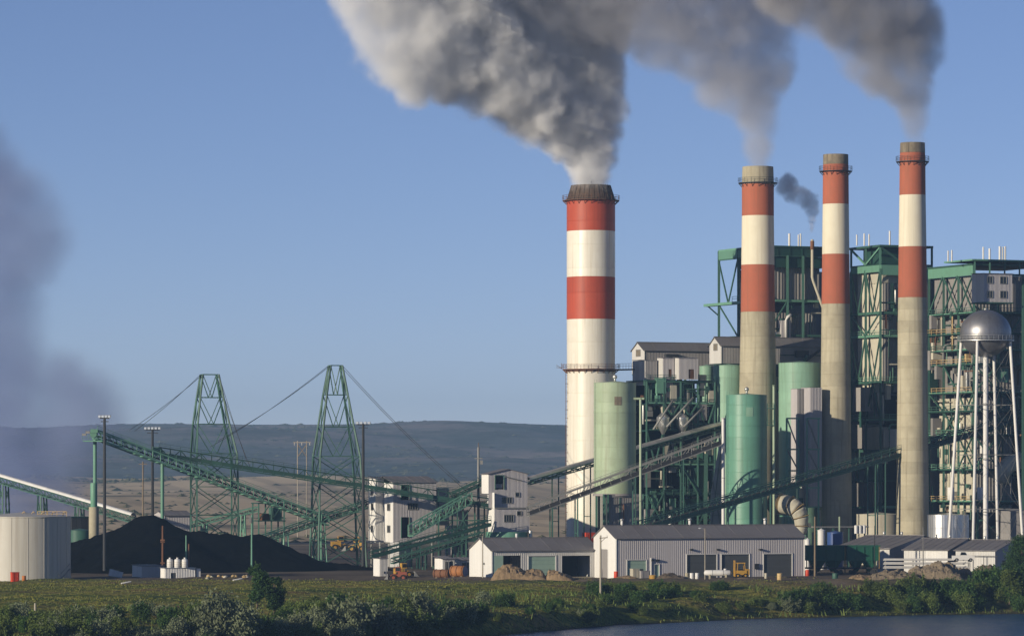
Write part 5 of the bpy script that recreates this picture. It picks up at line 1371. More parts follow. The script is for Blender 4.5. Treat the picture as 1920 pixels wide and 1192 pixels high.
for i in range(4):
    a, b = legs[i], legs[(i + 1) % 4]
    for f0, f1 in ((0.02, .26), (.26, .5), (.5, .72), (.72, .97)):
        tube(t, 'tie_rod', a[0].lerp(a[1], f0), b[0].lerp(b[1], f1), .06, 'steel_grey', 5); tube(t, 'tie_rod', b[0].lerp(b[1], f0), a[0].lerp(a[1], f1), .06, 'steel_grey', 5)
# ------------------------------------------------------------------ front: sheds, yard things
gW = Grid(1155, 814)
t = thing('warehouse', 'long gray ribbed metal warehouse with three dark roller doors', 'warehouse', gW.p(0, 0, 0))
L, D = gW.U(1508), gW.V(1113)
ze = gW.Zf(1008); zr = Z(985, 819)
zd = lambda py, px: gW.Zf(py, gW.U(px))
doors = [(gW.U(a), gW.U(b)) for a, b in ((1287, 1344), (1352, 1405), (1431, 1485))]
H = 4.6
fo = [(a, b, -.2, H) for a, b in doors]
d1 = (gW.U(1175), gW.U(1212), -.2, gW.Zf(1049, gW.U(1190))); md = (gW.U(1226), gW.U(1236), -.2, gW.Zf(1057, gW.U(1230)))
fo += [d1, md]
v0, v1 = gW.V(1140), gW.V(1126)
gabled(t, gW, L, D, ze, zr, 'clad_grey', 'white_metal', 'roof_grey', fo, [(v0, v1, -.2, gW.Zf(1030))], rn=14, panel=3.0, pitch=.42)  # white gable, greyer front: sunlit and dim sides put into the colour
for a, b in doors: roll_door(t, gW, a, b, -.1, H, 'door_grey', 12, 'clad_pale')
roll_door(t, gW, d1[0], d1[1], -.1, d1[3], 'door_green', 4, 'clad_pale', 'overhead_door')
for k in range(3):
    u = d1[0] + (d1[1] - d1[0]) * (.25 + .25 * k); gW.box(t, 'door_pane', u - .35, u + .35, .04, .09, 1.3, 1.75, 'glass_dark')
roll_door(t, gW, md[0], md[1], -.1, md[3], 'door_green', 1, 'clad_pale', 'side_door')
gW.box(t, 'gable_door', .14, .2, v0, v1, -.2, gW.Zf(1030), 'clad_grey_dark')
for v in (v0, v1): gW.beam(t, 'door_frame', (-.04, v, -.2), (-.04, v, gW.Zf(1030)), .2, 'clad_pale')
for px in (1295, 1345, 1425, 1222, 1232):
    u = gW.U(px); gW.box(t, 'wall_lamp', u - .3, u + .3, -.6, -.07, gW.Zf(1031 + (20 if px < 1250 else 0), u), gW.Zf(1028 + (20 if px < 1250 else 0), u), 'steel_dark')
u = gW.U(1418); gW.box(t, 'meter_box', u - .5, u + .5, -.35, -.07, gW.Zf(1066, u), gW.Zf(1056, u), 'steel_dark')
tube(t, 'downpipe', gW.p(gW.U(1220), -.2, 0), gW.p(gW.U(1220), -.2, gW.Zf(1045, gW.U(1220))), .3, 'white_metal', 8)
for px in (1167, 1295, 1437):
    u = gW.U(px) + 2.4; zz = zr + .05
    tube(t, 'roof_vent', gW.p(u, D / 2, zz), gW.p(u, D / 2, zz + .9), .55, 'white_metal'); ball(t, 'vent_cowl', gW.p(u, D / 2, zz + 1.1), (.85, .85, .6), 'galv')

gG = Grid(922, 814)
t = thing('garage', 'low open fronted garage with a sunlit white gable and pale green doors', 'garage', gG.p(0, 0, 0))
L, D = gG.U(1121), gG.V(880)
ze = gG.Zf(1031); zr = Z(1008.5, 819)
Ho = lambda px: gG.Zf(1041, gG.U(px))
op = [(gG.U(a), gG.U(b), -.2, gG.Zf(1041, gG.U((a + b) / 2))) for a, b in ((925, 976), (990, 1042), (1054, 1106))]
gabled(t, gG, L, D, ze, zr, 'clad_pale', 'white_metal', 'roof_grey', op, (), rn=9, panel=2.6, pitch=.42)  # gable coloured whiter than the front for the sun on it
a, b, c, d = op[0]
gG.box(t, 'sliding_door', a, a + (b - a) * .36, -.05, .05, 0, d, 'door_green'); gG.box(t, 'back_wall', a, b, 5, 5.2, 0, d, 'interior_shade')  # near-black sheet partway in paints the shade of the open bay
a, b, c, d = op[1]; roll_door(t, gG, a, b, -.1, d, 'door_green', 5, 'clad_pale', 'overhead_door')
a, b, c, d = op[2]; gG.box(t, 'back_wall', a, b, 6, 6.2, 0, d, 'interior_shade')  # second near-black sheet for the shade inside the right bay
gG.box(t, 'floor_slab', 0, L, 0, D, -.3, .02, 'concrete')
gG.box(t, 'wall_box', -.25, -.07, D * .3, D * .36, 2.6, 3.0, 'steel_grey')
tube(t, 'roof_vent', gG.p(gG.U(990), D / 2, zr), gG.p(gG.U(990), D / 2, zr + .9), .5, 'white_metal')
# small white huts left of the garage
for lab, px, px0, px1, py, Y in (('small white hut with a dark window, left of the garage', 830, 815, 852, 1047, 835), ('small cream hut tucked against the garage gable', 862, 853, 884, 1049, 838)):
    g = Grid(px, Y); t = thing('hut', lab, 'hut', g.p(0, 0, 0))
    Lh, Dh, zt = g.U(px1), g.V(px0), g.Zf(py)
    wo = [(Lh * .2, Lh * .5, 1.0, zt - .6), (Lh * .6, Lh * .9, .0, zt - .5)]
    clad_wall(t, g.p(0, 0), g.p(Lh, 0), -.2, zt, 'clad_pale', wo, 1.5, .35); clad_wall(t, g.p(0, Dh), g.p(0, 0), -.2, zt, 'white_metal', (), 1.5, .35)
    window(t, g, 'f', *wo[0], nx=2); g.box(t, 'door', wo[1][0], wo[1][1], .1, .16, 0, zt - .5, 'door_grey')
    roof_sheets(g, t, -.3, Lh + .3, -.3, Dh + .3, zt, zt + .5, 'roof_grey', 3)
g = Grid(712, 828)
t = thing('cabinet', 'square white ribbed metal cabinet below the lower green conveyor', 'cabinet', g.p(0, 0, 0))
clad_wall(t, g.p(0, 0), g.p(g.U(727), 0), -.3, g.Zf(1047), 'clad_pale', (), 1.2, .3); clad_wall(t, g.p(0, g.V(700)), g.p(0, 0), -.3, g.Zf(1047), 'white_metal', (), 1.2, .3)
g.box(t, 'roof', -.15, g.U(728), -.15, g.V(699), g.Zf(1047), g.Zf(1046), 'roof_grey')
for px in (720, 726): g.box(t, 'hinge', g.U(px) - .08, g.U(px) + .08, -.14, -.06, .5, 1.0, 'steel_dark')

# dirt mounds
def mound(label, px0, px1, pytop, Y, depth, seed, col, peaks=3):
    x0, x1 = X(px0, Y), X(px1, Y); cx = (x0 + x1) / 2
    zb = gz(cx, Y); h = Z(pytop, Y) - zb
    rs = random.Random(seed)
    pk = [(rs.uniform(.2, .8), rs.uniform(.3, .7), rs.uniform(.55, 1), rs.uniform(.22, .34)) for _ in range(peaks)]
    pk[0] = (pk[0][0], .5, 1.0, .34)
    def zf(x, y):
        u, v = (x - x0) / (x1 - x0), (y - (Y - depth / 2)) / depth
        z = np.zeros_like(x)
        for a, b, hh, rr in pk:
            d = np.sqrt(((u - a)) ** 2 + ((v - b) * .8) ** 2)
            z = np.maximum(z, hh * np.clip(1 - d / rr * .62, 0, 1) ** .85)
        z = z * sstep(0, .16, u) * sstep(0, .16, 1 - u) * sstep(0, .12, v) * sstep(0, .12, 1 - v)
        n1 = vnoise(x / 1.5, y / 1.5, seed) * .9 + vnoise(x / .6, y / .6, seed + 1) * .5 + vnoise(x / .33, y / .33, seed + 2) * .5
        return zb - .15 + h * z + n1 * .8 * np.clip(z * 2.2, 0, 1) * min(1, h / 2)
    nx = int(np.clip((x1 - x0) / .28, 14, 80)); ny = int(np.clip(depth / .3, 14, 40))
    me = grid_mesh('dirt_mound', np.linspace(x0, x1, nx), np.linspace(Y - depth / 2, Y + depth / 2, ny), zf)
    me.polygons.foreach_set('use_smooth', [False] * len(me.polygons))
    me.materials.append(MATS[col]); o = link('dirt_mound', me); o['label'] = label; o['category'] = 'dirt mound'; o['group'] = 'mounds of dug earth in the yard'
mat('earth_tan', (0.3, 0.21, 0.12), .95, var=.05, grime=.8, scale=.9, bump=.6, dirt=(.12, .085, .05))
mat('earth_grey', (0.24, 0.19, 0.13), .95, var=.05, grime=.8, scale=.9, bump=.6, dirt=(.1, .08, .055))
mat('earth_dark', (0.13, 0.1, 0.07), .95, var=.05, grime=.8, scale=.9, bump=.6, dirt=(.05, .04, .03))
mound('biggest tan earth mound, in front of the open garage bays', 915, 1034, 1056, 800, 12, 3, 'earth_tan', 4)
mound('tan earth mound right of the biggest one, by the warehouse gable', 1018, 1092, 1066, 799, 9, 14, 'earth_tan', 3)
mound('low dark earth mound by the small green overhead door', 1228, 1290, 1071, 801, 7, 25, 'earth_dark', 3)
mound('low broad tan dirt strip at the foot of the warehouse gable', 1150, 1200, 1077, 803, 5, 29, 'earth_tan', 3)
mound('small tan pile with pale rubble near the three roller doors', 1380, 1416, 1080, 799, 4, 36, 'earth_tan', 2)
mound('long gray earth mound in front of the right sheds', 1622, 1740, 1066, 808, 12, 47, 'earth_grey', 4)
mound('tallest gray earth mound in front of the white pipe racks', 1690, 1812, 1050, 812, 12, 58, 'earth_grey', 3)
mound('brown earth mound beside the big tree at right', 1818, 1882, 1055, 814, 9, 69, 'earth_dark', 3)
mound('brown rubble pile near the green drum', 1585, 1640, 1075, 806, 6, 75, 'earth_tan', 4)

# propane tank
x0, x1 = X(1320, 806), X(1371, 806); zc = gz(X(1345, 806), 806) + 1.0
t = thing('gas_tank', 'white horizontal gas tank in front of the roller doors', 'gas tank', ((x0 + x1) / 2, 806, gz(X(1345, 806), 806)))
vs = [Vector((x0 + (x1 - x0) * f, 806, zc)) for f in (0, .02, .06, .3, .6, .94, .98, 1)]
sweep(t, 'shell', vs, [.3, .8, 1.15, 1.2, 1.2, 1.15, .8, .3], 'white_metal', 18)
for f in (.2, .8): box(t, 'saddle', (x0 + (x1 - x0) * f, 806, zc - .75), (.35, 1.1, .9), 'concrete')
for f in (.3, .7): tube(t, 'strap', (x0 + (x1 - x0) * f, 806, zc), (x0 + (x1 - x0) * f + .08, 806, zc), 1.24, 'galv', 18)
tube(t, 'valve_dome', (x0 + (x1 - x0) * .78, 806, zc + .5), (x0 + (x1 - x0) * .78, 806, zc + .85), .6, 'white_metal', 12)

def forklift(label, px, Y, m, th=R(200), s=1.0, kind='forklift'):
    x = X(px, Y); z0 = gz(x, Y)
    t = thing(kind, label, kind.replace('_', ' '), (x, Y, z0))
    c, sn = math.cos(th), math.sin(th)
    q = lambda a, b, z: Vector((x + (a * c - b * sn) * s, Y + (a * sn + b * c) * s, z0 + z * s))
    def bx(n, a0, a1, b0, b1, za, zb, mm): box(t, n, (q((a0 + a1) / 2, (b0 + b1) / 2, (za + zb) / 2)), ((a1 - a0) * s, (b1 - b0) * s, (zb - za) * s), mm, th)
    bx('body', -1.4, .5, -.6, .6, .5, 1.25, m); bx('counterweight', -1.7, -1.2, -.6, .6, .45, 1.5, m); bx('seat', -.6, 0, -.35, .35, 1.25, 1.5, 'rubber')
    for a in (-.95, .45):
        for b in (-.52, .52): beam(t, 'roof_post', q(a, b, 1.2), q(a * .85, b, 2.5), .11 * s, m)
    bx('roof_guard', -.95, .5, -.58, .58, 2.45, 2.6, m)
    for b in (-.32, .32): beam(t, 'mast_rail', q(.85, b, .2), q(.85, b, 3.0), .2 * s, m)
    for z in (.5, 1.6, 2.9): beam(t, 'mast_bar', q(.85, -.35, z), q(.85, .35, z), .14 * s, m)
    for b in (-.3, .3): beam(t, 'fork', q(.95, b, .2), q(2.0, b, .2), .14 * s, 'steel_dark')
    for a in (-.95, .4):
        for b in (-.6, .6):
            w_ = tube(t, 'wheel', q(a, b - .14, .38), q(a, b + .14, .38), .76 * s, 'rubber', 14); tube(w_, 'hub', q(a, b - .16, .38), q(a, b + .16, .38), .36 * s, m, 10)
    return t
forklift('yellow forklift beside the white gas tank', 1386, 806, 'yellow_paint', R(190), 1.15)
# yellow and orange earth movers seen between the structures
def loader(label, px, Y, m, th, s=1.0):
    x = X(px, Y); z0 = gz(x, Y)
    t = thing('loader', label, 'loader', (x, Y, z0))
    c, sn = math.cos(th), math.sin(th)
    q = lambda a, b, z: Vector((x + (a * c - b * sn) * s, Y + (a * sn + b * c) * s, z0 + z * s))
    def bx(n, a0, a1, b0, b1, za, zb, mm): return box(t, n, (q((a0 + a1) / 2, (b0 + b1) / 2, (za + zb) / 2)), ((a1 - a0) * s, (b1 - b0) * s, (zb - za) * s), mm, th)
    bx('body', -2.6, -.2, -.9, .9, 1.0, 2.3, m); bx('front_frame', -.2, 1.4, -.6, .6, .9, 1.6, m)
    cb = bx('cab', -.9, .5, -.75, .75, 2.3, 3.6, m)
    for b in (-.78, .78): box(cb, 'window', q(-.2, b, 3.0), (1.1 * s, .06 * s, .9 * s), 'glass_dark', th)
    for b in (-.6, .6): beam(t, 'arm', q(.6, b, 1.7), q(2.6, b, .9), .28 * s, m)
    vs = [q(2.3, -1.4, .3), q(3.5, -1.4, .2), q(2.4, -1.4, 1.5), q(2.3, 1.4, .3), q(3.5, 1.4, .2), q(2.4, 1.4, 1.5)]
    link('bucket', mesh_from('bucket', vs, [(0, 1, 2), (5, 4, 3), (0, 3, 4, 1), (0, 2, 5, 3)], 'steel_grey'), t)
    tube(t, 'exhaust', q(-1.6, .3, 2.3), q(-1.6, .3, 3.1), .16 * s, 'steel_dark', 8)
    for a in (-1.7, .9):
        for b in (-1.0, 1.0):
            w_ = tube(t, 'wheel', q(a, b - .28, .8), q(a, b + .28, .8), 1.6 * s, 'rubber', 16); tube(w_, 'hub', q(a, b - .3, .8), q(a, b + .3, .8), .8 * s, m, 12)
    return t
Yq = 1120
for lab, px, py, Y, m, th, s in (('yellow loader behind the foot of the tall mast, upper left one', 640, 1021, 1120, 'yellow_paint', R(10), 1.1), ('yellow loader behind the tall mast beside the floodlight pole', 668, 1023, 1100, 'yellow_paint', R(170), 1.1),
                                 ('yellow loader between transfer tower and wide chimney', 1012, 1003, 1060, 'yellow_paint', R(20), 1.25)):
    loader(lab, px, Y, m, th, s)
crate_box('red orange box beside the yellow loader, left of the wide chimney', 1037, 1000, 3.0, 2.5, 3.6, 'red_paint', 'container', 'container')
crate_box('red box half hidden right of the foot of the wide chimney', 1104, 946, 2.4, 2.0, 7.2, 'red_paint', 'container', 'container')
loader('rusty orange tractor in the yard below the green conveyors', 745, 808, 'red_faded', R(175), .75)
loader('dark yellow machine parked behind the rusty orange tractor', 758, 822, 'yellow_paint', R(20), .8)
def lying_tank(label, px, py, Y, dia, Lm, m, mend, th=R(-30)):
    x = X(px, Y); z0 = gz(x, Y) ; d = Vector((math.cos(th), math.sin(th), 0))
    t = thing('drum_tank', label, 'drum', (x, Y, z0)); c = Vector((x, Y, z0 + dia / 2 + .1))
    tube(t, 'shell', c - d * Lm / 2, c + d * Lm / 2, dia, m, 20); tube(t, 'end_cap', c + d * Lm / 2, c + d * (Lm / 2 + .06), dia * .94, mend, 20)
    tube(t, 'end_cap', c - d * (Lm / 2 + .06), c - d * Lm / 2, dia * .94, mend, 20)
    for k in (-.4, 0, .4): tube(t, 'hoop', c + d * (Lm * k - .06), c + d * (Lm * k + .06), dia + .12, m, 20)
    for k in (-.3, .3): box(t, 'chock', c + d * (Lm * k) - Vector((0, 0, dia / 2)), (.5, 1.2, .3), 'timber', th)
lying_tank('rusty lying drum in front of the small white huts', 829, 1072, 812, 1.7, 3.4, 'rust', 'rust')
lying_tank('orange lying drum with a blue end by the garage gable', 860, 1074, 810, 2.2, 3.0, 'orange_faded', 'blue_paint')
drum('red barrel standing at the warehouse corner', 1155, 1082, 806, .85, 1.5, 'red_paint')
drum('red barrel at the far right end of the warehouse', 1514, 1070, 830, .8, 1.3, 'red_paint')
drum('pale short barrel near the dirt bank, left of the tan one', 1436, 1087, 798, .55, 1.1, 'boiler_cream')
drum('tan barrel standing on the grass edge right of the roller doors', 1462, 1090, 795, 1.05, 1.5, 'tan_paint')
drum('green barrel standing on the grass edge near the rail hoppers', 1566, 1086, 797, 1.15, 1.4, 'steel_green')
drum('yellow barrel lying low in front of the warehouse', 1224, 1092, 795, 1.4, .7, 'yellow_paint')
# grey crates and white tanks in front of the small overhead door
for i, (px, w, h, m) in enumerate(((1190, 1.4, 1.9, 'boiler_cream'), (1208, 2.0, 1.7, 'clad_grey_dark'))):
    crate_box(['pale crate in front of the small green overhead door', 'dark gray bin right of the pale crate by the overhead door'][i], px, 804, w, 1.4, h, m, 'crate', 'crate')
for i, px in enumerate((1288, 1297, 1307)):
    drum(['pale drum', 'middle white drum', 'right white drum'][i] + ' of three between the dirt mound and the gas tank', px, 1088, 804, .75, 1.5, 'white_metal' if i else 'concrete')

# poles in front
def upole(label, px, pytop, Y, dia, m, arm=None, name='utility_pole'):
    zb = gz(X(px, Y), Y); t, x, zt = pole(label, px, pytop, Y, dia, m, name, 'pole', zb)
    return t, x, zt
t, x, zt = upole('tall pale timber pole rising from the bank by the water', 1126, 1003, 745, .42, 'timber_pale')
beam(t, 'crossarm', (x - .2, 744.8, zt - .5), (x + 1.3, 745, zt - .4), .14, 'timber'); tube(t, 'insulator', (x + 1.2, 745, zt - .4), (x + 1.2, 745, zt), .12, 'insulator', 8)
beam(t, 'arm_brace', (x, 744.8, zt - 1.3), (x + .9, 744.9, zt - .45), .08, 'timber')
t, x, zt = upole('brown timber pole at the right end of the warehouse', 1528, 968, 826, .45, 'timber')
t, x, zt = upole('slim pale pole beside the garage gable', 905, 1005, 800, .26, 'timber_pale')
t, x, zt = upole('pale street lamp in front of the first roller door', 1322, 990, 808, .28, 'timber_pale', name='street_lamp'); t['category'] = 'street lamp'
beam(t, 'lamp_arm', (x, 808, zt - .1), (x - .9, 807.8, zt + .1), .12, 'steel_grey'); ball(t, 'lamp_head', (x - 1.0, 807.8, zt + .02), (.7, .4, .3), 'lamp_glass')
t, x, zt = upole('thin gray pole rising beside the tallest gray earth mound', 1731, 988, 818, .2, 'steel_grey')
t, x, zt = upole('thin dark pole in front of the right shed roofs', 1640, 985, 836, .2, 'steel_dark')
# rail hoppers
def hopper_car(label, px0, px1, Y):
    g = Grid(px0, Y, R(6)); L = g.U(px1); zt = g.Zf(1024); t = thing('rail_hopper', label, 'rail car', g.p(0, 0, 0), 'green rail hoppers behind the warehouse end')
    n = 4
    for i in range(n):
        a, b = L * i / n, L * (i + 1) / n
        g.box(t, 'side_panel', a + .05, b - .05, 0, 3, 2.9, zt, 'green_car'); g.beam(t, 'side_rib', (a, -.08, 1.4), (a, -.08, zt), .2, 'green_car')
    g.box(t, 'top_chord', -.1, L + .1, -.1, 3.1, zt, zt + .25, 'green_car'); g.box(t, 'sill', -.2, L + .2, .1, 2.9, 1.2, 1.5, 'steel_dark')
    for f in (.3, .7): hopper(g, t, L * (f - .2), L * (f + .2), .1, 2.9, .6, 2.9, .25, 'green_car')
    for f in (.12, .22, .78, .88):
        w_ = tube(t, 'wheel', g.p(L * f, .5, .5), g.p(L * f, .7, .5), 1.0, 'steel_dark', 14)
    beam(t, 'ladder_rail', g.p(L - .2, -.15, 1.2), g.p(L - .2, -.15, zt), .1, 'yellow_paint')
hopper_car('dark green rail hopper next to the warehouse end', 1512, 1586, 842)
hopper_car('dark green rail hopper right of the first, under the shed roof', 1589, 1650, 842)
# right sheds
def shed(label, corner, Y, left, right, eave, ridge, wall, gable, fo=(), nm='shed'):
    g = Grid(corner, Y); t = thing(nm, label, 'shed', g.p(0, 0, 0)); L, D = g.U(right), g.V(left)
    return g, t, L, D
def lean_shed(label, px_l, px_r, Y, py_eave, py_ridge, px_ridge_r, wall_from, panels, win, left_canopy=0.0):
    """shed turned the other way: broad roof slope towards us, right end wall in shade"""
    g = Grid(px_l, Y, -R(27)); t = thing('shed', label, 'shed', g.p(0, 0, 0))
    L = g.U(px_r); ze = g.Zf(py_eave)
    k = (px_ridge_r - 960) / F; ox, oy = g.x + L * g.c, g.y + L * g.s
    h = (ox - k * oy) / (g.s + k * g.c); D = 2 * h
    q = g.p(L, h); zr = Z(py_ridge, q.y)
    w0 = g.U(wall_from)
    n = len(panels)
    for i, m in enumerate(panels):
        a, b = w0 + (L - w0) * i / n, w0 + (L - w0) * (i + 1) / n
        o = [(b_[0] - a, b_[1] - a, b_[2], b_[3]) for b_ in win if a <= b_[0] < b]
        clad_wall(t, g.p(a, 0), g.p(b, 0), 0, ze, m, o, 2.2, .35)
    for o in win: window(t, g, 'f', *o, nx=2)
    top = lambda u: ze + (zr - ze) * (1 - abs(u - D / 2) / (D / 2)) - .05
    clad_wall(t, g.p(L, 0), g.p(L, D), 0, ze, 'clad_grey', [(D * .2, D * .3, 1.8, 3.0)], 2.5, .35, top=top)  # end wall greyer than the front: its shade is in the colour
    window(t, Grid(px_l, Y, -R(27)), 'f', 0, .01, 0, .01) if False else None
    g.box(t, 'dark_pane', L - .02, L + .05, D * .2, D * .3, 1.8, 3.0, 'glass_dark')
    clad_wall(t, g.p(L, D), g.p(w0, D), 0, ze, 'clad_grey', (), 3, .35)
    roof_sheets(g, t, -.4, L + .5, -.5, h, ze - .1, zr, 'roof_grey', 7); roof_sheets(g, t, -.4, L + .5, D + .5, h, ze - .1, zr, 'roof_grey', 7)
    g.beam(t, 'ridge_cap', (-.4, h, zr + .08), (L + .5, h, zr + .08), .35, 'roof_grey', .1)
    if w0 > 2:
        for i in range(4):
            for v in (0, D): g.beam(t, 'canopy_post', (w0 * i / 4 + .1, v, 0), (w0 * i / 4 + .1, v, ze), .22, 'steel_dark')
    for f in (.3, .62): tube(t, 'roof_vent', g.p(L * f, h, zr), g.p(L * f, h, zr + .8), .5, 'galv')
    return g, t, L, ze
lean_shed('first right shed with a broad gray roof reaching over the rail hoppers', 1563, 1668, 858, 1026, 1003.5, 1730, 1645, ['clad_pale'], [(10.4, 11.4, 2.0, 3.2)] if False else [])
g = Grid(1646, 853, -R(27)); 
g, t, L, ze = lean_shed('middle right shed with a bright white front panel', 1695, 1777, 846, 1029, 1009, 1812, 1695, ['clad_pale', 'white_metal'], [])
g.box(t, 'wall_box', L * .76, L * .8, -.2, -.05, 2.6, 3.2, 'steel_dark')
g, t, L, ze = lean_shed('rightmost pale shed half behind the big tree', 1792, 1866, 838, 1030, 1012, 1898, 1792, ['clad_pale', 'clad_pale'], [])
g.box(t, 'door', L * .72, L * .84, -.12, -.05, 0, 2.1, 'door_grey')
g.beam(t, 'pipe_frame', (L * .4, -.9, g.Zf(1041)), (L * 1.1, -.9, g.Zf(1041)), .12, 'steel_dark')
for f in (.4, .75, 1.08): g.beam(t, 'pipe_frame', (L * f, -.9, 0), (L * f, -.9, g.Zf(1041)), .12, 'steel_dark')
# pipe racks in front
t = thing('pipe_rack', 'rack of long white pipes in front of the right sheds', 'pipe rack', P(1660, 1060, 826))
xs_ = [X(p, 826) for p in (1660, 1712, 1764, 1816)]
for x in xs_:
    beam(t, 'rack_post', (x, 826, -.1), (x, 826, 3.6), .22, 'steel_grey')
    for z_ in (1.6, 2.4, 3.2): beam(t, 'rack_arm', (x, 825.3, z_), (x, 826.6, z_), .16, 'steel_grey')
for i, z_ in enumerate((1.75, 2.0, 2.55, 2.8, 3.35, 3.55)): tube(t, 'pipe', (xs_[0] - .5 + .2 * (i % 2), 825.6 + .3 * (i % 2), z_), (xs_[-1] + .3 - .5 * (i % 3), 825.6 + .3 * (i % 2), z_), .26, 'clad_pale', 8)
# pickup
x, Yp = X(1806, 820), 820; t = thing('pickup_truck', 'small white pickup truck with a dark cab window near the big tree', 'pickup truck', (x, Yp, 0))
prism(t, 'body', [(x - 2.2, 2.0), (x + 2.2, 2.0), (x + 2.2, 2.75), (x + 1.0, 2.85), (x - .2, 2.85), (x - 2.2, 2.8)], Yp - .9, Yp + .9, 'white_metal')
cab = prism(t, 'cab', [(x - .9, 2.85), (x + .9, 2.85), (x + .4, 3.6), (x - .6, 3.6)], Yp - .8, Yp + .8, 'white_metal')
for s in (-1, 1): prism(t, 'window', [(x - .7, 2.92), (x + .7, 2.92), (x + .32, 3.5), (x - .5, 3.5)], Yp + s * .81, Yp + s * .83, 'glass_dark')
for a in (-1.4, 1.4):
    for b in (-.85, .85): w_ = tube(t, 'wheel', (x + a, Yp + b - .12, 1.95), (x + a, Yp + b + .12, 1.95), .75, 'rubber', 14); tube(w_, 'hub', (x + a, Yp + b - .13, 1.95), (x + a, Yp + b + .13, 1.95), .36, 'galv', 10)
for o in t.children:
    pass
t.location = (x, Yp, 1.55)
# earth ramp under the truck
mound('low earth ramp carrying the white pickup truck', 1770, 1845, 1064, 820, 9, 88, 'earth_grey', 2)
# pale rubble at the coal foot
rs = random.Random(12)
for i in range(16):
    px = rs.uniform(388, 465); Y = rs.uniform(800, 812); x = X(px, Y); z_ = gz(x, Y)
    bm = bmesh.new(); bmesh.ops.create_icosphere(bm, subdivisions=1, radius=rs.uniform(.25, .55))
    for v in bm.verts: v.co = v.co * rs.uniform(.75, 1.2); v.co.z *= .7
    me = bpy.data.meshes.new('boulder'); bm.to_mesh(me); bm.free(); me.materials.append(MATS['tan_paint' if i % 2 else 'boiler_cream'])
    o = link('boulder', me, None, Matrix.Translation((x, Y, z_ + .2))); o['label'] = 'pale boulder in the row along the foot of the coal heap'; o['category'] = 'boulder'; o['group'] = 'pale boulders along the coal heap'
for lab, px, py, Y in (('white scrap pipe lying in the grass below the tilted panel', 236, 1112, 752), ('short pale plank lying on the bank left of the dark tree', 445, 1100, 786)):
    x = X(px, Y); z_ = gz(x, Y); t = tube(None, 'scrap_pipe' if 'pipe' in lab else 'plank', (x - .8, Y - .5, z_ + .2), (x + .9, Y + .3, z_ + .5), .3, 'white_metal', 10); t['label'] = lab; t['category'] = 'scrap'
# ------------------------------------------------------------------ plants
def leaf_mat(name, a, b, trans=.25):
    m = bpy.data.materials.new(name); m.use_nodes = True; MATS[name] = m
    n, l = m.node_tree.nodes, m.node_tree.links; bs = n['Principled BSDF']
    bs.inputs['Roughness'].default_value = .7; bs.inputs['Specular IOR Level'].default_value = .2
    g = n.new('ShaderNodeNewGeometry'); oi = n.new('ShaderNodeObjectInfo')
    nz = nnoise(n, l, g.outputs['Position'], .9, 3)
    f = nmath(n, l, 'ADD', nmath(n, l, 'MULTIPLY', g.outputs['Random Per Island'], .5), nmath(n, l, 'MULTIPLY', nrange(n, l, nz, .35, .65), .5))
    c = nmix(n, l, f, a, b)
    hs = n.new('ShaderNodeHueSaturation'); l.new(c, hs.inputs['Color']); l.new(nmath(n, l, 'ADD', nmath(n, l, 'MULTIPLY', oi.outputs['Random'], .5), .75), hs.inputs['Value'])
    l.new(hs.outputs[0], bs.inputs['Base Color'])
    tr = n.new('ShaderNodeBsdfTranslucent'); l.new(hs.outputs[0], tr.inputs['Color'])
    mx = n.new('ShaderNodeMixShader'); mx.inputs[0].default_value = trans
    l.new(bs.outputs[0], mx.inputs[1]); l.new(tr.outputs[0], mx.inputs[2]); l.new(mx.outputs[0], n['Material Output'].inputs['Surface'])
    return m
leaf_mat('leaf_dark', (0.03, 0.07, 0.016), (0.075, 0.14, 0.03))
leaf_mat('leaf_mid', (0.07, 0.115, 0.024), (0.16, 0.2, 0.05))
leaf_mat('leaf_sage', (0.15, 0.185, 0.1), (0.225, 0.25, 0.145))
leaf_mat('leaf_tree', (0.02, 0.055, 0.015), (0.06, 0.115, 0.03))
leaf_mat('grass_blade', (0.11, 0.15, 0.022), (0.28, 0.25, 0.06), .35)
def leaves_mesh(name, m, n, blobs, size, seed, up=.1):
    """n leaf-sized diamonds spread through the volume of a few uneven lobes"""
    r = np.random.RandomState(seed)
    B = np.array(blobs)                        # x y z rx rz
    wgt = (B[:, 3] ** 2 * B[:, 4]) ** .75; k = r.choice(len(B), n, p=wgt / wgt.sum())
    d = r.normal(size=(n, 3)); d /= np.linalg.norm(d, axis=1)[:, None]
    rad = r.rand(n) ** .45
    bump = 1 + .28 * np.sin(d[:, 0] * 7 + k) * np.sin(d[:, 2] * 6 + k * 2) + .2 * r.normal(size=n)
    c = B[k, :3] + d * np.stack([B[k, 3], B[k, 3], B[k, 4]], 1) * (rad * bump)[:, None]
    c = c[c[:, 2] > .02]; n = len(c)
    nr = r.normal(size=(n, 3)) + np.array([0, 0, up]); nr /= np.linalg.norm(nr, axis=1)[:, None]
    t = np.cross(nr, r.normal(size=(n, 3))); t /= np.linalg.norm(t, axis=1)[:, None]; b = np.cross(nr, t)
    s = size * (.6 + .8 * r.rand(n))[:, None]
    V = np.stack([c - t * s, c + b * s * .55, c + t * s, c - b * s * .55], 1).reshape(-1, 3)
    me = bpy.data.meshes.new(name)
    me.vertices.add(len(V)); me.vertices.foreach_set('co', V.ravel())
    me.loops.add(n * 4); me.loops.foreach_set('vertex_index', np.arange(n * 4)); me.polygons.add(n); me.polygons.foreach_set('loop_start', np.arange(0, n * 4, 4)); me.update(calc_edges=True)
    me.materials.append(MATS[m]); return me
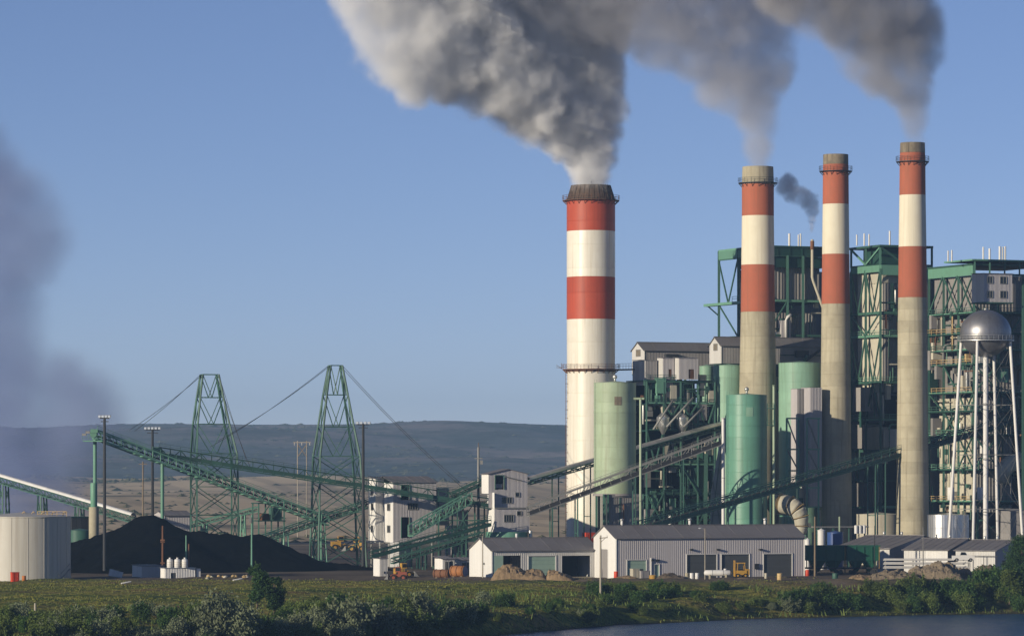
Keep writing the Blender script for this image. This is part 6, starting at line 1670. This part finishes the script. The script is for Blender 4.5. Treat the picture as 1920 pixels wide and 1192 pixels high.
def stems_mesh(name, n, h, spread, w, seed, m='timber'):
    rs = random.Random(seed); vs, fs = [], []
    for i in range(n):
        a = rs.uniform(0, 6.28); e = Vector((math.cos(a) * spread * rs.uniform(.3, 1), math.sin(a) * spread * rs.uniform(.3, 1), h * rs.uniform(.6, 1)))
        o = len(vs); ww = w * rs.uniform(.6, 1)
        for j in range(3): an = 2.1 * j; vs.append(Vector((math.cos(an) * ww, math.sin(an) * ww, -.4)))
        for j in range(3): an = 2.1 * j; vs.append(e * .5 + Vector((math.cos(an) * ww * .6, math.sin(an) * ww * .6, h * .1)))
        vs.append(e)
        for j in range(3): k = (j + 1) % 3; fs += [(o + j, o + k, o + 3 + k, o + 3 + j), (o + 3 + j, o + 3 + k, o + 6)]
    return mesh_from(name, vs, fs, m)
def bush_proto(kind, m, seed, n, size):
    rs = random.Random(seed); bl = []
    for i in range(rs.randint(5, 8)):
        a = rs.uniform(0, 6.28); d = rs.uniform(0, .75); r_ = rs.uniform(.3, .55)
        bl.append((math.cos(a) * d, math.sin(a) * d, rs.uniform(.25, .62), r_, r_ * rs.uniform(.7, 1.05)))
    bl.append((rs.uniform(-.2, .2), rs.uniform(-.2, .2), .68, .3, .34))
    for i in range(9):      # upright sprays break the outline
        a = rs.uniform(0, 6.28); d = rs.uniform(.1, .85); bl.append((math.cos(a) * d, math.sin(a) * d, rs.uniform(.55, .95), rs.uniform(.08, .16), rs.uniform(.22, .36)))
    return leaves_mesh('foliage', m, n, bl, size, seed), stems_mesh('stem', 7, .8, .6, .03, seed)
PROTO = {}
for kind, m in (('sage', 'leaf_sage'), ('dark', 'leaf_dark'), ('mid', 'leaf_mid')):
    PROTO[kind] = [bush_proto(kind, m, 100 + i * 7 + hash(m) % 1 + len(m), 5200, .05) for i in range(4)]
def ground_hit(px, py):
    Y = 520.0
    while Y < 1100:
        x = X(px, Y)
        if Z(py, Y) <= gz(x, Y): return x, Y
        Y += 1.0
    return X(px, Y), Y
rb = random.Random(99)
def bush(label, kind, px, py, hpx, wf=1.0, group=None, name='shrub'):
    """root seen at (px, py) on the bank, hpx tall in the photo"""
    x, Y = ground_hit(px, py); z0 = gz(x, Y); h = S(hpx, Y)
    t = thing(name, label, 'shrub', (x, Y, z0), group)
    f, s = rb.choice(PROTO[kind])
    mw = Matrix.Translation((x, Y, z0 - .08 * h)) @ Matrix.Rotation(rb.uniform(0, 6.28), 4, 'Z') @ Matrix.Diagonal((h * wf * rb.uniform(.9, 1.1), h * wf, h * rb.uniform(.92, 1.08), 1))
    link('foliage', f, t, mw); link('stem', s, t, mw)
    return t
KN = {'sage': 'pale gray green', 'dark': 'dark green', 'mid': 'mid green'}
def thicket(zone, n, x0, x1, y0, y1, h0, h1, mix, wf=.8, seed=1):
    r = random.Random(seed)
    for i in range(n):
        px, py = r.uniform(x0, x1), r.uniform(y0, y1); k = r.choice(mix)
        bush(KN[k] + ' shrub ' + zone, k, px, py, r.uniform(h0, h1), wf, KN[k] + ' shrubs ' + zone)
# left foreground thicket
bush('broad pale sage shrub in front of the dark green tree, left one', 'sage', 408, 1192, 92, .6)
bush('broad pale sage shrub standing right below the dark green tree', 'sage', 446, 1200, 74, .8)
bush('biggest pale sage shrub at the bottom left of centre', 'sage', 655, 1200, 86, .75)
bush('tall pale sage shrub right of the biggest one', 'sage', 716, 1206, 70, .8)
bush('pale sage shrub standing tall left of the water', 'sage', 792, 1172, 58, .8)
thicket('in the front thicket below the coal heap', 24, 0, 400, 1160, 1192, 24, 46, ['dark', 'dark', 'mid', 'sage', 'mid'], .8, 1)
thicket('at the bottom edge left of the dark tree', 18, 0, 400, 1192, 1222, 26, 44, ['dark', 'mid', 'sage', 'sage'], .85, 2)
thicket('on the bank behind the front thicket at left', 14, 20, 380, 1142, 1170, 12, 30, ['dark', 'dark', 'mid', 'sage'], .85, 12)
thicket('in the thicket right of the dark tree', 22, 470, 900, 1158, 1190, 26, 46, ['dark', 'dark', 'mid', 'sage'], .8, 3)
thicket('at the bottom edge between dark tree and water', 18, 440, 900, 1192, 1216, 28, 44, ['dark', 'sage', 'mid', 'sage'], .85, 4)
thicket('on the low bank in front of the garage', 16, 540, 1060, 1132, 1158, 14, 32, ['dark', 'mid', 'sage', 'dark'], .85, 5)
thicket('by the water left of the timber pole', 10, 880, 1160, 1150, 1172, 14, 26, ['sage', 'mid', 'dark'], .9, 6)
# right bank
thicket('in the dark belt below the warehouse gable', 18, 1090, 1360, 1106, 1128, 16, 28, ['dark', 'dark', 'dark', 'mid'], .95, 7)
thicket('on the grassy slope below the warehouse', 12, 1120, 1480, 1126, 1152, 12, 26, ['dark', 'mid', 'sage', 'mid'], .95, 8)
thicket('on the bank below the rail hoppers', 22, 1480, 1760, 1120, 1152, 18, 36, ['dark', 'dark', 'mid', 'mid'], .9, 9)
thicket('on the steep bank near the big right tree', 24, 1700, 1925, 1104, 1150, 26, 46, ['dark', 'dark', 'mid'], .85, 10)
thicket('beside the pale reeds below the roller doors', 6, 1440, 1520, 1128, 1150, 14, 34, ['sage', 'mid'], .85, 11)

def tree(label, px, py, hpx, wpx, m, seed, n=5200, lean=0.0):
    x, Y = ground_hit(px, py); z0 = gz(x, Y); h, wd = S(hpx, Y), S(wpx, Y) / 2
    t = thing('tree', label, 'tree', (x, Y, z0))
    rs = random.Random(seed); bl = []
    for i in range(13):
        zf = rs.uniform(.22, .92); rr = wd * (1.0 - abs(zf - .45) * 1.1) * rs.uniform(.25, .42) + .12 * wd
        a = rs.uniform(0, 6.28); d = (wd - rr) * rs.uniform(.3, 1.0) * (1 - max(0, zf - .55) * 1.4)
        bl.append((math.cos(a) * d + lean * zf, math.sin(a) * d, zf * h, rr, rr * rs.uniform(.7, 1.1)))
    link('crown', leaves_mesh('crown', m, n, bl, .17, seed), t, Matrix.Translation((x, Y, z0)))
    vs = [(0, 0, -.3), (lean * .3, .05, h * .3), (lean * .6, 0, h * .6), (lean, 0, h * .85)]
    sweep(t, 'trunk', [Vector(v) + Vector((x, Y, z0)) for v in vs], [.4, .3, .2, .08], 'timber', 8)
    for b in bl[:8]: beam(t, 'limb', Vector((x + lean * .2, Y, z0 + b[2] * .5)), Vector((x + b[0], Y + b[1], z0 + b[2])), .1, 'timber')
    return t
tree('upright dark green tree in front of the coal heap foot', 482, 1140, 80, 58, 'leaf_tree', 5, 9000)
tree('second dark green tree, shorter, close to the right of the upright one', 514, 1152, 74, 54, 'leaf_tree', 9, 8000)
tree('big rounded green tree cut by the right edge', 1915, 1122, 118, 104, 'leaf_tree', 15, 16000)
tree('loose pale green bushy tree at the foot of the big right tree', 1893, 1135, 66, 62, 'leaf_mid', 17, 6000)

# grass tufts over the bank and rough weeds along the water
def tufts(name, label, n, region, hh, w, m, seed, cond):
    r = np.random.RandomState(seed); px = r.uniform(region[0], region[1], n); Yv = r.uniform(region[2], region[3], n)
    x = (px - 960) / F * Yv; z = ground_z(x, Yv); keep = cond(x, Yv, z, r) & (z > -5.85)
    x, Yv, z = x[keep], Yv[keep], z[keep]; n = len(x)
    a = r.rand(n) * 6.28; h = hh * (.4 + r.rand(n)) * (.5 + 1.2 * np.clip(vnoise(x / 3, Yv / 3, 41) + .5, 0, 1)); c = np.stack([x, Yv, z], 1)
    d = np.stack([np.cos(a), np.sin(a), 0 * a], 1) * (w * (.6 + .8 * r.rand(n)))[:, None]; lean = r.normal(size=(n, 3)) * .3; lean[:, 2] = 1
    tip = c + lean * h[:, None]; low = np.array([0, 0, -.08])
    V = np.stack([c - d + low, c + d + low, tip + d * .25, tip - d * .25], 1).reshape(-1, 3)
    me = bpy.data.meshes.new(name); me.vertices.add(len(V)); me.vertices.foreach_set('co', V.ravel()); me.loops.add(n * 4); me.loops.foreach_set('vertex_index', np.arange(n * 4)); me.polygons.add(n); me.polygons.foreach_set('loop_start', np.arange(0, n * 4, 4)); me.update(calc_edges=True)
    me.materials.append(MATS[m]); o = link(name, me); o['kind'] = 'stuff'; o['label'] = label
tufts('grass', 'short yellow green grass over the bank', 130000, (-60, 1980, 560, 812), .15, .1, 'grass_blade', 3, lambda x, y, z, r: (vnoise(x / 14, y / 7, 33) + .5 * vnoise(x / 4, y / 3, 34) + .2 * r.normal(size=len(x)) > -.02) & (y + 40 * vnoise(x / 12, y / 9, 35) < 790))
tufts('undergrowth', 'low dark weeds and reeds covering the bank by the water', 45000, (-60, 1980, 560, 815), .6, .16, 'leaf_mid', 5, lambda x, y, z, r: (vnoise(x / 6, y / 5, 51) + .12 * r.normal(size=len(x)) > .06) & (z < -.8))
# ------------------------------------------------------------------ smoke
def smoke_material(name, col, density, aniso=0.0):
    m = bpy.data.materials.new(name); m.use_nodes = True
    nt = m.node_tree; nt.nodes.remove(nt.nodes['Principled BSDF'])
    pv = nt.nodes.new('ShaderNodeVolumePrincipled')
    pv.inputs['Color'].default_value = (*col, 1); pv.inputs['Density'].default_value = density
    pv.inputs['Density Attribute'].default_value = 'density'; pv.inputs['Anisotropy'].default_value = aniso
    nt.links.new(pv.outputs[0], nt.nodes['Material Output'].inputs['Volume'])
    return m
def smoke(label, slices, Y, dep, voxel, m, amp, nscale, edge, radii, seed, blobs=1.0, thin=None, ydrift=0.0, px0=None, yslope=-0.5, blend=0.7, fade=None):
    """slices: (py, left px, right px); dep(t): half depth in metres at slice parameter t; many puffs of a few sizes fill the slices,
    their smooth union roughened by fractal noise is the density of a fog volume"""
    rs = random.Random(seed)
    sl = sorted(slices, key=lambda s: -s[0])
    pts, lev = [], []
    py0, py1 = sl[0][0], sl[-1][0]
    pys = [s[0] for s in sl][::-1]; xl = [s[1] for s in sl][::-1]; xr = [s[2] for s in sl][::-1]
    k = F / Y
    step = radii[0] * 0.55 * k
    for li, r in enumerate(radii):
        rp = r * k
        y = py0
        while y > py1:
            a, b = np.interp(y, pys, xl), np.interp(y, pys, xr)
            t = (py0 - y) / (py0 - py1)
            D = dep(t)
            if (b - a) / 2 >= rp * 0.98 and D >= r * 0.8:
                area = (b - a) / rp * max(1, D / r) * blobs
                cnt = max(1, int(area * 0.5)) if li else max(1, int(area * 0.8))
                for _ in range(cnt):
                    cx = rs.uniform(a + rp, b - rp) if b - a > 2 * rp else (a + b) / 2
                    s = (cx - (a + b) / 2) / max(1, (b - a) / 2)
                    dmax = max(0, D * math.sqrt(max(0, 1 - s * s)) - r * 0.8)
                    dd = rs.choice((-1, 1)) * dmax * rs.random() ** 0.5
                    p = P(cx, y, Y); p.y += dd + ydrift * t + (yslope * (px0 - cx) / k if px0 else 0)
                    pts.append(p); lev.append(li)
            y -= rp * 0.5
    me = bpy.data.meshes.new('smoke_puffs'); me.from_pydata(pts, [], [])
    at = me.attributes.new('lev', 'INT', 'POINT'); at.data.foreach_set('value', lev)
    A = np.array(pts); pad = radii[0] * 1.1 + amp + edge
    lo, hi = A.min(0) - pad, A.max(0) + pad
    used = sorted(set(lev))
    ng = bpy.data.node_groups.new('smoke_volume', 'GeometryNodeTree')
    ng.interface.new_socket('Geometry', in_out='INPUT', socket_type='NodeSocketGeometry')
    ng.interface.new_socket('Geometry', in_out='OUTPUT', socket_type='NodeSocketGeometry')
    n, l = ng.nodes, ng.links
    gi, go = n.new('NodeGroupInput'), n.new('NodeGroupOutput')
    at = n.new('GeometryNodeInputNamedAttribute'); at.data_type = 'INT'; at.inputs[0].default_value = 'lev'
    def math_(op, a, b=None, c=None):
        q = n.new('ShaderNodeMath'); q.operation = op
        for i, v in enumerate((a, b, c)):
            if v is None: continue
            if isinstance(v, (int, float)): q.inputs[i].default_value = v
            else: l.new(v, q.inputs[i])
        return q.outputs[0]
    pos = n.new('GeometryNodeInputPosition').outputs[0]
    # the billows lean: the puff field is looked up at a warped position
    wn_ = n.new('ShaderNodeTexNoise'); wn_.inputs['Scale'].default_value = nscale * 0.45; wn_.inputs['Detail'].default_value = 4
    l.new(pos, wn_.inputs['Vector'])
    vs = n.new('ShaderNodeVectorMath'); vs.operation = 'SUBTRACT'; l.new(wn_.outputs['Color'], vs.inputs[0]); vs.inputs[1].default_value = (.5, .5, .5)
    vm = n.new('ShaderNodeVectorMath'); vm.operation = 'SCALE'; l.new(vs.outputs[0], vm.inputs[0]); vm.inputs['Scale'].default_value = amp * 2.6
    va = n.new('ShaderNodeVectorMath'); va.operation = 'ADD'; l.new(pos, va.inputs[0]); l.new(vm.outputs[0], va.inputs[1])
    sd = None
    for li in used:
        eq = n.new('FunctionNodeCompare'); eq.data_type = 'INT'; eq.operation = 'EQUAL'
        l.new(at.outputs[0], [s for s in eq.inputs if s.type == 'INT'][0]); [s for s in eq.inputs if s.type == 'INT'][1].default_value = li
        sg = n.new('GeometryNodeSeparateGeometry'); sg.domain = 'POINT'
        l.new(gi.outputs[0], sg.inputs[0]); l.new(eq.outputs[0], sg.inputs[1])
        pr = n.new('GeometryNodeProximity'); pr.target_element = 'POINTS'
        l.new(sg.outputs[0], pr.inputs[0]); l.new(va.outputs[0], [s for s in pr.inputs if 'Position' in s.name][0])
        d = math_('SUBTRACT', pr.outputs['Distance'], radii[li])
        sd = d if sd is None else math_('SMOOTH_MIN', sd, d, radii[li] * blend)
    nz = n.new('ShaderNodeTexNoise'); nz.inputs['Scale'].default_value = nscale; nz.inputs['Detail'].default_value = 5; nz.inputs['Roughness'].default_value = 0.6
    l.new(pos, nz.inputs['Vector'])
    nf = math_('MULTIPLY', math_('SUBTRACT', nz.outputs[0], 0.5), amp * 2.2)
    sd = math_('ADD', sd, nf)
    nz2 = n.new('ShaderNodeTexNoise'); nz2.inputs['Scale'].default_value = nscale * 3.2; nz2.inputs['Detail'].default_value = 4; nz2.inputs['Roughness'].default_value = 0.65
    l.new(pos, nz2.inputs['Vector'])
    sd = math_('ADD', sd, math_('MULTIPLY', math_('SUBTRACT', nz2.outputs[0], 0.5), amp * 0.9))
    mr = n.new('ShaderNodeMapRange'); mr.interpolation_type = 'SMOOTHSTEP'
    l.new(sd, mr.inputs[0]); mr.inputs[1].default_value = -edge * 0.6; mr.inputs[2].default_value = edge * 0.4; mr.inputs[3].default_value = 1; mr.inputs[4].default_value = 0
    dens = mr.outputs[0]
    if thin:
        # wisps: density varies through the smoke, and thins towards the top
        n2 = n.new('ShaderNodeTexNoise'); n2.inputs['Scale'].default_value = nscale * 0.7; n2.inputs['Detail'].default_value = 4
        l.new(pos, n2.inputs['Vector'])
        m2 = n.new('ShaderNodeMapRange'); l.new(n2.outputs[0], m2.inputs[0]); m2.inputs[1].default_value = 0.35; m2.inputs[2].default_value = 0.7; m2.inputs[3].default_value = thin; m2.inputs[4].default_value = 1
        dens = math_('MULTIPLY', dens, m2.outputs[0])
    if fade:
        # older smoke, farther down wind, is thinner
        sx = n.new('ShaderNodeSeparateXYZ'); l.new(pos, sx.inputs[0])
        m3 = n.new('ShaderNodeMapRange'); l.new(sx.outputs[0], m3.inputs[0])
        m3.inputs[1].default_value = X(fade[0], Y); m3.inputs[2].default_value = X(fade[1], Y); m3.inputs[3].default_value = fade[2]; m3.inputs[4].default_value = 1
        dens = math_('MULTIPLY', dens, m3.outputs[0])
    vc = n.new('GeometryNodeVolumeCube')
    l.new(dens, vc.inputs['Density']); vc.inputs['Background'].default_value = 0
    vc.inputs['Min'].default_value = lo; vc.inputs['Max'].default_value = hi
    for i, ax in enumerate('XYZ'):
        vc.inputs['Resolution ' + ax].default_value = max(8, int((hi[i] - lo[i]) / voxel))
    sm = n.new('GeometryNodeSetMaterial'); sm.inputs['Material'].default_value = m
    l.new(vc.outputs[0], sm.inputs[0]); l.new(sm.outputs[0], go.inputs[0])
    o = link('smoke', me); me.materials.append(m)
    md = o.modifiers.new('fog', 'NODES'); md.node_group = ng
    o['kind'] = 'stuff'; o['label'] = label
    return o
V_dense = smoke_material('smoke_dense', (0.982, 0.983, 0.99), 0.85, -0.2)
V_grey = smoke_material('smoke_grey', (0.66, 0.65, 0.67), 0.26)
V_soft = smoke_material('smoke_soft', (0.8, 0.8, 0.84), 0.2)
V_small = smoke_material('smoke_small', (0.7, 0.68, 0.72), 0.6)
V_left = smoke_material('smoke_left', (0.52, 0.6, 0.82), 0.1)
smoke('dense billowing white and grey smoke from the wide red and white stack',
      [(352, 1074, 1141), (320, 1073, 1143), (300, 1063, 1146), (280, 1048, 1150), (265, 1038, 1156), (240, 985, 1164), (220, 928, 1169), (205, 885, 1172), (190, 850, 1174), (175, 735, 1172), (150, 690, 1170), (130, 678, 1172), (100, 662, 1175), (60, 645, 1180), (20, 625, 1190), (-30, 590, 1200), (-90, 560, 1200)],
      955, lambda t: 4.2 + 11 * t, 0.42, V_dense, 3.0, 0.17, 3.2, (5.0, 3.2, 2.2), 3, px0=1110, yslope=-0.62, blend=1.0, thin=.3, fade=(620, 1060, .16))
smoke('soft brownish grey smoke from the tall stack with a pale concrete cap',
      [(318, 1399, 1443), (290, 1396, 1446), (260, 1394, 1452), (240, 1389, 1460), (220, 1374, 1462), (200, 1345, 1463), (190, 1305, 1466), (160, 1294, 1482), (135, 1290, 1500), (110, 1200, 1498), (80, 1100, 1500), (40, 1000, 1506), (0, 930, 1512), (-60, 800, 1520), (-90, 760, 1520)],
      960, lambda t: 3.0 + 12 * t, 0.5, V_soft, 1.5, 0.16, 3.0, (5.5, 3.4, 2.3), 5, thin=0.25, px0=1420, fade=(900, 1350, .5))
smoke('soft grey smoke drifting from the stack nearest the water tower',
      [(272, 1693, 1730), (240, 1690, 1734), (210, 1684, 1741), (190, 1677, 1748), (170, 1660, 1752), (150, 1605, 1758), (120, 1572, 1770), (90, 1560, 1780), (80, 1540, 1778), (50, 1475, 1775), (0, 1390, 1760), (-60, 1300, 1750)],
      925, lambda t: 2.6 + 10 * t, 0.5, V_grey, 1.5, 0.16, 2.8, (5.0, 3.2, 2.0), 8, thin=0.25, px0=1711)
smoke('small bluish puff of smoke over the thin bent exhaust pipe',
      [(447, 1518, 1524), (425, 1518, 1528), (405, 1513, 1532), (390, 1505, 1537), (380, 1495, 1537), (370, 1470, 1536), (355, 1455, 1502), (335, 1460, 1492)],
      990, lambda t: 0.8 + 1.8 * t, 0.25, V_small, 0.7, 0.5, 0.9, (1.6, 1.0, 0.55), 11, thin=0.3)
smoke('big bluish steam cloud drifting behind the coal conveyors',
      [(985, -200, 160), (900, -220, 175), (850, -220, 190), (800, -220, 215), (770, -220, 240), (740, -220, 225), (710, -220, 160), (690, -220, 95), (650, -220, 72), (600, -220, 62), (560, -220, 75), (500, -220, 105), (450, -220, 142), (400, -220, 122), (350, -220, 72), (300, -230, 32), (240, -260, -20), (160, -330, -60), (60, -420, -120)],
      1180, lambda t: 16.0, 0.9, V_left, 4.5, 0.06, 13.0, (9.0, 6.0), 13, thin=0.35)
